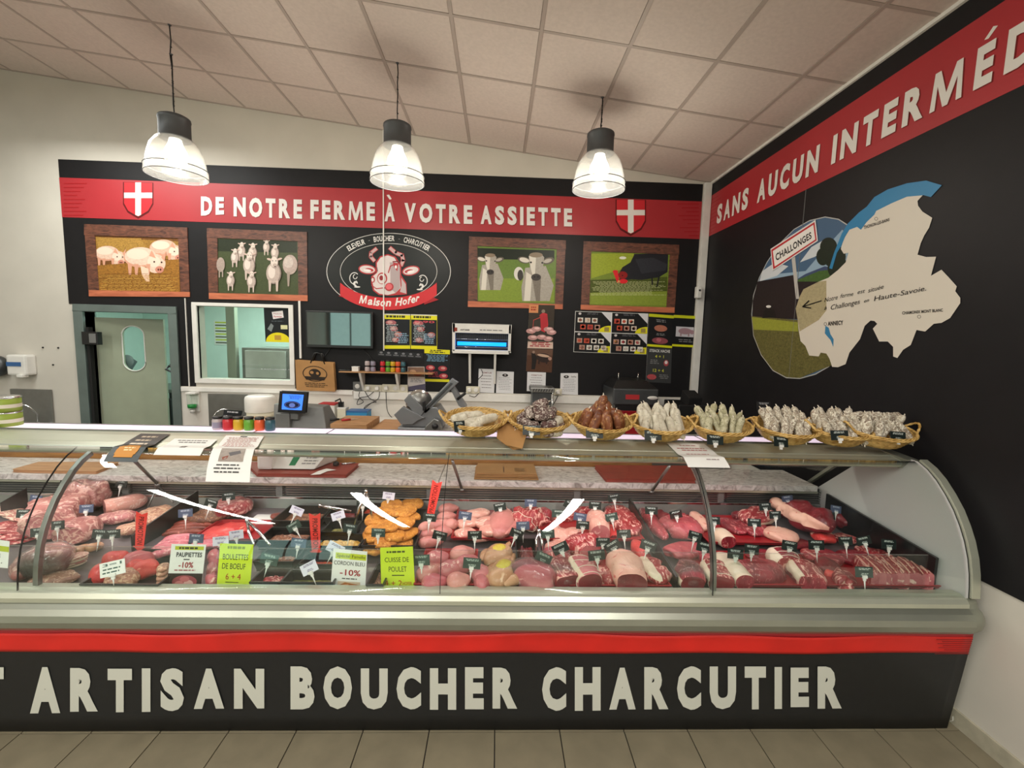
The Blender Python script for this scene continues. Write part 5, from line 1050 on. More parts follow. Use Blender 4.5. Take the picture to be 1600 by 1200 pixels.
b = MB(); x = aY(405, 655, 4.5).x; b.bx(x-.18, x+.2, 4.3, 4.6, WT, WT+.05); o = b.build('cutting_slab', 'bread_board', None, loc=(x, 4.45, WT), bev=.005); tag(o, 'small pale wooden board left of the counter scale', 'board')
# meat slicer
t = thing('meat_slicer', 'grey gravity meat slicer with slanted carriage on the worktop', 'slicer', (-.7, 4.35, WT))
sl = lambda x, y, Y=4.3: aY(500+x/5.454, 470+y/5.454, Y)
def prism(pts, Y0, Y1, name, mat, bev=.004, par=t):
    b = MB(); A = [sl(*p_, 4.3) for p_ in pts]; k = len(A); vs = [Vector((p_.x, Y0, max(p_.z, WT))) for p_ in A]+[Vector((p_.x, Y1, max(p_.z, WT))) for p_ in A]
    b.add(vs, [tuple(range(k))[::-1], tuple(range(k, 2*k))]+[(i, (i+1) % k, k+(i+1) % k, k+i) for i in range(k)]); return b.build(name, mat, par, bev=bev)
prism([(680, 1062), (1035, 1075), (1040, 1112), (682, 1108)], 4.20, 4.62, 'base', 'slicer_metal', .008)
prism([(700, 1062), (720, 1020), (900, 900), (1000, 900), (1060, 990), (1050, 1075)], 4.26, 4.55, 'motor_housing', 'slicer_metal', .01)
prism([(910, 1062), (920, 1045), (990, 980), (1030, 1000), (1045, 1065), (1035, 1100), (920, 1098)], 4.17, 4.26, 'control_box', 'steel', .008)
prism([(645, 960), (720, 890), (900, 985), (850, 1005), (800, 1040), (705, 1040)], 4.22, 4.27, 'gauge_plate', 'slicer_metal')
prism([(725, 840), (770, 790), (905, 920), (850, 1000)], 4.24, 4.28, 'slice_plate', 'slicer_metal')
c0 = sl(840, 870); b = MB(); b.lathe([(.125, -.012), (.13, 0), (.125, .012)], 40, (c0.x, 4.33, c0.z), R=Euler((PI/2, 0, .35)).to_matrix()); b.build('blade', 'chrome', t)
b = MB(); b.lathe([(.10, -.02), (.105, 0), (.1, .02)], 32, (c0.x+.01, 4.31, c0.z), R=Euler((PI/2, 0, .35)).to_matrix()); b.build('blade_cover', 'steel', t)
prism([(870, 930), (1130, 655), (1185, 690), (905, 960)], 4.26, 4.30, 'carriage', 'slicer_metal', .006)
prism([(905, 900), (1120, 690), (1135, 700), (915, 925)], 4.245, 4.262, 'carriage_slot', 'steel_dark', .002)
prism([(1085, 700), (1110, 690), (1250, 905), (1235, 930), (1180, 895)], 4.30, 4.42, 'food_pusher', 'slicer_metal', .006)
prism([(888, 845), (912, 840), (912, 920), (890, 922)], 4.19, 4.23, 'pusher_grip', 'black_plastic', .006)
a, c = sl(1170, 840), sl(1240, 785); b = MB(); b.tube([Vector((a.x, 4.3, a.z)), Vector((c.x, 4.3, c.z))], .014, 8); b.build('handle', 'black_plastic', t)
a = sl(980, 1070, 4.17); b = MB(); b.lathe([(.03, 0), (.03, .012), (.024, .025)], 24, (a.x, 4.175, a.z), R=Euler((PI/2, 0, 0)).to_matrix()); b.build('dial', 'black_plastic', t)
a = sl(908, 1096, 4.2); b = MB(); b.lathe([(.012, 0), (.010, .005)], 14, (a.x, 4.202, a.z+.01), R=Euler((PI/2, 0, 0)).to_matrix()); b.build('badge', 'jar_red', t)
for x in (700, 1010): a = sl(x, 1112, 4.24); b = MB(); b.lathe([(.014, WT), (.014, WT+.008)], 10, (a.x, 4.24, 0)); b.build('foot', 'rubber', t)
# tenderiser, vacuum packer, red crate, dark till printer
a, c = aY(829, 605, 4.7), aY(865, 640, 4.7); t = thing('steak_tenderiser', 'upright dark steak tenderiser with a slotted metal lid behind the sausage basket', 'machine', ((a.x+c.x)/2, 4.75, WT))
b = MB(); b.bx(a.x+.02, c.x-.03, 4.7, 4.9, WT, a.z-.03); b.build('housing', 'steel_dark', t, bev=.01); b = MB(); b.bx(a.x, c.x, 4.66, 4.92, a.z-.05, a.z+.0); ld = b.build('lid', 'steel', t, bev=.008)
for k in range(8): b = MB(); x = a.x+.03+k*(c.x-a.x-.06)/7; b.box((x, 4.655, a.z-.025), (.008, .006, .03), (0, .4, 0)); b.build('vent_slot', 'black_plastic', ld)
b = MB(); b.tube([(c.x-.02, 4.67, WT+.0), (c.x-.02, 4.67, a.z-.02)], .008); b.build('guard_rod', 'chrome', t)
a, c = aY(954, 606, 4.62), aY(1028, 634, 4.5); t = thing('vacuum_packer', 'dark grey vacuum packing machine with a smoked lid near the corner', 'machine', ((a.x+c.x)/2, 4.7, WT))
vx0, vx1, vz = a.x, c.x, c.z
b = MB(); b.bx(vx0, vx1, 4.5, 4.95, vz, vz+.17); b.build('housing', 'steel_dark', t, bev=.012)
b = MB(); b.bx(vx0+.03, vx1-.02, 4.52, 4.93, WT, vz); b.build('base', 'black_plastic', t)
b = MB(); zz = vz+.17; b.add([(vx0, 4.52, zz), (vx1, 4.52, zz), (vx1, 4.94, zz), (vx0, 4.94, zz), (vx0+.06, 4.6, zz+.08), (vx1-.1, 4.6, zz+.08), (vx1-.1, 4.9, zz+.09), (vx0+.06, 4.9, zz+.09)], [(0, 1, 5, 4), (1, 2, 6, 5), (2, 3, 7, 6), (3, 0, 4, 7), (4, 5, 6, 7), (3, 2, 1, 0)]); b.build('lid', 'black_plastic', t, bev=.008)
b = MB(); b.bx(vx0+.13, vx1-.2, 4.498, 4.5, vz+.06, vz+.11); b.build('display', 'ink_red', t)
b = MB(); b.lathe([(.04, 0), (.036, .004)], 20, (vx1-.06, 4.5, vz+.08), R=Matrix.Diagonal((1.4, 1, .5)) @ Euler((PI/2, 0, 0)).to_matrix()); b.build('badge', 'white_plastic', t)
for x in (vx0+.1, vx1-.16): b = MB(); b.tube([(x, 4.7, zz+.06), (x, 4.7, zz+.15)], .005, 6); b.build('hinge_pin', 'chrome', t)
t = thing('meat_crate', 'red plastic crate on the worktop beneath the vacuum packer', 'crate', (1.3, 4.3, WT)); a, c = aY(976, 640, 4.25), aY(1045, 640, 4.25)
b = MB(); b.bx(a.x, c.x, 4.22, 4.235, WT, 1.14); b.bx(a.x, c.x, 4.46, 4.475, WT, 1.14); b.bx(a.x, a.x+.015, 4.22, 4.475, WT, 1.14); b.bx(c.x-.015, c.x, 4.22, 4.475, WT, 1.14); b.bx(a.x, c.x, 4.22, 4.475, WT, WT+.015); b.build('tub', 'red_tray', t, bev=.004)
b = MB(); b.tube([(a.x, 4.215, 1.135), (c.x, 4.215, 1.135)], .008, 6); b.build('rim', 'jar_red', t)
t = thing('ticket_printer', 'black angular ticket printer in the dark corner by the right wall', 'printer', (1.95, 4.5, WT)); a, c = aY(1050, 628, 4.4), aY(1108, 660, 4.4)
b = MB(); b.bx(a.x+.05, c.x, 4.35, 4.75, WT, a.z-.02); b.build('body', 'black_plastic', t, bev=.012); b = MB(); b.box(((a.x+c.x)/2+.04, 4.5, a.z+.02), (.14, .2, .12), (.3, 0, 0)); b.build('cover', 'rubber', t, bev=.01)
# green tins on the counter's left end and the small sign behind the jars
for lv in (0, 1):
    p = aY(6, 668, 2.5); r_ = .075; t = thing('green_tin', 'green-labelled round tin at the left picture edge, %s of the stack' % ('top' if lv else 'bottom'), 'tin', (p.x-.03, 2.53, 1.2912+lv*.083), 0, 'green tins on the counter top')
    b = MB(); b.lathe([(r_, 0), (r_, .078)], 32); b.build('can_body', 'green_label', t, world=False); b = MB(); b.lathe([(r_+.002, .072), (r_+.003, .078), (r_-.004, .081)], 32); b.build('lid', 'chrome', t, world=False); b = MB(); b.lathe([(r_+.001, .02), (r_+.001, .04)], 32, caps=False); b.build('label_stripe', 'cream_plastic', t, world=False)
Q = [aY(*p_, 2.60) for p_ in ((350, 640), (379, 642), (374, 661), (347, 659))]
def sg(p): p.rect(0, 0, 1, 1, '#16191a'); p.scrib(.1, .1, .95, .25, 1, '#b8b8b8', 2, .7, 4); wd(p, 'NEW', .05, .45, .4, .75, '#e8e8e4', .02); p.scrib(.5, .5, .9, .65, 1, '#b8b8b8', 3, .7, 2)
t = sheet(Q, NB, .003, 'tag_black', 'jar_sign', 'black sign standing behind the six small jars', 'sign', None, bil(Q), sg)
b = MB(); b.bx(Q[3].x+.03, Q[3].x+.07, 2.597, 2.607, 1.291, Q[3].z+.01); b.build('sign_foot', 'black_plastic', t)
# ================================================================== PAPERS ON THE CANOPY
CPATH = [(2.66, 1.2925), (2.60, 1.2945), (2.45, 1.2945), (2.40, 1.2875), (2.30, 1.2745), (2.255, 1.2665)]+[(y-.004, z+.004) for y, z in GP[::-1]]
def pathfn(xl, xr, s0, s1, skew=0.):
    ds = [0]
    for (a, b_), (c, d) in zip(CPATH[:-1], CPATH[1:]): ds.append(ds[-1]+math.hypot(c-a, d-b_))
    def at(s):
        for i in range(len(ds)-1):
            if s <= ds[i+1] or i == len(ds)-2:
                u = (s-ds[i])/(ds[i+1]-ds[i]); return (CPATH[i][0]+(CPATH[i+1][0]-CPATH[i][0])*u, CPATH[i][1]+(CPATH[i+1][1]-CPATH[i][1])*u)
    def fn(x, y):
        s = s0+(s1-s0)*y; a, z = at(s); return Vector((xl+(xr-xl)*x+skew*(y-.5), a, z))
    return fn
def drape(name, label, xl, xr, s0, s1, draw, mat='paper', skew=0.):
    fn = pathfn(xl, xr, s0, s1, skew); n = 26; b = MB(); vs = []
    for j in range(n+1): vs += [fn(0, j/n), fn(1, j/n)]
    b.add(vs, [(2*j, 2*j+2, 2*j+3, 2*j+1) for j in range(n)], 0, False); c = fn(.5, .5)
    t = thing(name, label, 'notice', c); o = b.build('sheet', mat, t); md = o.modifiers.new('thick', 'SOLIDIFY'); md.thickness = .0012; md.offset = -1
    pr = Pr(fn, (0, -.75, .66), .0002, .0012)
    op = pr.poly
    def poly(pts, col, mi=0, up=True):   # follow the bend: cut tall pieces into strips
        ys = [p[1] for p in pts]
        return op(pts, col, mi, up)
    draw(pr); pr.build('print', t, ('print', 'print_rough', 'print_straw')); return t
def strips(p, x0, y0, x1, y1, col, mi=0, n=8):
    for k in range(n): p.rect(x0, y0+(y1-y0)*k/n, x1, y0+(y1-y0)*(k+1)/n, col, mi, False)
    p.k += p.st
XC = lambda px, py=700, Y=2.3: aY(px, py, Y).x
def d1(p):
    for k, (a, c) in enumerate(((.15, .85), (.2, .8))): p.scrib(a, .12+k*.16, c, .22+k*.16, 1, '#c8b8a0', k, .6, 3)
    p.tb('BON', .2, .42, .5, .48, '#e6dccc'); p.tb('APPETIT', .52, .42, .88, .48, '#e6dccc') if 0 else p.scrib(.15, .42, .85, .5, 1, '#d8ccb8', 5, .7, 3)
    for k in range(6): y = .56+k*.06; w = .33*math.sqrt(max(.02, 1-((y+.03-.77)/.23)**2)); p.rect(.5-w, y, .5+w, y+.06, '#c8862a', 0, False)
    p.k += p.st; p.scrib(.35, .7, .7, .8, 2, '#f0dca8', 4, .5, 2)
drape('notice', 'black notice with an orange disc bent over the canopy front', XC(228, 680, 2.4), XC(274, 680, 2.4), .255, .575, d1, 'tag_black', .06)
def d2(p): p.scrib(.12, .1, .9, .34, 2, '#6a6a66', 3, .4, 6); p.rect(.44, .54, .56, .72, '#2c2a2a'); p.rect(.47, .58, .53, .68, '#b8b0a8')
drape('notice', 'wide white notice with small oval logo on the canopy', XC(279, 687, 2.34), XC(346, 688, 2.34), .32, .53, d2, skew=.04)
def d3(p):
    p.rect(.4, .02, .58, .05, '#2c2a2a'); p.scrib(.1, .07, .92, .42, 9, '#a85850', 4, .35, 6); 
    for k in range(5): p.rect(.22, .52+k*.044, .80, .52+(k+1)*.044+.001, '#a89c92', 1, False)
    p.k += p.st; p.poly([(.42, .60), (.68, .56), (.72, .61), (.48, .66)], '#5a5658'); p.poly([(.3, .68), (.44, .65), (.42, .70), (.32, .72)], '#8a4a3a'); p.scrib(.15, .78, .82, .92, 3, '#4a4a48', 5, .4, 4)
drape('notice', 'long white notice with a grey picture hanging over the glass', XC(371, 683, 2.4), XC(430, 684, 2.4), .26, .67, d3, skew=.12)
def d4(p): p.scrib(.2, .1, .8, .18, 1, '#b88080', 2, .4, 4); p.scrib(.1, .24, .92, .42, 2, '#b06060', 3, .4, 6); p.scrib(.2, .5, .8, .58, 1, '#b88080', 4, .4, 4); p.scrib(.5, .8, .9, .86, 1, '#9a8a8a', 5, .4, 3)
drape('notice', 'white folded notice with red lines under the fourth and fifth baskets', XC(1058, 715, 2.26), XC(1120, 715, 2.26), .25, .55, d4, skew=.0)
# ================================================================== WICKER BASKETS WITH DRY SAUSAGES
def basket_mesh():
    t = thing('wicker_basket', 'x', 'basket')
    b = MB(); n = 72; rows = 11; vs = []
    for j in range(rows+1):
        u = j/rows; s = .62+.38*u**.7
        for k in range(n):
            th = 2*PI*k/n; wv = .0032*math.cos(9*th*2+PI*j) if j > 0 else 0
            vs.append(((.158*s+wv)*math.cos(th), (.128*s+wv)*math.sin(th), .006+.070*u+(.0012*math.sin(18*th+PI*j))))
    fs = [(j*n+k, j*n+(k+1) % n, (j+1)*n+(k+1) % n, (j+1)*n+k) for j in range(rows) for k in range(n)]
    vi = [(x*.955, y*.955, z+.004) for x, y, z in vs]; b.add(vs, fs, 0, True); b.add(vi, [f[::-1] for f in fs], 0, True)
    b.add([vs[k] for k in range(n)], [tuple(range(n))[::-1]]); b.add([vi[k] for k in range(n)], [tuple(range(n))])
    b.build('woven_bowl', 'wicker', t, world=False)
    b = MB()
    for q in range(4):
        b.tube([((.160+.006*math.cos(10*th+q*PI/2))*math.cos(th), (.130+.006*math.cos(10*th+q*PI/2))*math.sin(th), .079+.007*math.sin(10*th+q*PI/2)) for th in [2*PI*k/120 for k in range(120)]], .0042, 5, closed=True)
    b.build('braided_rim', 'wicker', t, world=False)
    for sx in (-1, 1):
        b = MB()
        for q in (0, 1): b.tube([(sx*(.155+.034*math.sin(PI*k/14)+.003*math.cos(k*1.6+q*PI)), -.045+.09*k/14, .078+.040*math.sin(PI*k/14)+.003*math.sin(k*1.6+q*PI)) for k in range(15)], .0048, 6)
        b.build('handle', 'wicker', t, world=False)
    return t
_saus = {}
def sausage_mesh(mat, kind, var):
    key = (mat, kind, var)
    if key in _saus: return _saus[key]
    L, W_ = {'long': (.15, .044), 'thin': (.13, .030), 'round': (.090, .054), 'fat': (.125, .050)}[kind]
    b = MB(); b.loaf(L, W_, W_*.95, 2.1, .08*(var % 3-1), .05, 40, var*3.3, (0, 0), [.06, -.05, .09, 0][var % 4], 12, 12, pw=6.)
    b.v = [(x, y, z-W_*.475) for x, y, z in b.v]
    me = b.mesh('dry_sausage', mat)
    k = MB(); k.tube([(L/2-.006, 0, 0), (L/2+.006, 0, 0), (L/2+.012, .004, 0)], [.005, .003, .002], 6); k.tube([(-L/2+.006, 0, 0), (-L/2-.006, 0, 0), (-L/2-.012, -.003, 0)], [.005, .003, .002], 6)
    _saus[key] = (me, k.mesh('string_tie', 'string')); return _saus[key]
def sect(a):
    return ['at the right', 'at the back right', 'at the back', 'at the back left', 'at the left', 'at the front left', 'at the front', 'at the front right'][int(round(a/(PI/4))) % 8]
LV = ['bottom layer', 'second layer', 'third layer', 'fourth layer', 'very top']
def put_sausage(loc, d, mat, kind, var, label, group, roll=0, sc=1.):
    RM = Euler(rot).to_matrix(); loc = B_+RM @ (Vector(loc)-B_); d = RM @ Vector(d)
    me, tie = sausage_mesh(mat, kind, var); o = bpy.data.objects.new('dry_sausage', me); C.objects.link(o); o.location = loc
    o.rotation_mode = 'QUATERNION'; o.rotation_quaternion = Vector(d).to_track_quat('X', 'Z'); o.scale = (sc,)*3
    tag(o, label, 'sausage', group); c = bpy.data.objects.new('string_tie', tie); C.objects.link(c); c.parent = o; return o
def price_plate(name, lab, loc, w, h, col, txtc, rz=0, rx=-.2, ry=0, foot=.03, lines=4, group=None, title=None, seed=0, stake=True, tcol=None):
    t = thing(name, lab, 'price tag', loc, 0, group); t.rotation_euler = (rx, ry, rz)
    b = MB(); b.box((0, 0, foot+h/2), (w, .002, h)); b.build('plate', col, t, world=False, bev=.0006)
    pr = Pr(lambda x, y: Vector((-w/2+w*x, -.001, foot+h*(1-y))), NB, .0001, .0003)
    if title: pr.tb(title, .12, .1, .88, .3, txtc, .02); pr.scrib(.1, .45, .9, .92, lines-2, txtc, seed, .4, 3)
    else: pr.scrib(.14, .12, .88, .34, 2, txtc, seed, .55, 3); pr.scrib(.3, .60, .75, .84, 2 if lines > 3 else 1, tcol or txtc, seed+1, .5, 2)
    pr.build('lettering', t, world=False)
    b = MB(); b.box((0, -.003, foot+.003), (w*.26, .008, .013)); b.box((0, 0, foot-.008), (w*.16, .005, .014))
    if stake: b.lathe([(.0008, -.012), (.004, foot-.012)], 8)
    b.build('clip', 'white_plastic', t, world=False); return t
BK = [(742, 2.45, 'dry_white', 'far left, half empty with dark-speckled white sausages', 'l', 7, 'white dry sausage in the far left basket'),
      (842, 2.45, 'dry_dark', 'second from the left, heaped with dark knobbly sausages', 'pile', 26, 'dark speckled sausage, second basket'),
      (936, 2.44, 'dry_brown', 'third from the left, heaped with brown smoked sausages', 'up', 20, 'brown smoked sausage, third basket heap'),
      (1028, 2.43, 'dry_white', 'fourth from the left, white sausages standing upright', 'st', 12, 'white dusted sausage, fourth basket'),
      (1120, 2.42, 'dry_green', 'fifth from the left, greenish herb-dusted sausages', 'st', 12, 'greenish herb-dusted sausage, fifth basket'),
      (1222, 2.40, 'dry_mixed', 'sixth from the left, grey and white mottled sausages', 'st', 12, 'grey mottled sausage, sixth basket'),
      (1312, 2.38, 'dry_mixed', 'seventh from the left, brown-grey mottled sausages', 'st', 12, 'brown-grey mottled sausage, seventh basket'),
      (1402, 2.35, 'dry_mixed', 'far right, at the end of the counter by the black wall', 'mix', 12, 'mottled dry sausage, far right basket')]
bk0 = None; CT = 1.2945
for i, (px, Yb, mat, lab, mode, n, slab_) in enumerate(BK):
    x = aY(px, 700, Yb).x; x = min(x, 2.105)-(.035 if i == 6 else 0); lab = 'oval wicker basket, '+lab; r = random.Random(i+20)
    rot = (.24, 0, [.1, -.06, .05, -.04, .06, -.05, .04, -.03][i])
    if i == 0: bk0 = basket_mesh(); k = bk0; k['label'] = lab; k.location = (x, Yb, CT+.030); k.rotation_euler = rot; k.scale = (1.05, 1.05, 1.05); k['group'] = 'wicker baskets on the counter top'
    else: k = dup(bk0, (x, Yb, CT+.030), rot, lab)
    B_ = Vector((x, Yb, CT+.032)); grp = 'dry sausages in basket %s' % ['one', 'two', 'three', 'four', 'five', 'six', 'seven', 'eight'][i]
    if mode == 'l':
        for j, (dx, dy, dz, an, kd) in enumerate(((-.04, .03, .055, .1, 'long'), (.0, -.02, .045, .12, 'long'), (.07, -.035, .06, .5, 'fat'), (-.06, -.06, .04, .4, 'fat'), (.0, -.075, .035, 1.0, 'round'), (-.10, -.02, .06, .2, 'round'), (-.02, .05, .035, -.2, 'long'))):
            put_sausage(B_+Vector((dx*.9, dy+.012, dz+.022)), (math.cos(an), math.sin(an), .08), mat, kd, j, slab_+', '+['back long one', 'middle long one', 'right one', 'front left one', 'front short one', 'left end one', 'rear long one'][j], grp, sc=1.08)
    elif mode == 'pile':
        q = 0
        for lv, (cnt, rr, zz) in enumerate(((10, .10, .045), (8, .085, .085), (5, .06, .122), (2, .03, .155), (1, 0, .178))):
            for j in range(cnt):
                a = 2*PI*j/cnt+lv*.5+r.uniform(-.2, .2); put_sausage(B_+Vector((rr*1.1*math.cos(a), rr*.85*math.sin(a)-.01, zz+r.uniform(-.01, .01))), (math.cos(a+1.2+r.uniform(-.5, .5)), math.sin(a+1.2), r.uniform(-.3, .3)), 'dry_white' if (lv*7+j) % 5 == 4 else mat, 'round', j, slab_ +', '+LV[lv]+' '+sect(a) if (lv*7+j) % 5 != 4 else 'white speckled sausage among the dark ones, second basket, '+LV[lv]+' '+sect(a), grp+(' white' if (lv*7+j) % 5 == 4 else '')); q += 1
    elif mode == 'up':
        for lv, (cnt, rr, zz, kd) in enumerate(((9, .085, .088, 'fat'), (7, .060, .106, 'fat'), (4, .035, .138, 'fat'), (2, .02, .172, 'fat'))):
            for j in range(cnt):
                a = 2*PI*j/cnt+lv*.4; lean = .55+lv*.1; put_sausage(B_+Vector((rr*1.15*math.cos(a), rr*.9*math.sin(a), zz)), (-math.cos(a)*.5+r.uniform(-.2, .2), -math.sin(a)*.3, 1.0), mat, kd, j+lv, slab_+', '+LV[lv]+' '+sect(a), grp, sc=1.02)
    elif mode == 'st':
        for row, (yy, zz, cnt) in enumerate(((-.046, .080, 5), (.005, .094, 6), (.055, .108, 6))):
            for j in range(cnt):
                xx = (-.10+.20*j/(cnt-1))*(.88 if row != 1 else 1.05); put_sausage(B_+Vector((xx, yy+r.uniform(-.008, .008), zz)), (r.uniform(-.45, .45)+xx*1.5, .55+r.uniform(-.1, .1), .8), mat, 'thin' if mat == 'dry_green' and j % 2 else 'fat' if j % 3 == 0 else 'long', j+row, slab_+', %s from left, %s row' % (ORD[j], ('front', 'middle', 'back')[row]), grp, sc=.92)
    else:
        for row, (yy, zz, cnt) in enumerate(((-.042, .082, 5), (.01, .10, 6), (.05, .135, 5))):
            for j in range(cnt):
                xx = (-.10+.20*j/(cnt-1)); lay = row == 2
                put_sausage(B_+Vector((xx, yy, zz)), (1 if lay else r.uniform(-.6, .6), .3, .15 if lay else .7), 'dry_mixed', 'round' if lay else 'long', j+row, slab_+', %s from left, %s row' % (ORD[j], ('front', 'middle', 'back')[row]), grp, sc=.94)
    tx = [720, 830, 928, 1019, 1115, 1217, 1309, 1399][i]; ty = [667, 672, 677, 680, 687, 690, 680, 682][i]
    p = aY(tx, ty, Yb-.125); foot = .02; hh = .052
    price_plate('price_tag', 'black price tag clipped to the %s wicker basket' % ['far left', 'second', 'third', 'fourth', 'fifth', 'sixth', 'seventh', 'far right'][i], (p.x, Yb-.150, p.z-foot-hh/2+.004), .062 if i == 0 else .092, .058 if i == 0 else hh, 'tag_black', '#c4ccc6', rz=[.5, .0, 0, 0, .05, .2, -.05, .1][i], rx=-.25, foot=foot, ry=[0, 0, 0, 0, .05, .12, -.04, .08][i], seed=i, stake=False)
p = aY(1197, 638, 2.62); price_plate('price_tag', 'dark price tag standing up behind the sixth basket against the black wall', (p.x, 2.62, p.z-.12), .085, .06, 'black_plastic', '#a8a8a8', foot=.1, seed=4)
# stack of brown paper bags leaning between the first two baskets
t = thing('paper_bags', 'sheaf of folded brown paper bags between the first two baskets', 'paper bags', aY(792, 688, 2.34))
for k in range(5):
    o_ = k*3.0; Q = [aY(779+o_*.9, 652+o_*.3, 2.50-k*.012), aY(818+o_*.4, 676+o_*.2, 2.40-k*.012), aY(803+o_*1.1, 703-k*.6, 2.29-k*.006), aY(776+o_*1.1, 684+o_*.9, 2.33-k*.010)]
    n_ = (Q[1]-Q[0]).cross(Q[2]-Q[0]).normalized(); n_ = n_ if n_.y < 0 else -n_
    cr = (Q[1]-Q[0]).cross(Q[2]-Q[1]); Q = Q if cr.dot(n_) > 0 else Q[::-1]; b = MB(); b.plate(Q, n_, .004); b.build('folded_bag', 'kraft', t)
# ================================================================== ON THE MARBLE SHELF INSIDE
MZ = .932
def onM(px, py): return aZ(px, py, MZ)
def slabM(name, lab, pts, th, mat, cat='board', bev=.006, z0=MZ, y=None):
    P4 = [aZ(a, c, z0+th) for a, c in pts]; P4 = [Vector((p.x, min(max(p.y, 2.80), 3.13), z0+th)) for p in P4]; c = sum(P4, Vector())/len(P4)
    b = MB(); b.plate(P4 if ((P4[1]-P4[0]).cross(P4[2]-P4[1])).z > 0 else P4[::-1], (0, 0, 1), th); o = b.build(name, mat, None, loc=(c.x, c.y, z0), bev=bev); tag(o, lab, cat); return o
slabM('cutting_board', 'pale wooden cutting board on the marble shelf at the left', [(20, 733), (35, 739), (135, 741), (185, 722), (60, 722)], .018, 'bread_board')
slabM('cutting_board', 'dark red cutting board under the white scale', [(385, 749), (529, 751), (560, 724), (385, 722)], .022, 'red_board')
slabM('cutting_board', 'red-brown cutting board on the marble shelf at the right', [(955, 757), (1096, 757), (1075, 727), (930, 727)], .022, 'red_board')
t = thing('weighing_scale', 'white weighing scale with green display on the dark red board', 'scale', (aY(470, 735, 2.95).x, 2.95, MZ+.022))
a, c = aY(428, 738, 2.9), aY(494, 738, 2.9)
b = MB(); z0 = MZ+.024; b.add([(a.x, 2.87, z0+.006), (c.x, 2.87, z0+.006), (c.x+.06, 2.96, z0+.095), (a.x, 2.96, z0+.095), (a.x, 3.12, z0+.0), (c.x+.06, 3.12, z0), (c.x+.06, 3.12, z0+.13), (a.x, 3.12, z0+.13)], [(0, 1, 2, 3), (3, 2, 6, 7), (4, 0, 3, 7), (1, 5, 6, 2), (5, 4, 7, 6), (4, 5, 1, 0)]); hs = b.build('housing', 'white_plastic', t, bev=.006)
b = MB(); b.bx(a.x-.09, a.x+.01, 2.86, 3.1, z0, z0+.125); b.build('side_arm', 'white_plastic', t, bev=.02)
pr = Pr(lambda x, y: Vector((a.x+(c.x-a.x)*x+.06*(1-y)*x, 2.87+.09*(1-y), z0+.006+.089*(1-y))), (0, -.7, .7)); pr.rect(.36, .3, .5, .8, '#157a4c'); pr.scrib(.6, .3, .95, .8, 3, '#8a8a8a', 2, .4, 3); pr.build('keypad', hs)
t = thing('receipt', 'crumpled white receipt beside the scale', 'receipt', (aY(505, 742, 2.9).x, 2.9, MZ+.023)); b = MB(); q = [aZ(x, y, MZ+.026) for x, y in ((485, 742), (500, 742), (512, 736), (525, 735), (510, 732), (497, 737))]; b.add([v+Vector((0, 0, .004*(i % 2))) for i, v in enumerate(q)], [(0, 1, 2, 5), (2, 3, 4, 5)]); o = b.build('paper_slip', 'paper', t); md = o.modifiers.new('t', 'SOLIDIFY'); md.thickness = .0008
t = thing('thermometer', 'small black round knob tool lying behind the receipt', 'tool', (aY(525, 724, 2.98).x, 2.98, MZ+.024)); b = MB(); x = t.location.x; b.lathe([(.012, 0), (.02, .005), (.02, .02), (.01, .03)], 16, (x, 2.98, MZ+.024)); b.build('knob', 'black_plastic', t); b = MB(); b.tube([(x+.03, 3.0, MZ+.03), (x+.11, 3.04, MZ+.03)], .006); b.build('probe', 'chrome', t)
t = thing('paper_bag_stack', 'flat stack of brown paper bags on the marble shelf', 'paper bags', (aY(791, 745, 2.92).x, 2.92, MZ))
for k in range(6):
    a, c = aZ(739, 756, MZ+.005).x+k*.003, aZ(843, 756, MZ+.005).x-k*.002; b = MB(); r_ = random.Random(k); b.box(((a+c)/2, 2.935+r_.uniform(-.006, .006), MZ+.004+k*.0062), (c-a, .27-k*.006, .0052), (0, 0, r_.uniform(-.02, .02))); b.build('paper_bag', 'kraft', t, bev=.001)
pr = Pr(lambda x, y: Vector((aY(791, 745, 2.92).x+.11*x, 2.85+.12*y, MZ+.0385)), (0, 0, 1)); pr.rect(-.2, 0, -.14, 1, '#6c4c2c'); pr.rect(.5, .2, 1.1, .8, '#8f6a40'); pr.build('print', t)
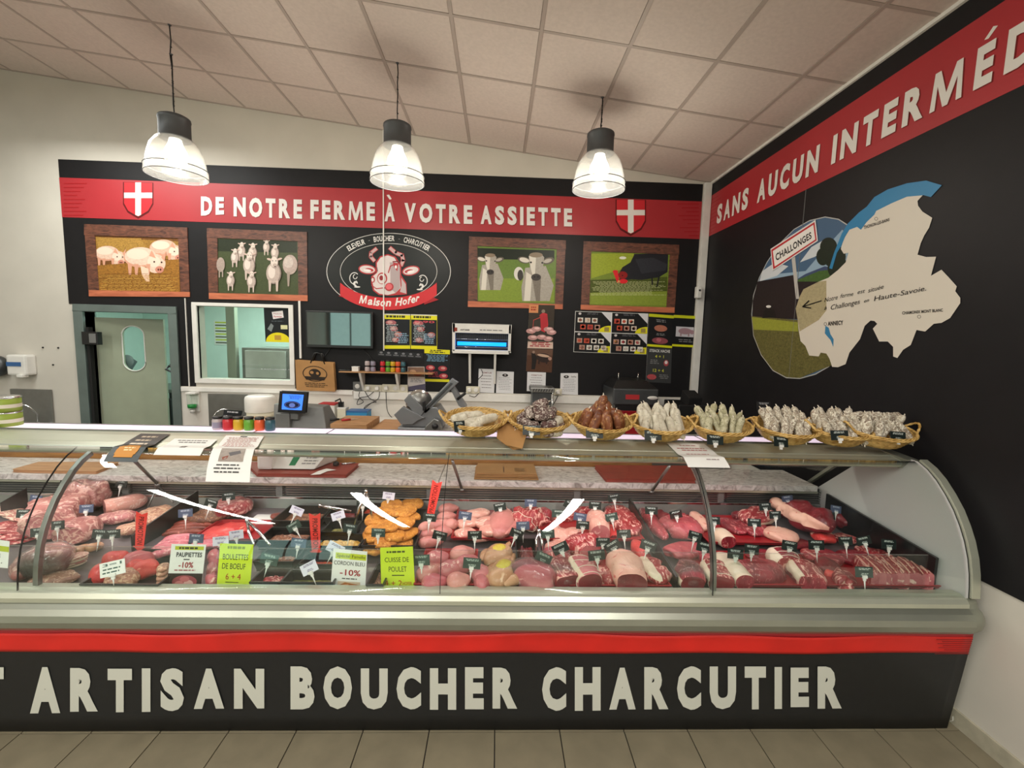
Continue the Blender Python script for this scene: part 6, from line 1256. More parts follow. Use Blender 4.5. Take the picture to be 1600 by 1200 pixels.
# ================================================================== THE MEAT IN THE DISPLAY
MEATS = []
def reg(t, sn, p): MEATS.append((sn, Vector(p)))
def loafitem(sn, name, cat, x1, y1, x2, y2, w, h, mats, cut=(0, 1), e=2.4, lump=.06, fr=9., bend=0., taper=.2, strings=0, lift=0., label=None, group=None, rim=None, ns=24, nr=20, seed=None, film=False, cap=None, register=True):
    a, c = aD(x1, y1, h*.5+lift), aD(x2, y2, h*.5+lift); a.z = c.z = 0; d = c-a; L = max(d.length*1.08, .04); mid = (a+c)/2; z = deckz(mid.y)+lift+.001
    rz = math.atan2(d.y, d.x); seed = seed if seed is not None else len(MEATS)*1.37; w *= 1.16; h *= 1.14; lump *= 1.35
    mats = list(mats)
    b = MB(); b.loaf(L, w, h, e, taper, lump, fr, seed, cut, bend, nr, ns)
    if strings or rim or film:
        t = thing(name, label or sn, cat, (mid.x, mid.y, z), rz, group); b.build('meat', mats, t, world=False); rings = b.rings
        if strings:
            for k in range(strings):
                u = 1+int((nr-3)*(k+.5)/strings); cc = sum(rings[u], Vector())/ns; sb = MB(); sb.tube([cc+(v-cc)*1.02 for v in rings[u]], .0017, 5, closed=True); sb.build('butcher_string', 'string', t, world=False)
        if rim:   # a strip of fat along one flank
            fb = MB(); vs = []; ks = rim if isinstance(rim, tuple) else (2, 7); js = range(ks[0], ks[1]+1)
            for rg in rings[1:-1]:
                cc = sum(rg, Vector())/ns
                for j in js: v = rg[j % ns]; vs.append(cc+(v-cc)*(1.05 if ks[0] < j < ks[1] or ks[1]-ks[0] < 3 else 1.0))
            m_ = len(js); fb.add(vs, [(i*m_+j, (i+1)*m_+j, (i+1)*m_+j+1, i*m_+j+1) for i in range(len(rings)-3) for j in range(m_-1)], 0, True); fb.build('fat_layer', cap or 'fat', t, world=False)
        if film:
            fb = MB(); fb.loaf(L*1.03, w*1.06, h*1.05, e, taper, lump, fr, seed, (0, 0), bend, nr, ns); fb.build('cling_film', 'film', t, world=False)
    else:
        t = b.build(name, mats, None, (mid.x, mid.y, z), world=False); t.rotation_euler = (0, 0, rz); tag(t, label or sn, cat, group)
    if register: reg(t, sn, (mid.x, mid.y, z+h))
    return t
def row(sn, name, cat, a, c, n, item, label, group):
    """n alike pieces from pixel a to pixel c; item=(dx1,dy1,dx2,dy2,w,h,mats,kw)"""
    dx1, dy1, dx2, dy2, w, h, mats, kw = item; r = random.Random(n)
    for k in range(n):
        u = k/(n-1) if n > 1 else 0; x = a[0]+(c[0]-a[0])*u; y = a[1]+(c[1]-a[1])*u
        kk = dict(kw); kk['seed'] = k*2.1+x; kk['lift'] = kw.get('lift', 0)+(kw.get('lz', 0)*(k % 2)); kk.pop('lz', None)
        loafitem(sn, name, cat, x+dx1+r.uniform(-1.5, 1.5), y+dy1, x+dx2+r.uniform(-1.5, 1.5), y+dy2, w*r.uniform(.9, 1.1), h, mats, label=label+', '+ORD[k]+' from the left', group=group, register=(k == n//2), **kk)
# trays
def tray(sn, x1, y1, x2, y2, mat='red_tray', h=.018, lab=None, deep=False, fill=None, fh=.0, cat='tray', name='meat_tray', n=0, t_=.004, lift=0.):
    """tray whose front edge runs (x1,y1)-(x2,y1) and whose back edge is at y2"""
    a, c = aD(x1, y1, h+lift), aD(x2, y1, h+lift); bk = aD((x1+x2)/2, y2, h+lift); y0, y1_ = a.y, bk.y; x0, x1_ = a.x, c.x
    z = max(deckz(y0), deckz(y1_))+.001+lift; t = thing(name, lab or sn, cat, ((x0+x1_)/2, (y0+y1_)/2, z)); b = MB()
    b.bx(x0+.004, x1_-.004, y0+.004, y1_-.004, z, z+t_); b.build('tray_base', mat, t)
    b = MB(); s_ = .006
    O = [(x0-s_, y0-s_), (x1_+s_, y0-s_), (x1_+s_, y1_+s_), (x0-s_, y1_+s_)]; I = [(x0+.002, y0+.002), (x1_-.002, y0+.002), (x1_-.002, y1_-.002), (x0+.002, y1_-.002)]; J = [(x0+.006, y0+.006), (x1_-.006, y0+.006), (x1_-.006, y1_-.006), (x0+.006, y1_-.006)]
    vs = [(x, y, z+h) for x, y in O]+[(x, y, z+h) for x, y in I]+[(x, y, z+t_) for x, y in J]+[(x, y, z+h-.003) for x, y in O]+[(x, y, z) for x, y in J]
    fs = []
    for i in range(4):
        j = (i+1) % 4; fs += [(i, j, 4+j, 4+i), (4+i, 4+j, 8+j, 8+i), (j, i, 12+i, 12+j), (12+j, 12+i, 16+i, 16+j)]
    b.add(vs, fs); b.build('tray_rim', mat, t, bev=.001)
    if fill:
        N = 22; vs = []; rn = random.Random(int(x1)); off = rn.uniform(0, 50)
        for i in range(N+1):
            for j in range(N+1):
                u, v = i/N, j/N; e_ = min(u, 1-u, v, 1-v)*6; zz = z+t_+fh*min(1, e_)*(.72+.5*noise.noise(Vector((u*7+off, v*7, 0)))+.25*noise.noise(Vector((u*19+off, v*19, 1))))
                vs.append((x0+.007+(x1_-x0-.014)*u, y0+.007+(y1_-y0-.014)*v, zz))
        b = MB(); b.add(vs, [(i*(N+1)+j, (i+1)*(N+1)+j, (i+1)*(N+1)+j+1, i*(N+1)+j+1) for i in range(N) for j in range(N)], 0, True); o = b.build('contents', fill, t); o['kind'] = 'stuff'
    reg(t, sn, ((x0+x1_)/2, (y0+y1_)/2, z+h)); return t
def wedge(lab, pts, th=.008, mat='black_tray', name='divider'):
    """upright divider board: pixel corners of its top edge back->front, standing on the deck"""
    (x1, y1), (x2, y2), h1, h2 = pts; a, c = aD(x1, y1, h1), aD(x2, y2, h2); d = (c-a); d.z = 0; n = Vector((-d.y, d.x, 0)).normalized()*th/2
    za, zc = deckz(a.y)+.001, deckz(c.y)+.001; b = MB(); q = [Vector((a.x, a.y, za)), Vector((c.x, c.y, zc)), Vector((c.x, c.y, zc+h2)), Vector((a.x, a.y, za+h1))]
    b.add([v+n for v in q]+[v-n for v in q], [(0, 1, 2, 3), (7, 6, 5, 4)]+[(i, 4+i, 4+(i+1) % 4, (i+1) % 4) for i in range(4)]); o = b.build(name, mat, None, (sum(q, Vector())/4).to_tuple()[:2]+(min(za, zc),), bev=.001)
    tag(o, lab, 'divider'); return o
wedge('black divider board at the left edge of the display', ((42, 762), (0, 786), .14, .08))
wedge('tall black divider between the hams and the fresh sausages', ((309, 766), (205, 838), .15, .085))
wedge('dark divider between the pork roasts and the veal', ((984, 778), (1058, 902), .13, .07), .012)
b = MB(); b.add([(x, y, z) for x in (2.155, 2.17) for y, z in ((1.995, .665), (2.73, .725), (2.73, .90), (1.995, .84))], [(0, 3, 2, 1), (4, 5, 6, 7), (0, 1, 5, 4), (1, 2, 6, 5), (2, 3, 7, 6), (3, 0, 4, 7)]); o = b.build('divider', 'black_tray', None, (2.14, 2.36, .665), bev=.001); tag(o, 'long black board standing along the right end panel of the display', 'divider')
# large trays first
tray('red tray of chicken breasts', 706, 850, 802, 792, lab='red plastic tray under the chicken breasts and pale chicken')
tray('red tray of beef steaks', 1108, 855, 1242, 806, lab='red plastic tray under the long beef steaks')
tray('red tray of front beef roasts', 1112, 921, 1290, 862, lab='low red tray under the beef roasts at the front')
tray('red tray of pork roasts', 870, 921, 1046, 866, lab='low red tray under the pork roasts at the front')
tray('red tray of shank pieces', 1295, 921, 1480, 868, lab='low red tray under the rib slices at the far right')
tray('red tray of raw poultry legs', 648, 921, 740, 858, lab='low red tray under the raw poultry legs')
tray('red tray of minced meat', 300, 846, 410, 812, lab='thin red tray under the bright minced meat')
tray('red tray of back pork', 846, 850, 1004, 795, lab='red tray under the pork pieces in the back row')
K = loafitem
# --- far left: cooked hams
row('bacon slices', 'bacon_slice', 'bacon', (4, 795), (30, 806), 4, (-8, -3, 18, 6, .09, .012, ('bacon', 'bacon'), {'cut': (0, 0), 'e': 4, 'lz': .012}), 'streaky bacon slice in the pile at the left picture edge', 'bacon slices at the left edge')
row('ham slices', 'ham_slice', 'ham', (2, 822), (30, 842), 5, (-6, -4, 20, 3, .11, .012, ('beef_marbled', 'ham'), {'cut': (0, 0), 'e': 3.5, 'lz': .012}), 'dark red cured ham slice at the left picture edge', 'cured ham slices at the left edge')
K('large pale cooked ham in the back left corner', 'cooked_ham', 'ham', 110, 786, 160, 768, .20, .17, ('ham_rind', 'ham'), (0, 0), 2.3, .10, 12, film=True)
K('boned pink ham with a flat cut face', 'cooked_ham', 'ham', 96, 786, 76, 826, .22, .15, ('ham_rind', 'ham'), (0, 1), 2.6, .07, 10)
K('white-skinned cooked roulade beside the big ham', 'cooked_roulade', 'charcuterie', 166, 796, 228, 780, .09, .085, ('pork_pale', 'ham'), (1, 0), 2.3, .03, 6, film=True)
K('flat pink cooked ham slab below the roulade', 'ham_slab', 'ham', 150, 814, 212, 806, .12, .05, ('ham', 'ham'), (0, 0), 3, .08)
K('sliced oval mortadella with pink marbled face', 'mortadella', 'charcuterie', 140, 818, 108, 842, .15, .11, ('ham_rind', 'ham'), (0, 1), 2.2, .03)
K('beige jellied terrine behind the red arrow sign', 'terrine', 'charcuterie', 226, 822, 262, 792, .14, .06, ('terrine', 'terrine'), (0, 0), 3, .10, 14)
K('orange-crusted terrine end beside the terrine', 'terrine', 'charcuterie', 190, 836, 222, 818, .09, .045, ('terrine', 'fat_pink'), (0, 0), 3, .10, 14)
K('film-wrapped dry-cured ham at the front left', 'cured_ham', 'ham', 52, 895, 100, 862, .16, .12, ('ham_rind', 'beef'), (0, 0), 2.3, .08, film=True)
for j in range(4): K('layered pale bacon slab with dark stripe at the front left' if j == 0 else '', 'bacon_slab', 'bacon', 70+j, 893-j*4, 134+j, 876-j*4, .07, .016, ('bacon' if j % 2 else 'fat', 'fat'), (0, 0), 4, .03, lift=j*.016, label='pale bacon slice layered in the front left slab', group='layered bacon slab at the front left', register=j == 0)
row('beige cooked sausages', 'cooked_sausage', 'sausage', (112, 862), (152, 855), 5, (-8, 3, 10, -4, .04, .035, ('chicken_yellow', 'terrine'), {'cut': (0, 0), 'lz': .02}), 'short beige cooked sausage above the bacon slab', 'beige cooked sausages')
K('brown pâté loaf at the bottom left of the display', 'pate', 'charcuterie', 50, 908, 122, 903, .09, .035, ('pate', 'pate'), (0, 0), 3.5, .07, 14)
K('greyish ham piece beside the left glass post', 'ham_piece', 'ham', 28, 905, 40, 872, .07, .07, ('ham_rind', 'ham'), (0, 0), 2.4, .07)
# --- black tray with red sausages
tray('black tray of red spiced sausages', 128, 921, 248, 858, 'black_tray', .045, lab='black oval tray holding fat red spiced sausages')
for i, (x1, y1, x2, y2, mt, lb) in enumerate(((164, 884, 198, 868, 'sausage_red', 'fat red spiced sausage at the back of the black tray'), (140, 905, 182, 893, 'sausage_red', 'fat red spiced sausage at the left of the black tray'), (190, 884, 240, 874, 'veal', 'pinkish spiced roll on the right of the black tray'), (205, 900, 248, 884, 'sausage_red', 'red sausage tip sticking out at the right of the black tray'), (165, 912, 218, 902, 'terrine', 'orange-brown stuffed roll at the front of the black tray'), (198, 896, 230, 886, 'sausage_red', 'small red sausage in the middle of the black tray'))):
    K(lb, 'spiced_sausage', 'sausage', x1, y1, x2, y2, .085, .075, (mt, mt), (0, 0), 2.1, .05, 12, lift=.012, bend=.05)
# --- fresh sausages and mince
row('brown smoked sausages', 'smoked_sausage', 'sausage', (262, 834), (280, 818), 4, (-6, 3, 56, -3, .035, .032, ('sausage_brown', 'sausage_brown'), {'cut': (0, 0), 'bend': .05}), 'long brown smoked sausage beside the black divider', 'brown smoked sausages')
row('pink chipolata sausages', 'fresh_sausage', 'sausage', (238, 862), (262, 841), 6, (-6, 3, 44, -3, .034, .030, ('sausage_pink', 'sausage_pink'), {'cut': (0, 0), 'bend': .05}), 'long thin pink raw sausage in front of the smoked ones', 'pink chipolata sausages')
row('short pink sausages', 'fresh_sausage', 'sausage', (236, 868), (264, 858), 4, (-6, 3, 22, -2, .036, .032, ('sausage_pink', 'sausage_pink'), {'cut': (0, 0), 'bend': -.06, 'lift': .02}), 'short pink raw sausage lying on top by the arrow sign', 'short pink raw sausages')
K('coarse brown sausage meat pile behind the smoked sausages', 'sausage_meat', 'meat', 302, 818, 340, 800, .15, .05, ('salad_brown', 'salad_brown'), (0, 0), 2.6, .12, 16)
K('dark red dried beef in film at the back', 'dried_beef', 'meat', 336, 800, 392, 790, .16, .09, ('beef_marbled', 'beef'), (0, 0), 2.4, .10, 14, film=True)
K('bright pinkish-red minced beef mound', 'minced_beef', 'meat', 316, 842, 398, 822, .14, .045, ('sausage_red', 'sausage_red'), (0, 0), 2.6, .12, 22)
K('pink rolled mince beside the white tags', 'minced_pork', 'meat', 296, 858, 352, 848, .07, .04, ('sausage_pink', 'sausage_pink'), (0, 0), 2.4, .1, 22)
o = MB(); a, c = aD(395, 812, .01), aD(440, 800, .01); o.box((0, 0, .002), (.16, .20, .003)); o = o.build('tray_paper', 'paper', None, ((a.x+c.x)/2, (a.y+c.y)/2, deckz(a.y)+.004), world=False); tag(o, 'white paper sheet with a sausage end beside the black pans', 'paper')
K('single dark sausage end on the white paper', 'sausage_end', 'sausage', 424, 810, 440, 804, .05, .03, ('sausage_brown', 'beef'), (0, 0), 2.2, .05, lift=.006)
o = MB(); a = aD(236, 905, 0); o.box((0, 0, .003), (.17, .22, .004)); o = o.build('tray_paper', 'paper', None, (a.x, a.y, deckz(a.y)+.004), world=False); o.rotation_euler = (0, 0, .3); tag(o, 'white board under the stacked stuffed rolls', 'board')
for j in range(4): K('stacked beige stuffed rolls' if j == 0 else '', 'stuffed_roll', 'meat', 246, 910-j*7, 264, 907-j*7, .06, .026, ('terrine', 'ham'), (0, 0), 2.2, .04, lift=.006+j*.024, label='small beige stuffed roll in the stack behind the white sign', group='stack of stuffed rolls', register=j == 0)
row('stuffed meat rolls', 'stuffed_roll', 'meat', (330, 908), (334, 872), 4, (-8, 2, 10, -3, .08, .06, ('pork', 'ham'), {'cut': (0, 0), 'lump': .1}), 'tied raw stuffed meat roll between the two signs', 'stuffed meat rolls between the signs')
# --- black pans of prepared dishes
pans = [('pan of spiced meatballs', 426, 818, 498, 790, 'salad_brown', .02), ('pan of dark marinade strips', 508, 812, 556, 790, 'beef_dark', .02), ('pan of red chorizo pieces', 556, 806, 590, 786, 'salad_red', .025),
        ('pan of marinated skewers', 402, 848, 478, 824, 'salad_brown', .03), ('pan of green olives', 503, 834, 552, 814, 'salad_green', .02), ('pan of yellow potato gratin', 482, 856, 560, 834, 'salad_yellow', .035),
        ('pan of fried nut pieces', 398, 880, 458, 858, 'salad_brown', .03), ('pan of red pepper mince', 468, 884, 520, 864, 'salad_red', .02), ('pan of mixed salad meat', 392, 912, 438, 888, 'beef_marbled', .03), ('pan of pickled gherkins', 440, 912, 520, 890, 'salad_green', .012), ('pan of roasted pieces', 574, 918, 598, 880, 'salad_brown', .03)]
for sn, x1, y1, x2, y2, fl, fh in pans: tray(sn, x1, y1, x2, y2, 'black_tray', .055, lab='black rectangular '+sn, fill=fl, fh=fh, name='serving_pan', cat='pan')
def tongs(lab, x, y, Y, h, an, sp=.25):
    p = aD(x, y, h); b0 = deckz(p.y)+.05; t = thing('serving_tongs', lab, 'tongs', (p.x, p.y, b0)); top = Vector((p.x, p.y, p.z))
    for s_ in (-1, 1):
        f = top+Vector((s_*sp*h*.5+an[0], an[1], -(top.z-b0)*an[2])); b = MB(); b.tube([top, top.lerp(f, .5)+Vector((s_*.008, 0, 0)), f], [.006, .008, .006], 8); b.build('arm', 'chrome', t)
    b = MB(); b.lathe([(.008, -.01), (.011, 0), (.008, .012)], 10, top); b.build('hinge', 'chrome', t)
tongs('steel tongs standing between the pans and the breaded cutlets', 572, 768, 0, .24, (0, -.05, 1), .45)
tongs('steel tongs leaning left over the marinated skewers', 386, 814, 0, .16, (.14, -.12, .7), .5)
tongs('steel tongs lying over the back pans', 500, 790, 0, .12, (.16, .0, .45), .4)
tongs('steel tongs stuck upright beside the liver pan', 842, 830, 0, .14, (0, -.06, .9), .2)
# --- breaded cutlets
tray('black tray of breaded cutlets', 566, 866, 648, 786, 'black_tray', .03, lab='black tray heaped with golden breaded cutlets')
r = random.Random(5)
for j, (x, y, lf_, an) in enumerate(((612, 790, .10, .3), (632, 800, .12, -.5), (604, 800, .12, .5), (644, 788, .07, .2), (588, 812, .09, .1), (630, 818, .11, -.3), (606, 822, .12, .2), (640, 806, .09, .9), (590, 826, .08, -.2), (616, 836, .09, .4), (634, 834, .07, -.6), (582, 838, .06, .6), (604, 846, .07, 0), (628, 850, .04, .3), (588, 856, .03, -.3), (612, 860, .03, .4))):
    K('pile of breaded cutlets' if j == 6 else '', 'breaded_cutlet', 'cutlet', x-17*math.cos(an), y+5*math.sin(an), x+17*math.cos(an), y-5*math.sin(an), .13, .026, ('breaded', 'breaded'), (0, 0), 3.4, .05, 12, lift=lf_*.75, label='golden breaded cutlet in the heap beside the red arrow sign', group='breaded cutlets in the black tray', register=j == 6, taper=0)
# --- poultry
for j, (x1, y1, x2, y2, lf_) in enumerate(((652, 838, 690, 832, 0), (654, 850, 692, 846, 0), (672, 824, 706, 818, .03), (655, 828, 690, 820, .03), (684, 812, 712, 806, .02), (680, 836, 706, 830, .04), (686, 798, 716, 794, 0), (696, 824, 716, 818, .03))):
    K('raw chicken drumsticks beside the cutlets' if j == 2 else '', 'chicken_drumstick', 'poultry', x1, y1, x2, y2, .062, .055, ('poultry', 'pork'), (0, 0), 2.1, .05, 10, lift=lf_, taper=.7, label='raw pink chicken drumstick beside the breaded cutlets', group='raw chicken drumsticks', register=j == 2)
for j, (x1, y1, x2, y2, lf_) in enumerate(((712, 838, 742, 830, .012), (738, 842, 768, 836, .012), (715, 822, 748, 814, .025), (745, 822, 772, 812, .03), (730, 806, 764, 800, .012), (752, 832, 775, 826, .05))):
    K('chicken breasts on the red tray' if j == 3 else '', 'chicken_breast', 'poultry', x1, y1, x2, y2, .10, .045, ('pork_pale', 'pork'), (0, 0), 2.3, .06, 8, lift=lf_, taper=.5, label='pale pink chicken breast on the red tray behind the post', group='chicken breasts on the red tray', register=j == 3)
for j, (x1, y1, x2, y2, lf_) in enumerate(((655, 905, 690, 885, .01), (660, 916, 700, 908, .01), (690, 898, 720, 880, .03), (700, 914, 735, 905, .02), (668, 880, 700, 868, .02), (715, 890, 745, 872, .03), (705, 872, 740, 862, .0), (740, 905, 762, 890, .02), (742, 916, 765, 912, .01))):
    K('raw poultry legs at the front' if j == 5 else '', 'poultry_leg', 'poultry', x1, y1, x2, y2, .085, .07, ('pork' if j % 3 else 'poultry', 'pork'), (0, 0), 2.1, .06, 9, lift=lf_, taper=.8, label='raw pink poultry or rabbit leg at the front of the display', group='raw poultry legs at the front', register=j == 5)
def chicken(sn, x1, y1, x2, y2, mat, lab, lift=0., neck=True, sticker=False, s=1.):
    """breast-up whole bird; first pixel = neck/back end, second = tail/front end"""
    h = .11*s; a, c = aD(x1, y1, h*.5+lift), aD(x2, y2, h*.5+lift); a.z = c.z = 0; d = c-a; L = d.length; mid = (a+c)/2; z = deckz(mid.y)+lift+.001
    t = thing('whole_chicken', lab, 'chicken', (mid.x, mid.y, z), math.atan2(d.y, d.x)); b = MB(); b.loaf(L, .15*s, h, 2.2, .3, .03, 8, x1*.1, (0, 0), 0, 18, 20); b.build('body', mat, t, world=False)
    for sd in (-1, 1):
        b = MB(); b.loaf(L*.62, .062*s, .06*s, 2.0, .9, .04, 9, x1*.2+sd, (0, 0), 0, 12, 14, c=(L*.16, sd*.068*s, .02), rot=(0, -.1, -sd*.28)); b.build('leg', mat, t, world=False)
        b = MB(); b.loaf(L*.34, .035*s, .032*s, 2.0, .4, .04, 9, x1*.3+sd, (0, 0), 0, 10, 12, c=(-L*.22, sd*.082*s, .03), rot=(0, 0, sd*.5)); b.build('wing', mat, t, world=False)
    if neck: b = MB(); b.loaf(.09*s, .035, .035, 2., .2, .06, 12, 5, (0, 0), 0, 10, 12, c=(-L*.52, 0, .04), rot=(0, .4, 0)); b.build('neck', mat, t, world=False)
    if sticker: b = MB(); b.loaf(L*.5, .085*s, h*.5, 2.2, .2, .02, 8, x1*.1, (0, 0), 0, 12, 18, c=(-L*.05, 0, h*.56)); b.build('label_band', 'chicken_label', t, world=False, label='yellow printed label band')
    reg(t, sn, (mid.x, mid.y, z+h)); return t
chicken('pale plucked chicken', 788, 796, 778, 842, 'poultry', 'pale plucked whole chicken on the red tray, no label', .01, s=1.0)
chicken('rear yellow-labelled chicken', 792, 856, 762, 884, 'chicken_yellow', 'whole chicken with yellow label band, the one behind', .0, sticker=True, s=.88)
chicken('front yellow-labelled chicken', 798, 880, 772, 916, 'chicken_yellow', 'whole chicken with yellow label band, the one in front', .01, sticker=True, s=.92)
K('chicken piece with red tip by the black tags', 'chicken_piece', 'poultry', 796, 848, 806, 842, .05, .05, ('beef', 'beef'), (0, 0), 2.2, .08)
# --- beef bundle, liver, wrapped roast
K('red lamb bundle in the back row', 'lamb_bundle', 'meat', 812, 822, 838, 800, .15, .10, ('beef_marbled', 'beef'), (0, 0), 2.3, .14, 16, strings=2)
tray('black pan of liver', 808, 878, 842, 842, 'black_tray', .07, lab='deep black pan filled with dark red liver', fill='liver', fh=.05, name='serving_pan', cat='pan')
K('round pink roast wrapped in film at the front', 'wrapped_roast', 'roast', 826, 914, 842, 890, .19, .12, ('pork', 'pork'), (0, 0), 2.2, .05, 8, film=True)
K('thick red steak leaning in the back', 'beef_steak', 'meat', 852, 812, 850, 798, .07, .06, ('beef', 'beef_dark'), (0, 0), 2.3, .06)
# --- pork section
K('red shank row in the back behind the tags', 'pork_shank', 'meat', 868, 812, 912, 800, .09, .05, ('beef_marbled', 'beef'), (0, 0), 2.5, .08)
K('streaky flank strips in the middle', 'pork_flank', 'meat', 858, 826, 888, 850, .11, .06, ('pork_pale', 'beef_marbled'), (0, 0), 2.6, .12, 14)
K('fatty pork belly piece under the green tag', 'pork_belly', 'meat', 860, 850, 876, 868, .09, .05, ('pork_pale', 'beef_marbled'), (0, 0), 2.8, .06)
K('pale pork loin block behind the rolled shoulder', 'pork_loin', 'meat', 884, 830, 902, 840, .10, .05, ('pork_pale', 'pork'), (0, 1), 3.2, .05)
K('rolled pork shoulder with white fat swirl', 'rolled_shoulder', 'roast', 900, 842, 920, 868, .14, .10, ('beef_marbled', 'pork'), (0, 1), 2.3, .10, 10)
K('film-wrapped red spare ribs at the front', 'spare_ribs', 'ribs', 868, 868, 886, 914, .13, .08, ('beef_marbled', 'beef_dark'), (0, 1), 2.7, .08, 12, film=True)
K('tied pork roast with fat edge and dark cut face', 'pork_roast', 'roast', 900, 876, 920, 914, .12, .095, ('pork', 'beef_dark'), (0, 1), 2.3, .04, strings=5, rim=(8, 12))
K('marbled neck chops beside the tied roast', 'pork_neck', 'meat', 938, 888, 950, 914, .085, .06, ('beef_marbled', 'beef_marbled'), (0, 0), 2.7, .10, 16)
K('pale pork loin roast in the back row', 'pork_roast', 'roast', 930, 806, 938, 838, .115, .11, ('pork_pale', 'pork'), (0, 1), 2.4, .03)
K('small red tied cube beside the pale loin', 'pork_cube', 'meat', 950, 824, 960, 846, .06, .06, ('sausage_red', 'beef'), (0, 1), 3, .06)
K('wide red rib slab with streaks of fat', 'rib_slab', 'ribs', 958, 792, 990, 838, .16, .075, ('beef_marbled', 'pork'), (0, 0), 3.2, .06, 12)
K('large pale skin-on rolled pork roast at the front', 'pork_roast', 'roast', 970, 868, 986, 916, .15, .11, ('fat_pink', 'beef_dark'), (0, 1), 2.4, .035)
K('orange-red wedge of cured pork', 'cured_pork', 'meat', 992, 848, 1004, 876, .06, .06, ('sausage_red', 'fat_pink'), (0, 0), 2.8, .06)
K('marbled pork blade slab against the divider', 'pork_shoulder_slab', 'meat', 1006, 876, 1034, 914, .12, .07, ('beef_marbled', 'beef_marbled'), (0, 0), 3, .09, 14, rim=(6, 10))
K('dark piece of meat below the crossed tags', 'pork_piece', 'meat', 948, 866, 966, 860, .09, .05, ('beef', 'beef'), (0, 0), 2.6, .08)
# --- veal section
K('long red fillet right of the divider', 'veal_fillet', 'meat', 1004, 794, 1038, 846, .08, .065, ('beef', 'beef'), (0, 0), 2.3, .05)
K('big brownish veal joint under the two tags', 'veal_joint', 'roast', 1048, 810, 1084, 842, .20, .09, ('veal', 'veal'), (0, 0), 2.5, .08)
K('pale fat cap piece beside the glass post', 'fat_cap', 'meat', 1084, 802, 1100, 830, .07, .06, ('fat_pink', 'veal'), (0, 0), 2.4, .05)
K('flat pink veal shoulder in the middle', 'veal_shoulder', 'meat', 1052, 852, 1084, 872, .20, .05, ('veal', 'veal'), (0, 0), 2.8, .08)
K('film-wrapped red veal roast by the divider', 'veal_roast', 'roast', 1070, 884, 1084, 916, .12, .085, ('beef', 'beef_dark'), (0, 1), 2.4, .06, film=True, rim=(11, 14))
# --- beef section
K('white-fat round of beef with red cut face', 'beef_round', 'roast', 1120, 832, 1138, 850, .095, .075, ('fat', 'beef'), (0, 1), 2.3, .02, 6, lift=.012)
row('long beef steaks', 'beef_steak', 'meat', (1140, 820), (1188, 826), 3, (-12, -10, 20, 16, .10, .035, ('beef', 'beef'), {'cut': (0, 0), 'e': 3, 'lift': .014}), 'long flat red beef steak on the red tray', 'long beef steaks')
K('rib of beef with creamy fat rim', 'beef_rib', 'meat', 1166, 816, 1200, 800, .14, .07, ('beef_marbled', 'beef_marbled'), (0, 0), 2.7, .06, lift=.02, rim=(12, 17))
K('big beef leg with knob of fat at its end', 'beef_shank_joint', 'meat', 1226, 790, 1296, 832, .15, .12, ('beef_dark', 'beef'), (0, 0), 2.3, .12, lift=.03, rim=(9, 13), cap='fat_pink')
K('round fatty bone end of the beef leg', 'bone_end', 'meat', 1206, 784, 1236, 800, .07, .07, ('fat_pink', 'fat'), (0, 0), 2.2, .08, lift=.06)
K('fat-covered beef slab in front of the leg', 'beef_slab', 'meat', 1196, 828, 1246, 846, .16, .05, ('fat_pink', 'beef'), (0, 0), 2.8, .08, lift=.02)
K('dark red beef slice behind the netted roast', 'beef_slice', 'meat', 1226, 852, 1264, 848, .09, .03, ('beef_dark', 'beef'), (0, 0), 2.8, .06)
K('bright red beef shin slices stacked', 'beef_shin', 'meat', 1270, 838, 1304, 842, .13, .055, ('sausage_red', 'beef'), (0, 0), 2.7, .10, rim=(2, 6), cap='fat_pink')
K('pink-rimmed beef steak right of the shin', 'beef_steak', 'meat', 1304, 836, 1336, 850, .10, .04, ('beef_marbled', 'beef'), (0, 0), 2.7, .08)
K('dark red rump joint in the back right', 'beef_rump', 'roast', 1306, 810, 1348, 824, .16, .10, ('beef_dark', 'beef'), (0, 0), 2.5, .10)
K('small red beef chunk by the black board', 'beef_chunk', 'meat', 1358, 836, 1384, 846, .09, .07, ('beef', 'beef'), (0, 0), 2.6, .10)
K('tied fat-edged beef roast beside the post', 'beef_roast', 'roast', 1110, 880, 1128, 916, .115, .085, ('beef_marbled', 'beef_dark'), (0, 1), 2.4, .05, strings=3, rim=(9, 12))
K('long white fat-covered roll of beef', 'beef_roll', 'roast', 1122, 868, 1162, 914, .10, .085, ('fat', 'beef'), (0, 1), 2.3, .03)
K('big smooth dark red beef block', 'beef_block', 'roast', 1172, 880, 1204, 910, .20, .08, ('beef', 'beef'), (0, 0), 3.0, .05)
K('round netted beef roast with white fat band', 'beef_roast', 'roast', 1214, 866, 1232, 886, .13, .10, ('beef', 'beef_marbled'), (0, 1), 2.3, .04, strings=4, rim=(8, 13))
K('half-moon beef roast with thick fat edge', 'beef_roast', 'roast', 1246, 880, 1268, 916, .13, .085, ('beef_marbled', 'beef'), (0, 1), 2.5, .04, rim=(8, 12))
K('flat dark red beef slab in the middle right', 'beef_slab', 'meat', 1270, 866, 1316, 878, .16, .04, ('beef', 'beef'), (0, 0), 2.9, .06)
K('second flat red slab beside the middle slab', 'beef_slab', 'meat', 1316, 862, 1352, 884, .15, .045, ('beef', 'beef'), (0, 0), 2.9, .07)
K('bright marbled chuck piece at the front right', 'beef_chuck', 'meat', 1302, 902, 1336, 912, .13, .06, ('beef_marbled', 'beef_marbled'), (0, 0), 2.7, .12, 14)
K('orange-tinted beef trimming at the front', 'beef_trim', 'meat', 1290, 894, 1306, 902, .05, .04, ('sausage_red', 'fat_pink'), (0, 0), 2.5, .1)
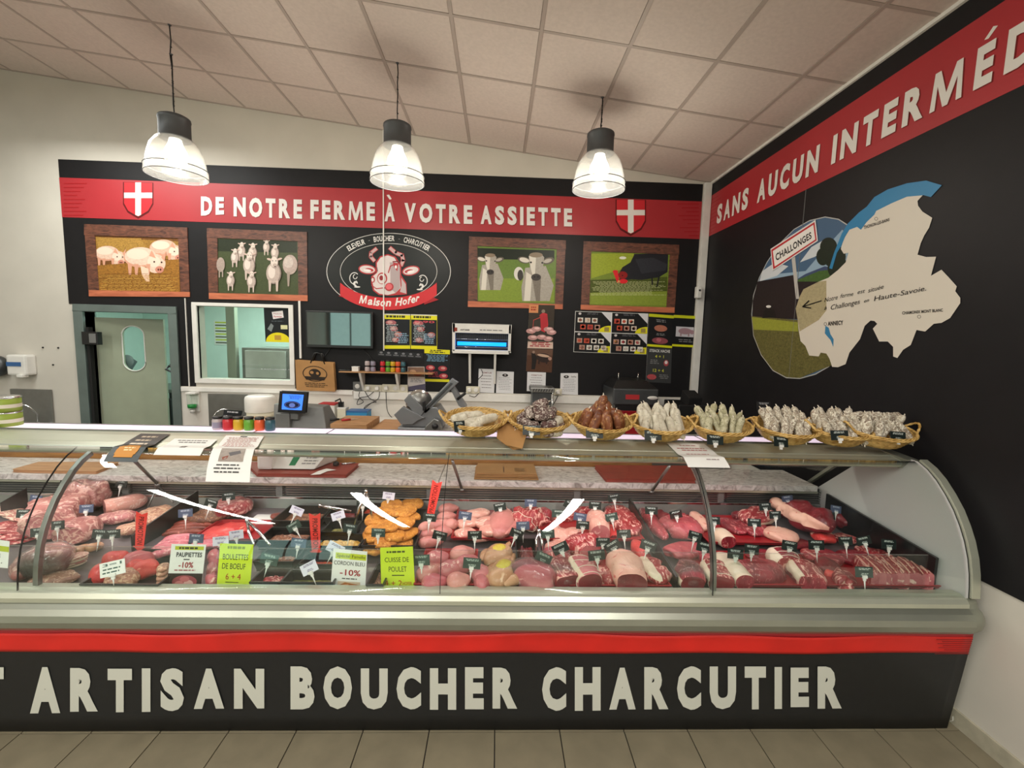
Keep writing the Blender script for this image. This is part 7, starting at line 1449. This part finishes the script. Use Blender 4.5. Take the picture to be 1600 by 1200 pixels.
row('flank steaks', 'flank_steak', 'meat', (1352, 866), (1388, 874), 4, (-10, -10, 16, 12, .07, .05, ('beef_marbled', 'beef'), {'cut': (0, 0), 'e': 3}), 'thin marbled flank steak behind the rib slices', 'flank steaks behind the rib slices')
row('long rib slices', 'rib_slice', 'ribs', (1352, 896), (1438, 898), 10, (-16, -20, 14, 14, .036, .085, ('beef_marbled', 'pork'), {'cut': (0, 1), 'e': 4, 'rim': (7, 8), 'lump': .04, 'cap': 'fat_pink'}), 'long upright beef rib slice with pale edge, far right', 'beef rib slices at the far right')
for sn, x1, y1, x2, y2, w, h, mt in (('dark veal strip at the back', 1026, 800, 1050, 822, .06, .05, 'beef_dark'), ('small beef piece left of the rib', 1146, 802, 1166, 812, .07, .04, 'beef'), ('red chuck lump below the rump', 1330, 826, 1364, 838, .10, .07, 'beef_marbled'), ('flat veal slice by the post', 1092, 868, 1118, 874, .10, .05, 'veal'),
        ('thin red slice in front of the white roll', 1168, 870, 1206, 866, .08, .03, 'beef'), ('pink-edged slice right of the netted roast', 1252, 862, 1284, 872, .10, .04, 'beef_marbled'), ('low dark steak behind the chuck piece', 1276, 884, 1312, 890, .13, .045, 'beef_dark'), ('long flat steak above the rib slices', 1340, 872, 1388, 886, .12, .05, 'beef'),
        ('small pork cube at the very back', 906, 800, 926, 796, .06, .05, 'beef_marbled'), ('neck piece behind the wrapped ribs', 852, 862, 872, 872, .08, .05, 'pork'), ('dark trimmings beside the rolled shoulder', 930, 856, 946, 848, .07, .04, 'beef_dark'), ('pink chop over the tied roast', 922, 872, 938, 878, .07, .05, 'pork'), ('flap of pork beside the front chicken', 806, 900, 822, 912, .06, .05, 'pork_pale')):
    K(sn, 'meat_cut', 'meat', x1, y1, x2, y2, w, h, (mt, mt), (0, 0), 2.6, .1, 12)
# ================================================================== SIGNS AGAINST THE GLASS
def card(lab, q, draw, mat='paper', name='promo_card', Y=1.978):
    Q = [aY(*p, Y+(-.0 if i > 1 else .004)) for i, p in enumerate(q)]; fn = bil(Q); n_ = (0, -1, .02)
    return sheet(Q, n_, .0015, mat, name, lab, 'sign', None, fn, draw)
def c1(p): p.rect(.12, .04, .95, .12, '#b5bf2c'); p.scrib(.15, .06, .92, .11, 1, '#30301a', 2, .8, 5); p.tb('PAUPIETTES', .18, .17, .92, .27, '#27272b'); p.scrib(.4, .31, .62, .34, 1, '#444', 1, .8, 1); p.tb('-10%', .28, .38, .7, .5, '#9c2a34', .02); p.scrib(.15, .54, .85, .57, 1, '#a0505a', 3, .8, 4); p.rect(0, .62, 1, 1, '#2c2220'); p.ell(.5, .8, .36, .14, '#a85058', 1); p.ell(.35, .86, .14, .08, '#c87a78'); p.ell(.62, .84, .14, .08, '#d8a8a0'); p.ell(.5, .74, .14, .06, '#c06a6c')
card('white PAUPIETTES -10% sign standing against the front glass', ((268, 850), (322, 851), (314, 923), (260, 923)), c1)
def c2(p): p.scrib(.15, .05, .9, .12, 1, '#8a9a20', 2, .8, 5); p.tb('BOULETTES', .12, .22, .88, .34, '#2a3216', .0); p.tb('DE BOEUF', .12, .42, .82, .54, '#2a3216', .0); p.tb('6 + 4', .25, .64, .7, .77, '#b03c14', .0); p.rect(.25, .82, .65, .835, '#4a4a1a'); p.scrib(.15, .9, .85, .95, 1, '#2a3216', 3, .8, 4)
card('lime green BOULETTES DE BOEUF sign standing against the front glass', ((344, 849), (396, 851), (390, 923), (338, 921)), c2, 'lime_paper')
def c3(p): p.rect(.08, .08, .98, .22, '#c2cc30'); p.tb('Spécial Famille', .12, .11, .95, .18, '#26281a', .0); p.tb('CORDON BLEU', .05, .27, .95, .36, '#27272b', .0); p.tb('-10%', .24, .46, .84, .6, '#9c2a34', .02); p.scrib(.3, .66, .8, .69, 1, '#444', 3, .8, 3); p.rect(.2, .74, .85, .99, '#c9b49c'); p.poly([(.24, .84), (.4, .76), (.78, .8), (.8, .9), (.6, .95), (.3, .92)], '#b8713c', 1); p.poly([(.26, .84), (.5, .8), (.6, .88), (.4, .92)], '#dca27a')
card('white CORDON BLEU -10% sign standing against the front glass', ((521, 857), (574, 862), (570, 927), (516, 924)), c3)
def c4(p): p.scrib(.1, .08, .9, .13, 1, '#4a5420', 2, .8, 5); p.tb('CUISSE DE', .13, .22, .86, .32, '#26301a', .0); p.tb('POULET', .24, .42, .78, .53, '#26301a', .0); p.rect(.33, .6, .7, .62, '#2a3216'); p.tb('4 + 2', .1, .72, .62, .84, '#b03c14', .0); p.tb('HOFER', .64, .75, .92, .82, '#b03c14', -.0); p.rect(.2, .89, .8, .9, '#b03c14'); p.scrib(.25, .94, .8, .98, 1, '#2a3216', 3, .8, 4)
card('lime green CUISSE DE POULET sign standing against the front glass', ((594, 856), (645, 854), (649, 927), (596, 926)), c4, 'lime_paper')
def c5(p): p.rect(0, .2, 1, .4, '#b5bf2c'); p.tb('VOLAILLE ITE' if 0 else 'PITE', .1, .5, .8, .62, '#555', .0); p.scrib(.1, .7, .9, .9, 2, '#888', 2, .4, 3)
card('white and lime sign cut by the left picture edge', ((-45, 838), (15, 846), (12, 888), (-48, 882)), c5)
def c6(p): p.scrib(.1, .12, .85, .36, 2, '#5c7a70', 2, .4, 4); p.tb('3=1', .45, .48, .85, .75, '#26302c', .02); p.scrib(.5, .84, .9, .9, 1, '#5c7a70', 3, .8, 2)
p_ = aD(186, 898, .10); t = price_plate('price_tag', 'large white tag reading 3=1 on the red spiced sausages', (p_.x, p_.y-.03, p_.z-.02), .105, .062, 'paper', '#46605a', rz=.1, ry=-.22, rx=-.3, foot=.03, title='3=1', seed=3)
def arrow(lab, x, y0, y1, lean, Yd, flip=True):
    p0, p1 = aY(x-lean, y0, Yd), aY(x+lean, y1, Yd); h = (p0-p1).length; w = .062; a = math.atan2(p0.x-p1.x, p0.z-p1.z)
    t = thing('promotion_arrow', lab, 'sign', p1); t.rotation_euler = (-.05, a, 0)
    out = [(0, 0), (w*.5, h*.13), (w*.34, h*.13), (w*.46, h), (0, h*.93), (-w*.46, h), (-w*.34, h*.13), (-w*.5, h*.13)]
    b = MB(); b.plate([Vector((u, 0, v)) for u, v in out], NB, .002); b.build('arrow_plate', 'promo_red', t, world=False)
    pr = Pr(lambda u, v: Vector((u, 0, v)), NB, .0001, .0004)
    pr.text('PROMOTION', [(w*.22, h*.88), (w*.22, h*.18), (-w*.2, h*.18), (-w*.2, h*.88)], '#6c1410', .02) if flip else pr.text('PROMOTION', [(-w*.22, h*.18), (-w*.22, h*.88), (w*.2, h*.88), (w*.2, h*.18)], '#6c1410', .02)
    pr.build('lettering', t, world=False); b = MB(); b.lathe([(.001, -.05), (.003, .004)], 8); b.build('stake', 'white_plastic', t, world=False)
arrow('red PROMOTION arrow sign among the terrines at the left', 218, 801, 862, -1, 2.22)
arrow('red PROMOTION arrow sign over the pepper mince pan', 492, 803, 870, 2, 2.20)
arrow('red PROMOTION arrow sign behind the chicken drumsticks', 677, 752, 812, -6, 2.50, False)
# ================================================================== PRICE TAGS
TG = [(97, 757, 2, 0, 'k'), (183, 757, 0, 5, 'k'), (49, 781, 0, 4, 'b'), (32, 804, 0, 0, 'k'), (132, 796, 2, -3, 'b'), (58, 833, 2, -6, 'k'), (88, 822, -3, -8, 'k'), (150, 836, 0, 5, 'k'), (174, 836, -3, -5, 'k'),
      (321, 787, -4, 14, 'k'), (357, 777, 0, -6, 'k'), (289, 803, 1, -5, 'b'), (303, 843, 2, 0, 'b'), (344, 847, -4, -4, 'w'), (370, 837, -3, -10, 'w'), (453, 798, -3, 22, 'w'), (470, 820, 0, -32, 'g'), (534, 806, 2, -18, 'w'), (543, 827, 0, 6, 'k'),
      (511, 857, 0, 28, 'w'), (462, 850, -3, 6, 'b'), (413, 876, -2, 12, 'g'), (492, 888, 6, -30, 'w'), (604, 776, -1, 5, 'w'), (566, 789, 0, 0, 'k'), (590, 834, -2, -2, 'g'), (669, 810, 0, 4, 'k'), (681, 838, -1, 14, 'k'), (659, 878, 3, -6, 'g'), (724, 807, 1, 6, 'b'), (742, 838, -2, -1, 'k'), (735, 883, 0, 5, 'g'),
      (786, 793, -3, -14, 'k'), (829, 787, 0, 3, 'b'), (818, 823, 1, -1, 'b'), (799, 834, -4, 24, 'k'), (881, 788, 0, 26, 'k'), (872, 804, 0, 2, 'g'), (858, 836, 0, -6, 'g'), (840, 873, -5, 26, 'g'), (904, 809, 0, 8, 'b'), (930, 791, 2, 1, 'k'), (964, 779, -1, -10, 'k'), (961, 809, 0, -10, 'g'), (910, 822, -2, 5, 'k'), (887, 857, 5, -28, 'k'), (978, 836, 2, -6, 'k'), (943, 849, 1, 2, 'k'), (971, 853, 3, -32, 'k'), (936, 870, 2, -6, 'k'), (1007, 854, 2, 18, 'k'),
      (1019, 799, -2, 0, 'k'), (1062, 805, 3, -10, 'k'), (1082, 838, -2, 16, 'k'), (1098, 857, -8, 12, 'k'), (1118, 815, 0, 2, 'k'), (1200, 793, 1, -4, 'k'), (1215, 806, 1, -1, 'k'), (1181, 818, 0, 0, 'k'), (1236, 781, 1, -6, 'b'), (1299, 808, 0, -3, 'k'), (1318, 797, -2, 10, 'b'), (1233, 855, 1, 10, 'k'), (1279, 854, -2, 0, 'k'), (1150, 868, 0, 5, 'k'), (1175, 861, 1, 8, 'k'), (1326, 847, 1, -3, 'k'), (1360, 846, 1, -16, 'k'), (1405, 853, 0, 4, 'k'), (1354, 897, -2, 0, 'g')]
CN = {'k': ('black', 'tag_black', '#c6cfca'), 'g': ('dark green', 'tag_green', '#c2ccc4'), 'b': ('slate blue', 'tag_blue', '#c2cad6'), 'w': ('white', 'tag_white', '#6a5a80')}
P('tag_green', '#33443f', .35); P('tag_blue', '#4a546c', .35)
used = {}; lst = []
for i, (x, y, fd, rl, c) in enumerate(TG):
    ft = aD(x+fd, y+19, .075); w = .074; h = .044; pc = aY(x, y, ft.y); z0 = pc.z-h/2; foot = max(.018, z0-ft.z+.01) if z0 > ft.z else .018
    pc.x = min(pc.x, 2.09)
    sn = min(MEATS, key=lambda m_: (m_[1]-Vector((pc.x, ft.y, ft.z))).length)[0]; lst.append((sn, c, i, (pc.x, ft.y, z0-foot), w*(1.12 if y > 850 else 1), h*(1.12 if y > 850 else 1), foot, rl))
from collections import defaultdict
gp = defaultdict(list)
for L_ in lst: gp[(L_[0], L_[1])].append(L_)
for (sn, c), v in gp.items():
    v.sort(key=lambda q: q[3][0])
    for k, (_, _, i, loc, w, h, ft, rl) in enumerate(v):
        pos = '' if len(v) == 1 else (['left', 'right'] if len(v) == 2 else ['left', 'middle', 'right'] if len(v) == 3 else ['first', 'second', 'third', 'fourth', 'fifth'])[k]+' '
        s_ = ' '.join(sn.split()[:9]); lab = '%s%s price tag by the %s' % (pos, CN[c][0], s_)
        price_plate('price_tag', lab, loc, w, h, CN[c][1], CN[c][2], rz=random.uniform(-.12, .12), ry=-math.radians(-rl), rx=-.22, foot=ft, seed=i, lines=4)

# labels that still coincide are told apart by their row and place
dl = defaultdict(list)
for o in list(C.objects):
    if 'category' in o and 'label' in o: dl[o['label']].append(o)
for lb, os_ in dl.items():
    if len(os_) < 2: continue
    base = ' '.join(lb.split()[:10]); os_.sort(key=lambda o: o.location.y); nr = 1 if len(os_) <= 4 else 2 if len(os_) <= 8 else 3; per = math.ceil(len(os_)/nr)
    for r_ in range(nr):
        rw = sorted(os_[r_*per:(r_+1)*per], key=lambda o: o.location.x)
        for k, o in enumerate(rw): o['label'] = base+', '+(('' if nr == 1 else (['front', 'back'] if nr == 2 else ['front', 'middle', 'back'])[r_]+' row ')+(ORD[k]+' from left'))
